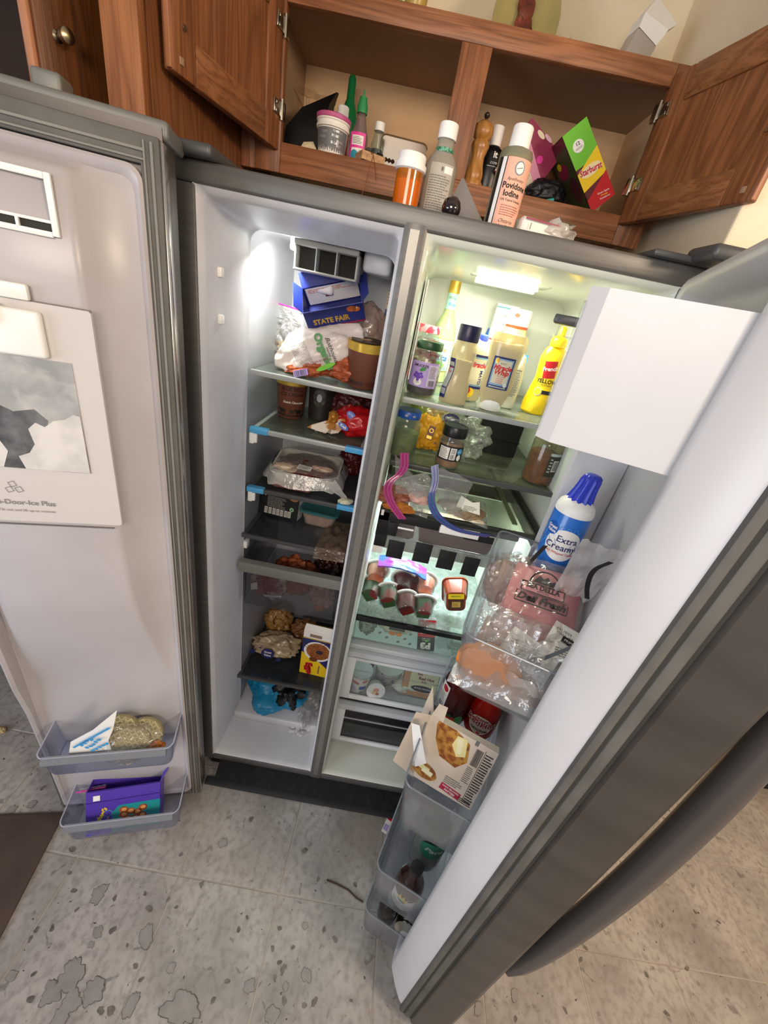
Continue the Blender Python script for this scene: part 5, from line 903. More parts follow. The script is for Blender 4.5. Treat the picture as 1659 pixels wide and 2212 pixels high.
# Miracle Whip, standing on its white cap
t = thing('dressing_bottle', 'upside-down squeeze bottle of dressing standing on a white cap', 'bottle', (.660, .175, A), (0, 0, -.1))
pr = [(.026, .012), (.030, .026), (.0345, .040), (.0375, .060), (.0355, .085), (.0360, .110), (.041, .140), (.0410, .160), (.036, .170), (.001, .172)]
B().lathe([(.0235, 0), (.0250, .002), (.0255, .020), (.0245, .024), (.001, .024)], 36, sy=.8).done('cap', K['cap'], t); B().lathe(pr, 40, sy=.66).done('bottle_body', mfilm, t); B().lathe([(.024, .028), (.0315, .042), (.034, .060), (.0325, .085), (.033, .11), (.037, .135), (.036, .15)], 36, sy=.62).done('contents', creamm, t)
def mwl(a, s_=1):
    a.rect(-.0235 * s_, .0235 * s_, .052, .122, K['navy'], 1).rect(-.0195 * s_, .0195 * s_, .060, .118, M('label_halo', '#7fa6c8', .4), 2).rect(-.0165 * s_, .0165 * s_, .064, .115, M('label_cream', '#cfc9b4', .45), 3)
    a.text('KRAFT', 0, .108, .005, K['ink'], 4).text('Miracle', .0, .099, .0125 * s_, K['red'], 4, shear=.25, bold=.04).text('Whip', .0, .0885, .0135 * s_, K['red'], 4, shear=.25, bold=.04)
    for i, s2 in enumerate(('We will', 'not tone', 'it down', 'Original')): a.text(s2, 0, .0805 - i * .0045, .0048, K['red'], 4, shear=.2)
    a.rect(-.018 * s_, .018 * s_, .0545, .0575, K['silver'], 2).ell(.014 * s_, .0625, .004, .004, K['paper'], 4).text('40', .014 * s_, .0625, .0035, K['ink'], 5).ell(-.014 * s_, .113, .005, .006, K['gold'], 4)
a = Art(ovalp(prof_r(pr), .66)); mwl(a, 1.12); a.done(t)
t = thing('blue_cap_bottle', 'second dressing bottle with small blue cap between the two front bottles', 'bottle', (.612, .245, A), (0, 0, .3))
pr = [(.026, 0), (.031, .005), (.033, .05), (.030, .09), (.033, .115), (.026, .135), (.013, .145)]; B().lathe(pr, 32, sy=.7).done('bottle_body', mfilm, t); B().lathe([(.028, .003), (.030, .05), (.027, .09), (.029, .11)], 28, sy=.65).done('contents', creamm, t); B().lathe([(.0125, .140), (.0125, .154), (.010, .157), (.001, .157)], 24).done('cap', M('cap_blue', '#2c3fae', .35), t)
a = Art(ovalp(prof_r(pr), .7)); a.rect(-.030, .034, .032, .112, K['navy'], 1).rect(-.024, .022, .038, .106, M('label_halo', ''), 2).rect(-.02, .016, .042, .102, M('label_cream', ''), 3).text('Miracle', -.006, .088, .016, K['red'], 4, shear=.25, bold=.04).text('MAYO', .008, .06, .012, K['navy'], 4, rot=-PI / 2, bold=.03).rect(.024, .033, .035, .11, K['paper'], 2).lines(.025, .032, .04, .105, 14, K['greytxt'], 3); a.ell(-.010, .022, .012, .012, K['yellow'], 1).ell(-.014, .026, .006, .008, K['red'], 2); a.done(t)
t = thing('white_sauce_bottle', 'white sauce bottle with nutrition text right of the upside-down bottle', 'bottle', (.706, .255, A), (0, 0, -.2))
pr = [(.027, 0), (.030, .004), (.031, .06), (.027, .10), (.024, .125), (.012, .135)]; B().lathe(pr, 32, sy=.75).done('bottle_body', M('bottle_milk', '#d8d5c2', .35), t); B().lathe([(.0125, .132), (.0125, .150), (.001, .151)], 20).done('cap', K['cap'], t)
Art(ovalp(prof_r(pr), .75)).lines(.002, .028, .03, .085, 15, K['greytxt'], 1, .5).text('Nutrition', .014, .094, .006, K['ink'], 1, bold=.02).text('Facts', .014, .088, .006, K['ink'], 1, bold=.02).poly([(-.016, .014), (-.002, .014), (-.002, .036)], K['red'], 1).done(t)
t = thing('squeeze_sauce_bottle', 'clear squeeze bottle with red-stained white flip cap at the back', 'bottle', (.705, .350, A))
pr = [(.028, 0), (.032, .005), (.031, .06), (.027, .10), (.028, .13), (.034, .150), (.030, .178), (.0255, .19)]; B().lathe(pr, 32, sy=.7).done('bottle_body', film('squeeze_yellow', '#eee6bc', '#d8cf9a', .35, .12), t); B().lathe([(.0285, .190), (.0300, .194), (.0300, .222), (.0275, .228), (.001, .228)], 32, sy=.8).done('cap', M('cap_cream', '#d9cfc0', .35), t); B().lathe([(.028, .184), (.0285, .190)], 28, sy=.78).done('sauce_ring', M('sauce_red', '#a33016', .3), t)
B().lathe([(.024, .004), (.028, .05), (.024, .1), (.024, .125)], 28, sy=.6).done('contents', M('sauce_pale', '#d8c06a', .35), t); Art(ovalp(.0302, .8)).ell(-.012, .213, .007, .005, M('sauce_red', ''), 1).done(t, 'stain')
t = carton('white_tall_carton', 'tall white carton with handwritten lettering behind the sauce bottles', (.688, .455, A), .062, .04, .236, K['paper'], (0, 0, -.05))
Art(fF(.062, .04, .236)).rect(-.031, .031, .226, .229, K['teal'], 1).text('NUTRITION', 0, .207, .009, K['greytxt'], 1, bold=.01).text('The South', -.002, .187, .011, K['ink'], 1, shear=.2).text('o the Border', 0, .168, .011, K['ink'], 1, shear=.2).rect(-.031, .031, .143, .147, K['red'], 1).done(t)
t = thing('blue_spray_can', 'blue whipped topping can leaning at the back beside the white carton', 'can', (.655, .480, A), (0, math.radians(10), 0)); B().lathe([(.028, .002), (.030, .004), (.030, .165), (.022, .180), (.014, .186)]).done('can_body', K['blue'], t); B().lathe([(.013, .186), (.015, .192), (.013, .215), (.009, .226), (.005, .228), (.001, .228)], 18).done('nozzle', M('nozzle_blue', '#2a3bc0', .35), t)
a = Art(cyl(.0302)); 
for k in range(-3, 4): a.rect(k * .009 - .0005, k * .009 + .0005, .10, .165, K['lblue'], 1, rot=.5); a.rect(k * .009 - .0005, k * .009 + .0005, .10, .165, K['lblue'], 1, rot=-.5)
a.done(t)
t = thing('mustard_bottle', 'bright yellow mustard bottle with pointed cap at the right of the shelf', 'bottle', (.792, .250, A), (0, 0, -.15))
ye = M('mustard_yellow', '#f2cf0e', .35); pr = [(.030, 0), (.0365, .005), (.0370, .025), (.031, .060), (.026, .090), (.0285, .115), (.030, .135), (.024, .155), (.0165, .164)]
B().lathe(pr, 36, sy=.66).done('bottle_body', ye, t); B().lathe([(.018, .162), (.019, .166), (.019, .178), (.017, .182), (.009, .186), (.008, .204), (.005, .208), (.001, .208)], 26).done('cap', ye, t)
Art(ovalp(prof_r(pr), .66)).rect(-.015, .015, .090, .130, K['red'], 1, rot=.15).text('French', .0, .112, .013, K['paper'], 2, rot=.2, bold=.03).text('YELLOW', .002, .082, .013, K['ink'], 2, bold=.03).text('MUSTARD', .004, .073, .006, K['ink'], 2).rect(-.006, .024, .052, .061, K['ink'], 1).ell(-.012, .0565, .010, .010, K['silver'], 2).ell(-.012, .0565, .0085, .0085, ye, 3).done(t)
t = carton('small_tin', 'small blue and white tin behind the upside-down bottle', (.742, .40, A + .001), .05, .045, .125, M('tin_grey', '#8d9078', .4)); Art(fF(.05, .045, .125)).rect(-.025, .025, .088, .124, K['lblue'], 1).rect(-.018, .018, .098, .104, K['red'], 2).text('Barilla', 0, .112, .010, K['paper'], 2, bold=.02).done(t)
t = thing('ham_slice_bag', 'clear bag of sliced meat standing at the right end of the top shelf', 'bag', (.842, .170, A)); crumple(t, (.0, 0, .060), (.012, .06, .062), M('ham_brown', '#7c5a50', .4, col2='#9c7a6c', scale=16), 'meat_slices', .2, 2.6, 5, .001); crumple(t, (.0, -.004, .066), (.016, .07, .068), K['bag'], 'bag_skin', .2, 2.6, 7, .001)
# ================================================================ shelf 2 (z 1.262)
Bz = 1.2625
t, g = jar('pickle_jar', 'pickle relish jar with blue lid at the left of the second shelf', (.472, .185, Bz), .037, .118, gl, M('relish', '#7c8434', .35, col2='#59602a', scale=60), M('lid_blue', '#2456ae', .35), .62)
Art(lambda s, u, q: Vector((s, u, .1175 + q))).ell(0, 0, .026, .026, M('lid_blue_dark', '#20487c', .4, col2='#6c8fae', scale=90), 0, 24).done(t, 'lid_print'); Art(cyl(.0316)).ell(-.006, .109, .004, .003, K['silver'], 1).ell(.014, .109, .004, .003, K['silver'], 1).done(t, 'lid_marks')
t = thing('yellow_bag', 'yellow cheese bag with dark printed marks beside the pickle jar', 'bag', (.545, .27, Bz)); crumple(t, (0, 0, .055), (.045, .042, .056), M('cheese_bag', '#edb02c', .3, col2='#dc9a20', scale=12, bump=.3, bscale=28), 'bag_skin', .2, 2.6, 3, .001)
crumple(t, (.012, .0, .095), (.036, .03, .028), film('pale_film', '#efe8c8', '#dccf9c', .5, .2, 2, bump=.5), 'bag_top', .3, 3, 6); a = Art(slant((-.005, -.052, .062), -.15)); a.rect(-.009, .009, -.018, .018, K['brown'], 1).rect(-.007, .007, -.016, -.008, K['gold'], 2).ell(0, .006, .006, .006, K['gold'], 2).ell(0, .006, .004, .004, K['brown'], 3).poly([(.016, -.024), (.026, -.024), (.021, -.016)], K['brown'], 1).done(t)
t = thing('clear_bag', 'empty crinkled clear bag with blue badge beside the black lidded jar', 'bag', (.645, .27, Bz)); crumple(t, (.0, 0, .055), (.052, .05, .056), film('crinkle', '#f6f8f4', '#dfe4dc', .22, .15, 2.4, bump=.6, bscale=50), 'bag_skin', .35, 2.8, 6, .001, 5); Art(slant((-.058, -.038, .105), -.1)).ell(0, 0, .022, .014, K['navy'], 1).done(t); B().blob((-.055, -.02, .10), (.035, .025, .016), .3, 3, 9, 3).done('bag_top', film('crinkle', ''), t); B().tube([(-.018, -.04, .118), (-.004, -.045, .124), (.008, -.04, .120), (.0, -.044, .114)], .002, 6).done('tie', K['cap'], t)
t, g = jar('spread_jar', 'small jar of brown spread with black lid and dark label', (.594, .165, Bz), .0325, .108, gl, M('spread', '#b87e50', .4, col2='#93603a', scale=70), K['black'], .80, lidh=.024, lr=.031)
Art(cyl(.0328)).rect(-.038, .034, .024, .062, K['ink'], 1).rect(-.032, -.006, .028, .058, K['paper'], 2).lines(-.030, -.008, .030, .056, 9, K['greytxt'], 3).rect(-.003, .012, .028, .058, K['paper'], 2).lines(-.001, .010, .044, .056, 4, K['ink'], 3, .5, 0).bars(-.001, .010, .030, .042, K['ink'], 3, 8).ell(.022, .050, .008, .008, K['lblue'], 2).text('Great', .022, .050, .005, K['paper'], 3).ell(.022, .034, .006, .008, K['cap'], 2).done(t)
t = thing('olive_jar', 'green olive jar standing behind the pickle jar', 'jar', (.515, .42, Bz)); B().lathe([(.036, 0), (.038, .003), (.038, .10), (.032, .11)]).done('glass', film('olive_glass', '#d3d88c', '#aab45a', .4, .08), t); B().lathe([(.033, .11), (.033, .124), (.001, .125)]).done('lid', K['gold'], t)
for k in range(12): B().blob((.022 * math.cos(k * 1.9), .022 * math.sin(k * 1.9), .012 + k * .008), (.010, .010, .010), .05, 2, k, 2).done('olive', M('olive', '#8a9430', .35), t)
t = carton('black_case', 'large black carton standing at the back of the second shelf', (.735, .40, Bz), .16, .10, .105, M('matt_black', '')); B().box(-.082, .082, -.052, .052, .045, .049, .001).done('lid_seam', K['black'], t)
t = thing('deli_cup', 'small round cup with pale label on top of the black carton', 'cup', (.705, .385, Bz + .1055)); B().lathe([(.022, 0), (.026, .022), (.028, .023), (.028, .028), (.001, .0285)]).done('cup_body', M('cup_tan', '#c9a260', .4), t); Art(cyl(.0268)).ell(.002, .012, .018, .010, M('cup_label', '#c7c9a8', .5), 1).done(t)
t, g = jar('sauce_jar', 'big half-empty red sauce jar with barcode at the right of the second shelf', (.838, .185, Bz), .040, .150, film('sauce_glass', '#dedbc4', '#9c9a80', .14, .08), M('salsa_brown', '#9a4a26', .4, col2='#74321a', scale=50), M('lid_olive', '#6d6b42', .4), .62)
Art(cyl(.0404, .35)).rect(-.016, .020, .030, .085, M('label_brown', '#2f2c20', .5), 1).rect(-.002, .014, .045, .074, K['paper'], 2).bars(-.0005, .0125, .047, .072, K['ink'], 3, 12).lines(-.012, -.004, .04, .08, 5, K['silver'], 2).rect(-.016, .02, .085, .092, K['silver'], 2).done(t)
# ================================================================ shelf 3 (z 1.165): zip bags hanging over the front
t = thing('pink_zip_bag', 'open zip bag of pulled meat with pink zipper on the third shelf', 'bag', (.51, .10, 1.166))
pillow(t, [(-.075, -.03, .002), (.055, -.055, -.006), (.070, .03, .028), (-.06, .06, .045)], .030, K['bag'], seed=2, nrm=(-.1, -.6, .8), amp=.010)
pillow(t, [(-.030, -.055, .085), (.030, -.02, .10), (.075, -.015, .052), (.02, -.04, .035)], .006, K['bag'], seed=5, nrm=(0, -.9, .4), amp=.008)
B().blob((-.035, -.012, .020), (.045, .034, .020), .25, 3, 4, 4, .0).done('pulled_meat', M('pulled_pork', '#b5735c', .5, col2='#8f4f3a', scale=45, bump=.6, bscale=50), t, ang=.4); B().blob((-.020, -.050, .006), (.038, .014, .012), .3, 3, 9, 3).done('orange_food', M('orange_food', '#c9812e', .45, col2='#a85f1e', scale=40), t); B().blob((.030, -.008, .026), (.032, .024, .016), .2, 3, 6, 3).done('pale_meat', M('ham_pink_pale', '#d3a79c', .4), t)
def ribbon(path, w, dirv, m, nm='zipper'):
    D_ = Vector(dirv).normalized() * w / 2; P = [Vector(p) for p in path]; b = B(); n = len(P) - 1
    def f(s, u):
        x = s * n; i = min(int(x), n - 1); p = P[i].lerp(P[i + 1], x - i); return p + D_ * (u * 2 - 1)
    b.grid(f, n * 4, 1); b.solid(.0012); return b.done(nm, m, t)
def smooth(pts, k=3):
    for _ in range(k):
        q = [pts[0]]
        for a_, b_ in zip(pts, pts[1:]): q += [tuple(Vector(a_).lerp(Vector(b_), .25)), tuple(Vector(a_).lerp(Vector(b_), .75))]
        pts = q + [pts[-1]]
    return pts
pz = film('pink_zip', '#f0c4dc', '#cc5a9e', .55, .2)
ribbon(smooth([(-.034, -.062, .150), (-.024, -.058, .105), (-.060, -.068, .072), (-.045, -.075, .030), (-.005, -.078, -.008)], 2), .020, (1, 0, .25), pz)
for q in (-.004, .004): B().tube([(a_[0] + q, a_[1] - .002, a_[2]) for a_ in smooth([(-.034, -.062, .150), (-.024, -.058, .105), (-.060, -.068, .072), (-.045, -.075, .030), (-.005, -.078, -.008)], 2)], .0010, 5).done('zip_track', M('pink_track', '#a01f6e', .4), t)
b = B(); b.grid(lambda s, u: Vector((-.034 + .095 * u * (.4 + .6 * s) - .02 * (1 - s) * (1 - u), -.060 + .03 * u, .145 - .10 * s - .06 * u * (1 - s) + .006 * noise.noise(Vector((s * 4, u * 4, 2))))), 14, 14); b.done('bag_mouth', K['bag'], t)
t = thing('blue_zip_bag', 'flat zip bag with blue zipper and paper label on the third shelf', 'bag', (.63, .12, 1.166))
pillow(t, [(-.040, -.078, .026), (.085, -.082, .002), (.100, .06, .006), (-.02, .06, .030)], .022, K['bag'], seed=9, nrm=(0, -.5, .85), amp=.009)
B().blob((.030, -.030, .016), (.050, .045, .010), .2, 3, 4, 4).done('cheese', M('tan_cheese', '#a9885e', .45, col2='#8a7360', scale=14), t); B().blob((.0, -.03, .022), (.04, .03, .010), .3, 3, 7, 3).done('grey_food', M('grey_food', '#8c8078', .45), t)
Art(plane((.030, -.040, .032), (1, 0, 0), (0, .75, .5), (0, -.5, .85))).poly([(-.030, -.012), (.032, -.020), (.030, .018), (.012, .012), (-.018, .026)], K['paper'], 14).lines(-.01, .026, -.014, .0, 4, K['greytxt'], 16).done(t, 'price_label')
bz = film('blue_zip', '#a9c0dc', '#3f6ba2', .65, .2); pth = smooth([(-.078, -.06, .128), (-.066, -.072, .090), (-.072, -.082, .055), (-.052, -.090, .018), (-.010, -.092, -.006), (.035, -.092, -.014), (.090, -.088, -.012)], 2)
ribbon(pth, .018, (1, 0, .6), bz)
for q in (-.002, .004): B().tube([(a_[0] + q, a_[1] - .0025, a_[2] + q) for a_ in pth], .0009, 5).done('zip_track', M('violet_track', '#6a3f9a', .4), t)
b = B(); b.grid(lambda s, u: Vector((-.074 + .10 * u * (1 - .5 * s) + .03 * s, -.062 - .02 * s + .02 * u, .124 - .09 * s - .03 * u * u + .006 * noise.noise(Vector((s * 4, u * 4, 7))))), 14, 14); b.done('bag_mouth', K['bag'], t)
# deli drawer contents
t = thing('bologna_pack', 'orange-brown sliced meat pack inside the deli drawer', 'pack', (.665, .17, 1.0505)); B().box(-.10, .10, -.07, .07, 0, .045, .015, 3).jitter(.002).done('pack_body', M('deli_brown', '#a8664a', .35, col2='#8c4e38', scale=12), t)
t = thing('purple_pack', 'small purple snack pack at the left inside the deli drawer', 'pack', (.518, .16, 1.0505)); B().box(-.035, .035, -.05, .05, 0, .05, .012, 3).jitter(.002).done('pack_body', M('purple_foil', '#5b3a86', .3, col2='#a86a6a', scale=14), t)
# ================================================================ fruit cups on the crisper cover (z .744)
Dz = .7448
def fruit_cup(label, loc, rot, m, grp=None):
    t = thing('fruit_cup', label, 'cup', loc, rot); B().lathe([(.020, 0), (.022, .002), (.030, .040)], 24).done('cup_wall', film('cup_clear', '#f6f6f4', '#d8d8d4', .05, .08, 1.4), t)
    B().lathe([(.0185, .003), (.0275, .034)], 20).done('fruit_jelly', m, t); B().lathe([(.034, .040), (.034, .042), (.001, .0425)], 24).done('foil_lid', K['cap'], t); B().lathe([(.030, .0385), (.0345, .039), (.0345, .0415)], 28, cap=False).done('rim', K['cap'], t)
    b = B().box(-.016, .016, -.016, .016, 0, .0006); b.done('base_sticker', m, t).location = (0, 0, -.0007); t.scale = (1.22, 1.22, 1.22); return t
fj = [M('fruit_green', '#264a24', .35, col2='#6a1c18', scale=22, lo=.5, hi=.56), M('fruit_red', '#6e1612', .35, col2='#3f1a12', scale=22), M('fruit_peach', '#c98a6c', .35, col2='#a84a34', scale=26)]
RX = math.radians(100)
t = thing('divider_tray', 'clear tray holding the fruit cups on the crisper cover', 'tray', (.565, .235, Dz)); b = B(); b.loft([rr2(.20, .10, 0, .02), rr2(.23, .13, .026, .02)], True, True, False); b.done('tray_body', K['clear'], t)
for k, (x, y, z, rx, ry, m, lab) in enumerate(((.478, .20, .100, 95, -30, 2, 'peach fruit cup lying at the left above the green one'), (.470, .165, .062, 95, -55, 0, 'green fruit cup at the far left of the row of cups'), (.530, .150, .060, 100, 28, 0, 'green and red fruit cup tilted in the middle left of the row'), (.568, .195, .085, 100, 0, 1, 'red fruit cup behind the tilted green cup'), (.590, .145, .048, 105, 35, 1, 'dark red fruit cup second from the right of the row'), (.645, .150, .040, 112, 5, 0, 'dark green fruit cup at the right end of the row'), (.640, .20, .090, 95, 10, 2, 'peach fruit cup standing behind the right green cup'), (.610, .22, .085, 95, -10, 1, 'red fruit cup behind the middle of the row'))):
    fruit_cup(lab, (x, y - .02, Dz + z), (math.radians(rx - 180), math.radians(-ry), 0), fj[m])
t = thing('snack_pouch', 'purple and blue pouch lying over the fruit cups', 'pouch', (.555, .215, Dz + .150)); b = B(); b.grid(lambda s, u: Vector(((s - .5) * .155, (u - .5) * .045, .012 * math.sin(PI * s) * 1.2 - .016 * s - .010 * (1 - u) + .003 * noise.noise(Vector((s * 7, u * 7, 1))))), 20, 8); b.solid(.006); b.done('pouch_body', M('pouch_purple', '#8a3aa0', .3, col2='#2f5fb0', scale=9, lo=.47, hi=.52), t)
Art(plane((.03, -.0235, .003), (1, 0, -.12), (0, .3, 1), (0, -1, 0))).text('Great Value', 0, .002, .009, K['paper'], 4, bold=.02).done(t)
t = thing('dip_tub', 'brown dip tub with yellow label standing on edge beside the fruit cups', 'tub', (.735, .185, Dz + .098), (math.radians(-84), math.radians(-14), 0)); b = B(); b.loft([rr2(.060, .080, -.03, .018), rr2(.074, .100, .018, .02), rr2(.082, .108, .019, .022), rr2(.082, .108, .023, .022)]); b.done('tub_body', M('tub_gravy', '#6e2a18', .25, col2='#8c3c20', scale=12), t, ang=.6); 
Art(plane((0, 0, -.0302), (1, 0, 0), (0, -1, 0), (0, 0, -1))).rect(-.024, .024, -.036, .034, M('tub_label_dark', '#4a2418', .5), 0).rect(-.024, .024, .012, .034, K['yellow'], 1).text('MISSION', 0, .023, .008, K['green'], 2, bold=.03).rect(-.012, .014, -.024, .0, M('label_ochre', '#c9a24a', .5), 1).lines(-.01, .012, -.02, -.004, 5, K['brown'], 2).done(t)
# seen through the cover front
Ez = .6225
t = thing('grey_bag_dotted', 'white bag with grey oval marks lying under the crisper cover', 'bag', (.575, .215, Ez)); crumple(t, (0, 0, .048), (.072, .05, .046), M('bag_dots', '#cfd3c4', .35), 'bag_skin', .15, 2.4, 4, .001); a = Art(slant((0, -.056, .04), 0)); 
for x, z in ((-.05, .02), (-.035, .035), (-.045, -.01), (.04, -.015), (.055, .005), (-.02, -.022), (.02, -.03), (.06, -.03)): a.ell(x, z, .006, .004, K['greytxt'], 3, 12, rot=.6)
a.rect(-.018, .034, .008, .046, K['ink'], 2).rect(-.014, .030, .020, .042, K['paper'], 3).ell(.004, .026, .010, .006, K['lime'], 4).text('Egg', .014, .034, .010, K['ink'], 5, bold=.03).ell(-.004, -.004, .012, .007, K['orange'], 2).ell(.018, -.004, .010, .007, K['orange'], 2); a.done(t)
t = carton('snack_pack', 'red and black protein snack pack leaning on the cover front rail', (.690, .150, Ez + .001), .058, .016, .125, K['silver'], (math.radians(-6), math.radians(-10), 0)); a = Art(fF(.058, .016, .125)); a.rect(-.028, .028, .050, .124, K['red'], 1).rect(-.028, .028, .002, .058, K['ink'], 2).text('P3', -.002, .024, .034, K['paper'], 3, bold=.06, rot=PI).poly([(-.002, .036), (.010, .044), (-.004, .048)], K['lime'], 4).text('PORTABLE', 0, .052, .006, K['paper'], 3, rot=PI).text('PROTEIN', 0, .046, .006, K['paper'], 3, rot=PI).lines(-.02, .02, .07, .10, 5, K['paper'], 3); a.done(t)
t = thing('wavy_tray', 'clear wavy-edged tray behind the protein snack pack', 'tray', (.745, .17, Ez)); b = B(); b.grid(lambda s, u: Vector(((s - .5) * .05 + .004 * math.sin(u * 18), .004 * math.cos(s * 9), u * .10)), 8, 24); b.solid(.001); b.done('tray_body', K['clear'], t)
t = thing('grey_package', 'frosted grey packet at the left under the crisper cover', 'packet', (.485, .19, Ez)); crumple(t, (0, 0, .035), (.030, .04, .036), M('packet_frost', '#9fb0a8', .4, col2='#5f6f6a', scale=60, lo=.45, hi=.55), 'bag_skin', .2, 3, 4, .001)
t = thing('eye_cream_pack', 'pale flat pack at the right under the crisper cover', 'pack', (.795, .20, Ez)); B().box(-.03, .03, -.03, .03, 0, .05, .008, 3).done('pack_body', M('pale_green_pack', '#bccabb', .4), t); Art(frontp(-.0305)).lines(-.025, .025, .02, .04, 3, K['greytxt'], 3).done(t)
# in the crisper drawer
Gz = .3815
t = thing('lunch_cup', 'white cup with red fruit picture at the left in the upper crisper', 'cup', (.500, .150, Gz)); B().lathe([(.029, 0), (.030, .002), (.037, .085)], 32).done('cup_body', K['paper'], t); B().lathe([(.038, .084), (.0395, .085), (.0395, .092), (.001, .093)], 32).done('foil_lid', K['silver'], t)
Art(cyl(lambda z: .0302 + z * .08)).ell(-.014, .060, .014, .008, M('print_salmon', '#c9786c', .5), 1).ell(.020, .070, .011, .007, M('print_salmon', ''), 1).rect(.002, .026, .026, .044, K['blue'], 1).rect(.004, .020, .004, .018, K['silver'], 1).text('60', .012, .011, .010, K['ink'], 2, bold=.02).lines(-.03, -.006, .010, .040, 6, K['lilac'], 1).done(t)
t = thing('yogurt_bowl', 'pale spotted container behind the round peach cup in the upper crisper', 'container', (.600, .205, Gz)); B().lathe([(.040, 0), (.043, .003), (.052, .08), (.054, .082), (.054, .088), (.001, .089)], 36).done('bowl_body', M('bowl_pale', '#b9beb6', .4), t)
a = Art(cyl(lambda z: .0432 + z * .11)); a.text('Produce of', -.004, .066, .010, K['ink'], 1, rot=.15).text('Chobani', -.006, .022, .013, K['ink'], 1, rot=.5, bold=.02)
for x, z in ((-.02, .05), (.015, .045), (.022, .038), (.016, .054), (-.028, .075), (-.008, .035)): a.ell(x, z, .005, .0035, K['navy'], 1, 12)
a.done(t)
t = thing('peach_cup', 'small round white cup showing a peach picture in the upper crisper', 'cup', (.560, .128, Gz + .034), (math.radians(78), 0, math.radians(8))); B().lathe([(.022, -.02), (.024, -.018), (.031, .008), (.033, .009), (.033, .012), (.001, .0125)], 32).done('cup_body', K['cap'], t); Art(lambda s, u, q: Vector((s, u, .0128 + q))).ell(.0, .004, .010, .010, M('peach_print', '#e0a184', .5), 1).ell(-.006, -.006, .009, .007, M('peach_light', '#e8c49a', .5), 2).ell(.006, -.010, .006, .005, M('peach_deep', '#b8503c', .5), 3).done(t)
t = carton('cheese_pack', 'cream pack of red-rind cheese lying tilted in the upper crisper', (.715, .165, Gz + .002), .125, .03, .115, M('cheese_tan', '#c79468', .5), (math.radians(-14), 0, math.radians(-2)))
Art(fF(.125, .03, .115)).rect(-.040, .060, .022, .108, M('pack_cream', '#e4dcae', .5), 1).text('Baby', -.008, .094, .010, K['maroon'], 2, bold=.04).text('Red Hot', .018, .078, .016, K['maroon'], 2, bold=.04).text('RYE', .012, .064, .010, K['maroon'], 2, bold=.04).ell(.012, .036, .042, .013, K['ink'], 2).ell(.012, .037, .036, .009, M('eye_brown', '#3a2c24', .5), 3).text('BLACK EYE PEAS', .012, .037, .008, K['paper'], 4, bold=.02).done(t)
t = thing('spotted_bag', 'white bag with grey spots under the cheese pack in the crisper', 'bag', (.665, .200, Gz)); crumple(t, (0, 0, .022), (.07, .045, .022), M('bag_dots', ''), 'bag_skin', .2, 2.4, 8, .001)
t = thing('brown_cup', 'brown cup behind the white lunch cup in the upper crisper', 'cup', (.520, .25, Gz)); B().lathe([(.026, 0), (.034, .10), (.001, .101)], 28).done('cup_body', M('cup_brown', '#5c4438', .5), t)
# ================================================================ in the fridge door bins
RZ = -math.radians(19.5)
class DoorFrame:
    """things standing in the open door's bins: local x runs outwards (v), local -y towards the free edge (u)"""
    def __init__(s, u, v, z): s.u, s.v, s.z = u, v, z; s.loc = tuple(TR(u, v, z))
    def __call__(s, u, v, z): return Vector((v - s.v, s.u - u, z - s.z))
F = DoorFrame(.145, -.055, 1.168)
t = thing('whipped_topping_can', 'blue whipped topping can with ribbed blue nozzle cap in the top door bin', 'can', F.loc, (0, 0, RZ - .12))
wb = M('can_blue', '#1f6fce', .3, coat=.4); pr = [(.027, 0), (.032, .003), (.0335, .008), (.0335, .172), (.030, .182), (.020, .190), (.015, .194)]
B().lathe(pr, 44).done('can_body', wb, t); b = B(); b.lathe([(.0339, .166), (.0338, .174), (.031, .183), (.022, .1915), (.016, .1955), (.001, .196)], 44); b.done('shoulder', K['cap'], t)
b = B(); rings = []
for r_, z in ((.020, .186), (.0215, .192), (.0200, .198), (.018, .208), (.0165, .220), (.0160, .230), (.0140, .238), (.011, .241)): rings.append([Vector((r_ * (1 + .09 * math.cos(k * PI * 2 / 4)) * math.cos(2 * PI * k / 48) + (z - .19) * .10, r_ * (1 + .09 * math.cos(k * PI * 2 / 4)) * math.sin(2 * PI * k / 48), z)) for k in range(48)])
b.loft(rings); b.done('nozzle_cap', M('nozzle_blue', '#2a3bc0', .35), t, ang=1.2)
a = Art(cyl(lambda z: .0337)); lt = M('can_light', '#4f96e0', .3)
for k in range(-4, 5):
    for s_ in (-.55, .55): a.rect(k * .012 - .0007, k * .012 + .0007, .085, .150, lt, 1, rot=s_)
a.ell(.006, .108, .032, .032, K['cap'], 2, 32).ell(-.024, .134, .0125, .0125, M('badge_blue', '#1c58b8', .3), 4).text('Great', -.024, .137, .0085, K['paper'], 5, bold=.03).text('Value', -.024, .1295, .0085, K['paper'], 5, bold=.03)
a.text('Extra', .010, .120, .0175, K['navy'], 4, bold=.01).text('Creamy', .004, .104, .0175, K['navy'], 4, bold=.01).text('Dairy Whipped Topping', .005, .092, .0068, K['red'], 4, shear=.3, bold=.01, xs=.85)
for k in range(9): a.ell(-.030 + k * .0075, .034 + .004 * (k % 2), .007, .008, M('cream_print', '#d4d2dc', .4), 3, 14)
a.rect(-.034, .036, .006, .036, M('cream_print', ''), 2).ell(.024, .022, .009, .008, M('badge_blue', ''), 4).text('Great', .024, .022, .006, K['paper'], 5).rect(.018, .030, .044, .050, K['pink'], 3); a.done(t)
stripe = M('black_stripe', '#171412', .45)
F = DoorFrame(.24, -.06, 1.090)
t = thing('ham_bag', 'clear bag of pink ham slices printed with a black crest', 'bag', F.loc, (0, 0, RZ))
c_ = [F(.37, -.125, 1.135), F(.37, .000, 1.150), F(.200, .0, 1.238), F(.200, -.115, 1.225)]
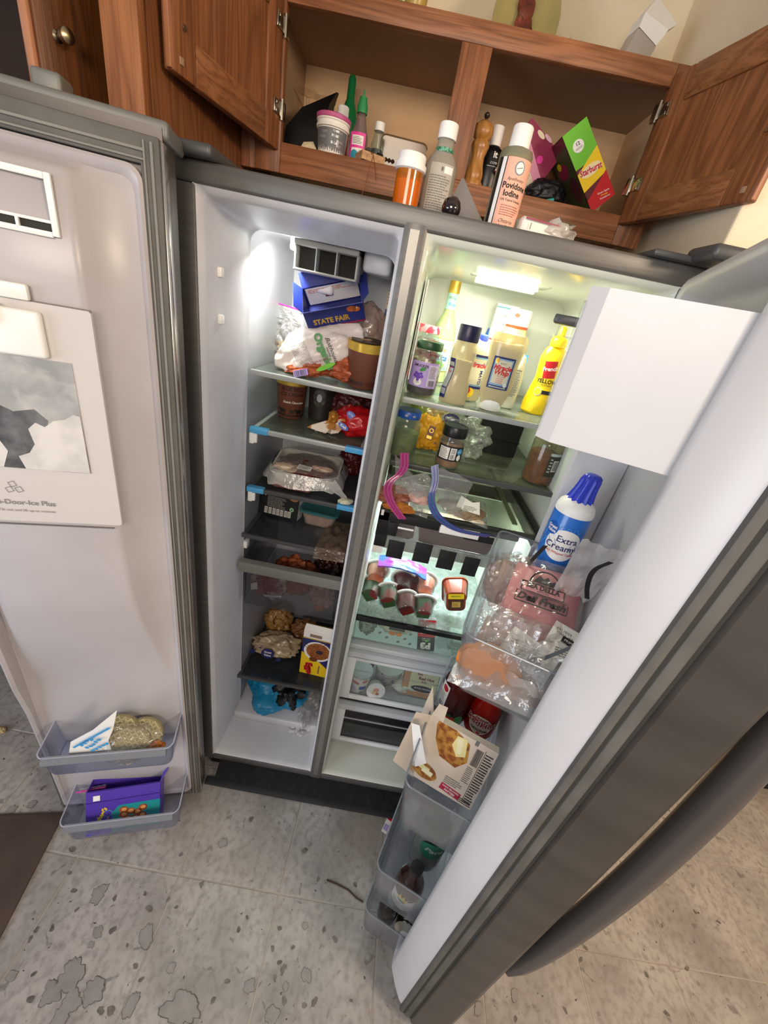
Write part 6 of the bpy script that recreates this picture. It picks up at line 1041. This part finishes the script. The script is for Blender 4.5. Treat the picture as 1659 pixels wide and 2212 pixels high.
pillow(t, c_, .022, M('ham_pink', '#d9969a', .4, col2='#cc8084', scale=10), 'ham_slices', amp=.003, seed=3); pillow(t, [F(.380, -.130, 1.140), F(.380, .004, 1.158), F(.190, .006, 1.248), F(.190, -.122, 1.236)], .030, film('ham_film', '#faf6f6', '#f3e6e4', .05, .14, 1.6, bump=.4, bscale=40), seed=4, amp=.008)
B().blob(F(.24, -.06, 1.115), (.055, .085, .058), .15, 2.4, 3, 4, .002).done('ham_lower', M('ham_pale', '#cfa39a', .45, col2='#c4907f', scale=14), t)
o_ = F(.262, -.062, 1.216); sx = (F(.245, .0, 1.236) - F(.245, -.12, 1.228)); txv = (F(.165, -.06, 1.262) - F(.36, -.06, 1.172)); pn = plane(o_, sx, txv)
a = Art(pn); a.rect(-.036, .034, -.002, .016, M('ham_pink', ''), 2).rect(-.036, .034, .0150, .0175, stripe, 3).rect(-.036, .034, -.0035, -.0012, stripe, 3).rect(-.0375, -.035, -.003, .017, stripe, 3).rect(.033, .0355, -.003, .017, stripe, 3)
a.text('SEA DELLA', -.001, .010, .0135, stripe, 4, bold=.05, xs=.85).text('ARTISAN', 0, .002, .005, stripe, 4)
arc = [(.026 * math.cos(PI * k / 14), .018 + .030 * math.sin(PI * k / 14)) for k in range(15)]; inn = [(.0235 * math.cos(PI * k / 14), .018 + .0265 * math.sin(PI * k / 14)) for k in range(15)]
for k in range(14): a.poly([arc[k], arc[k + 1], inn[k + 1], inn[k]], stripe, 4)
a.poly([(-.021, .019), (.021, .019), (.015, .032), (.009, .027), (.003, .037), (-.004, .030), (-.010, .036), (-.016, .027)], stripe, 4)
a.rect(-.042, .044, -.0275, -.0250, stripe, 3).rect(-.042, .040, -.0062, -.0050, stripe, 3).rect(-.0425, -.041, -.026, -.005, stripe, 3).rect(.0425, .044, -.026, -.008, stripe, 3).text('Deli Fresh', 0, -.0155, .0190, stripe, 4, shear=.3, bold=.05); a.done(t)
pn2 = plane(F(.335, .004, 1.190), sx, txv); Art(pn2).rect(-.045, .025, -.030, .030, K['paper'], 5, rot=-.25).text('EX: 10/23', -.022, .022, .006, stripe, 7, rot=-.25).text('START: 10/9', -.020, .015, .005, stripe, 7, rot=-.25).rect(-.024, .018, -.002, .010, stripe, 7, rot=-.25).text('PRIMATERRA', -.003, .004, .006, K['paper'], 8, rot=-.25).lines(-.030, .016, -.022, -.006, 4, K['greytxt'], 7).done(t, 'price_label')
F = DoorFrame(.36, -.08, 1.090)
t = thing('cheese_bag', 'clear deli bag of orange cheese slices with white label and black stripe', 'bag', F.loc, (0, 0, RZ))
B().blob(F(.388, -.108, 1.130), (.052, .020, .044), .12, 2.0, 3, 4, .002).done('cheese_slices', M('cheese_orange', '#ea8a26', .4, col2='#e09550', scale=12), t)
pillow(t, [F(.412, -.150, 1.105), F(.412, -.01, 1.120), F(.315, .005, 1.180), F(.315, -.135, 1.170)], .018, M('deli_pale', '#d5b29c', .4, col2='#cfa188', scale=10), 'sliced_pack', amp=.004, seed=6)
pillow(t, [F(.420, -.160, 1.098), F(.425, .0, 1.110), F(.310, .015, 1.196), F(.305, -.150, 1.190)], .040, K['bag'], seed=11, amp=.014, freq=30); pn3 = plane(F(.362, -.060, 1.172), sx, F(.315, -.06, 1.19) - F(.412, -.06, 1.125)); Art(pn3).rect(-.040, .040, -.030, .020, K['paper'], 5, rot=-.3).text('KSM', .010, -.012, .018, stripe, 7, rot=-.9, bold=.05).lines(-.03, .02, -.005, .012, 4, K['greytxt'], 7).done(t, 'price_label')
F = DoorFrame(.40, -.07, 1.12)
t = thing('crinkled_bag', 'crinkled empty clear bag with black stripe hanging over the top bin end', 'bag', F.loc, (0, 0, RZ))
b = B(); b.grid(lambda s, u: F(.385 + .030 * u + .012 * math.sin(s * 5), -.085 + .12 * s, 1.215 - .060 * u) + Vector((0, .016 * noise.noise(Vector((s * 5, u * 4, 3))) , .022 * noise.noise(Vector((s * 6, u * 5, 9))))), 26, 18); b.done('bag_skin', K['bag'], t, ang=.9)
b = B(); b.grid(lambda s, u: F(.370 + .040 * u, -.135 + .075 * s, 1.225 - .05 * u) + Vector((.0, .010 * noise.noise(Vector((s * 5, u * 4, 5))), .020 * noise.noise(Vector((s * 6, u * 5, 2))))), 20, 14); b.done('bag_neck', K['bag'], t, ang=.35)
ribbon([tuple(F(.400, -.066, 1.186)), tuple(F(.400, -.048, 1.200)), tuple(F(.398, -.030, 1.225)), tuple(F(.394, -.006, 1.262))], .008, (0, .4, 1), stripe, 'black_stripe')
F = DoorFrame(.11, -.125, 1.090)
t = thing('poultry_deli_bag', 'clear bag of pale sliced poultry at the hinge end of the top bin', 'bag', F.loc, (0, 0, RZ)); B().blob(F(.12, -.120, 1.11), (.036, .055, .058), .15, 2.4, 9, 4, .002).done('sliced_poultry', M('poultry_pale', '#e4c0ae', .4, col2='#dab09c', scale=12), t); B().blob(F(.12, -.118, 1.12), (.042, .065, .068), .28, 2.6, 4, 4, .001).done('bag_skin', K['bag'], t, ang=.4)
ribbon([tuple(F(.2, -.082, 1.276)), tuple(F(.2, -.091, 1.246)), tuple(F(.2, -.101, 1.210))], .008, (1, 0, .3), stripe, 'black_stripe')
b = B(); b.grid(lambda s, u: F(.16 + .02 * u, -.115 + .05 * s - .01 * u, 1.250 - .09 * u) + Vector((0, .008 * noise.noise(Vector((s * 5, u * 4, 8))), .010 * noise.noise(Vector((s * 6, u * 5, 6))))), 12, 12); b.done('bag_neck', K['bag'], t, ang=.4)
F = DoorFrame(.27, -.005, 1.20)
t = thing('striped_bag_neck', 'twisted bag end with a black stripe standing against the white door panel', 'bag', F.loc, (0, 0, RZ)); b = B(); b.grid(lambda s, u: F(.26 + .03 * u, -.050 + .055 * s + .02 * u * s, 1.235 + .115 * u) + Vector((0, .008 * noise.noise(Vector((s * 5, u * 4, 1))), .010 * noise.noise(Vector((s * 6, u * 5, 4))))), 12, 16); b.done('bag_skin', K['bagm'], t, ang=.4)
ribbon(smooth([tuple(F(.302, -.004, 1.335)), tuple(F(.305, -.022, 1.315)), tuple(F(.305, -.018, 1.285)), tuple(F(.30, -.008, 1.262))]), .007, (1, 0, .1), stripe, 'black_stripe')
# second bin: salsa, hot sauce, hash brown box
F = DoorFrame(.105, -.120, .652)
t, g = jar('salsa_jar', 'large dark red salsa jar with white side label in the second door bin', F.loc, .043, .165, film('salsa_glass', '#c9a7a0', '#5a1a14', .35, .06), M('salsa_red', '#7c1a14', .3, col2='#5a0f0c', scale=60), K['cap'], .92, rot=RZ, lr=.034)
Art(cyl(.0434)).rect(-.052, -.022, .045, .130, K['paper'], 1).bars(-.048, -.026, .048, .068, K['ink'], 2, 10).lines(-.048, -.026, .072, .10, 7, M('label_taupe', '#8a7c66', .5), 2).ell(-.035, .115, .010, .010, K['red'], 2).ell(.004, .028, .013, .014, K['red'], 1).ell(.026, .032, .013, .016, K['green'], 1).ell(-.002, .042, .012, .006, M('leaf_dark', '#1d4a20', .5), 2).text('SALSA', .004, .020, .008, K['cream'], 2).text('g', .030, .062, .026, K['maroon'], 2, shear=.4).done(t)
F = DoorFrame(.105, -.040, .652)
t, g = jar('hot_sauce_bottle', 'round red hot sauce bottle with white and red label in the second door bin', F.loc, .040, .175, film('sauce_glass_red', '#e8a090', '#b01a10', .5, .06), M('hot_sauce', '#c21a0c', .3), K['cap'], .8, cat='bottle', rot=RZ - .1, lr=.018, body=[(.033, 0), (.039, .006), (.040, .02), (.040, .085), (.030, .115), (.018, .135), (.017, .158)])
a = Art(cyl(lambda z: .0405)); a.ell(.002, .056, .031, .032, K['paper'], 1, 30).ell(.002, .056, .028, .029, M('label_sand', '#c9b8a8', .45), 2, 30).text("FRANK'S", .006, .078, .011, K['maroon'], 3, bold=.03).rect(-.036, .040, .054, .072, K['red'], 3).text('RedHot', .002, .062, .0255, K['paper'], 4, bold=.09, xs=.95).text('RedHot', .002, .062, .0255, M('logo_dark_red', '#8a0f18', .4), 5, bold=.03, xs=.95).text('ORIGINAL', .004, .040, .010, K['ink'], 4, bold=.03).ell(.004, .030, .005, .004, K['red'], 4); a.done(t)
F = DoorFrame(.305, -.092, .652)
t = carton('hash_brown_carton', 'open cream carton with hash brown pictures and butter in the second door bin', F.loc, .158, .020, .166, M('carton_beige', '#dccbb8', .55), (math.radians(-15), math.radians(3), RZ)); w, h = .158, .166
hb = M('hash_brown', '#c08a3c', .5, col2='#8a4a18', scale=70, lo=.42, hi=.58); bu = M('butter', '#f0e2a0', .4); a = Art(fF(w, .020, h)); a.rect(-.079, .079, 0, h, M('carton_beige', ''), 0).poly([(-.060, .165), (-.018, .165), (.020, .150), (.030, .105), (.012, .078), (-.028, .085), (-.050, .120), (-.060, .155)], hb, 2).poly([(-.010, .155), (.012, .158), (.022, .115), (.004, .105), (-.014, .128)], bu, 3).poly([(-.008, .15), (.004, .152), (.012, .118), (.002, .112)], M('butter_light', '#f7efc4', .4), 4)
a.ell(-.045, .030, .032, .020, hb, 2, 26, rot=-.2).rect(-.060, -.034, .030, .042, bu, 3, rot=-.15).rect(-.050, -.024, .024, .036, M('butter_light', ''), 4, rot=-.15)
a.rect(.000, .048, .008, .026, M('print_crimson', '#b51e45', .5), 2, rot=-.1).text('HASH BROWN', .024, .021, .006, K['paper'], 3, rot=-.1, bold=.02).text('PATTIES', .024, .013, .007, K['paper'], 3, rot=-.1, bold=.03).lines(.002, .044, .030, .050, 4, K['greytxt'], 2)
a.bars(.036, .052, .105, .150, K['ink'], 2, 12).lines(.034, .052, .055, .100, 9, K['greytxt'], 2).rect(.0545, .0555, .01, .155, K['ink'], 2).lines(.057, .077, .01, .15, 20, K['ink'], 2, .5).rect(.028, .036, .155, .168, K['greytxt'], 2).lines(.046, .077, .004, .018, 3, K['ink'], 3); a.done(t)
cb = M('carton_beige', ''); flap(t, [(-.079, -.010, .0), (-.079, -.010, .166), (-.112, -.030, .170), (-.116, -.035, .03)], cb); flap(t, [(-.079, .010, .166), (-.079, .010, .02), (-.100, .04, .02), (-.100, .04, .20)], cb); flap(t, [(-.079, -.010, .166), (-.05, -.010, .166), (-.055, -.025, .215), (-.075, -.028, .215)], cb)
flap(t, [(-.112, -.050, .155), (-.095, -.056, .165), (-.050, -.050, .085), (-.068, -.046, .058)], K['cap'], 'price_tag'); 
# third bin
F = DoorFrame(.265, -.050, .281)
t, g = jar('green_label_jar', 'jar with round green label and white lettering in the third door bin', F.loc, .044, .170, film('jar_grey', '#c9cfcf', '#9aa3a2', .3, .06), M('pale_pickle', '#6d7a58', .4), M('lid_dark_green', '#1c4a38', .35), .8, rot=RZ); Art(cyl(.0444)).ell(.010, .115, .036, .036, M('pace_green', '#1f6a52', .45), 1, 30).text('Pace', .012, .120, .026, K['silver'], 3, shear=.3, bold=.03).done(t)
F = DoorFrame(.372, -.068, .281)
t = thing('dark_sauce_bottle', 'dark brown glass bottle with white label and yellow flower in the third bin', 'bottle', F.loc, (0, 0, RZ)); pr = [(.030, 0), (.035, .005), (.036, .02), (.035, .080), (.027, .105), (.0145, .125), (.0135, .145)]
B().lathe(pr, 36).done('glass', M('dark_amber_glass', '#2e120c', .06, coat=.6), t); B().lathe([(.0155, .140), (.0155, .158), (.001, .159)], 22).done('cap', K['black'], t)
Art(cyl(prof_r(pr))).rect(-.038, .030, .012, .060, K['paper'], 1).lines(-.030, .026, .016, .040, 6, K['greytxt'], 2).poly([(-.020, .050), (-.012, .078), (-.008, .062), (-.002, .080), (.002, .062), (.010, .074), (.004, .048)], K['yellow'], 3).ell(-.006, .050, .012, .005, K['green'], 2).done(t)
# bottom bin
F = DoorFrame(.355, -.085, .0765)
t = thing('bottled_drink', 'small dark drink bottle with grey cap lying in the bottom door bin', 'bottle', F.loc, (0, 0, RZ)); B().lathe([(.024, 0), (.028, .004), (.028, .065), (.020, .085), (.012, .098)], 30).done('glass', M('dark_drink', '#160d0b', .08, coat=.5), t); B().lathe([(.014, .095), (.014, .112), (.001, .113)], 20).done('cap', K['silver'], t)
F = DoorFrame(.37, -.025, .0765)
t = thing('steel_lid', 'stack of shiny round lids on edge in the bottom door bin', 'lids', F.loc, (math.radians(80), 0, RZ));
for k in range(4): B().lathe([(.030 - k * .001, .006 * k - .01), (.031, .006 * k - .009), (.031, .006 * k - .006), (.001, .006 * k - .006)], 30, c=(0, .034, 0)).done('lid', K['chrome'], t)
t = thing('paper_scrap', 'small printed paper scrap lying on the floor at the right end of the toe grille', 'paper', (.700, -.075, .0008), (0, 0, -.4)); B().box(-.010, .010, -.038, .030, 0, .0012).done('scrap', K['paper'], t); Art(plane((0, 0, .0013), (1, 0, 0), (0, 1, 0))).rect(-.008, .008, .005, .02, K['red'], 0).rect(-.008, .008, -.03, -.01, K['lilac'], 0).done(t)
for k, (x, y) in enumerate(((-.735, -.02), (-.77, -.045))): tag(B().blob((x, y, .009), (.016, .012, .009), .3, 3, k, 3, .0003).done('food_crumb', M('crumb', '#c4b083', .6), ang=.5), ['pale crumb on the floor left of the freezer door', 'second pale crumb on the floor nearer the left edge'][k], 'crumb')
# ================================================================ in the freezer door bins
RZL = be
def LF(u, v, z): return tuple(TL(u, v, z))
t = thing('waffle_bag', 'clear bag of pale waffles with white and blue end in the upper freezer door bin', 'bag', LF(.15, .055, .404), (0, 0, RZL))
wf_ = M('waffle_pale', '#a39a72', .5, col2='#8a8058', scale=20)
def waf(cx, cz, r_, tilt, yy):
    b = B(); mt = Matrix.Translation((cx, yy, cz)) @ Euler((tilt, 0, 0)).to_matrix().to_4x4(); tb = B(); tb.lathe([(r_ * .97, -.008), (r_, -.004), (r_, .004), (r_ * .97, .008)], 30)
    for v in tb.bm.verts: v.co = mt @ v.co
    o = tb.done('waffle', wf_, t)
    g_ = B()
    for k in range(-4, 5):
        q = k * r_ / 4.6; hl = math.sqrt(max(r_ * r_ - q * q, 0)) * .95; 
        for dx in (0, 1): 
            m2 = mt @ Euler((0, 0, .5)).to_matrix().to_4x4() @ Matrix.Translation((q, 0, .0085) if dx else (0, q, .0085)); g_.obox(m2, .0028 if dx else hl * 2, hl * 2 if dx else .0028, .004)
    g_.done('waffle_ridge', M('waffle_ridge', '#bdb48c', .5), o)['kind'] = 'stuff'
waf(-.005, .082, .050, math.radians(60), .006); waf(.020, .060, .052, math.radians(66), -.012); waf(.050, .064, .048, math.radians(60), .008)
crumple(t, (.012, -.012, .070), (.080, .036, .060), film('thin_bag', '#ffffff', '#f3f1ef', .05, .12, 1.6, bump=.4, bscale=40), 'bag_skin', .15, 2.6, 3, .001)
flap(t, [(-.105, -.036, .070), (-.092, -.036, .125), (-.040, -.036, .165), (.020, -.036, .235), (.004, -.036, .165), (-.012, -.036, .120), (-.010, -.036, .055)], K['cap'], 'bag_end', .0015)
a = Art(plane((-.045, -.0375, .125), (.78, 0, .62), (-.62, 0, .78))); 
for k in range(14): a.ell(-.020 + (k % 5) * .010, -.024 + (k // 5) * .018 + random.uniform(-.004, .004), .0055, .004, K['lblue'], 22, 12, rot=k)
a.rect(-.040, .070, .012, .018, K['lblue'], 22).done(t); B().blob((.088, -.02, .055), (.02, .012, .012), .3, 3, 4, 3).done('orange_bit', M('orange_bit', '#c87a2e', .5), t)
t = carton('pasta_carton', 'open purple and teal carton with a dish picture in the lower freezer door bin', LF(.172, .078, .090), .190, .050, .135, M('carton_purple', '#5138a8', .4), (math.radians(-24), 0, RZL + math.radians(3)), open_top=True)
a = Art(fF(.19, .055, .135)); a.rect(-.095, .095, 0, .135, M('carton_purple', ''), 0).poly([(-.030, 0), (.095, 0), (.095, .082), (-.012, .082), (-.030, .062)], K['teal'], 1).rect(-.095, .095, .100, .103, M('purple_dark', '#35207a', .4), 1).rect(-.077, -.060, .106, .122, K['paper'], 2)
dish = M('dish_print', '#b0602c', .5, col2='#7c2e14', scale=60)
for x, z in ((.0, .05), (.018, .058), (.036, .052), (.010, .036), (.030, .034), (.048, .040), (.022, .020), (.044, .020), (.0, .066), (.05, .064), (.06, .028)): a.ell(x, z, .012, .010, dish, 2, 14).ell(x + .001, z + .001, .007, .0055, M('dish_light', '#d99a5c', .5), 3, 12)
a.ell(-.040, .062, .012, .010, K['lblue'], 2).ell(-.040, .062, .010, .008, M('carton_purple', ''), 3).text("Michael's", -.060, .052, .017, K['yellow'], 2, rot=1.1, bold=.04, shear=.3).text('ITALIAN', -.044, .040, .007, K['yellow'], 2, rot=1.1).text('Lasagna', -.012, .016, .012, K['paper'], 3, shear=.3); a.done(t)
pu = M('carton_purple', ''); flap(t, [(-.095, .0275, .135), (.095, .0275, .135), (.100, .040, .168), (-.088, .040, .168)], pu); flap(t, [(-.088, .0395, .1655), (.100, .0395, .1655), (.1005, .0405, .1685), (-.0885, .0405, .1685)], K['paper'], 'flap_edge'); flap(t, [(.095, -.0275, .135), (.095, .0275, .135), (.112, .03, .160), (.110, -.015, .155)], pu)
b = B().box(-.09, .09, -.024, .024, .0, .10, .01); b.done('inner_wrap', M('inner_dark', '#3a231c', .6), t)
t = thing('pink_zip_packet', 'clear packet with pink zipper edge behind the purple carton', 'packet', LF(.27, .03, .078), (0, 0, RZL)); pillow(t, [(-.03, 0, .0), (.04, 0, 0), (.04, .004, .13), (-.03, .004, .12)], .012, K['bag'], seed=6, nrm=(0, -1, 0)); B().tube([(-.034, -.004, .118), (.04, -.002, .128)], .0022, 6).done('zipper', K['magenta'], t)
for o in bpy.data.objects:
    if o.parent is None and 'category' in o:
        n = o.name.split('.')[0]
        g = {'fruit_cup': 'fruit cups on the crisper cover', 'wine_glass': 'wine glasses in the cabinet', 'ice_cream_tub': 'brown ice cream tubs in the freezer', 'food_crumb': 'crumbs on the floor', 'mayo_bottle': None}.get(n)
        if g: o['group'] = g
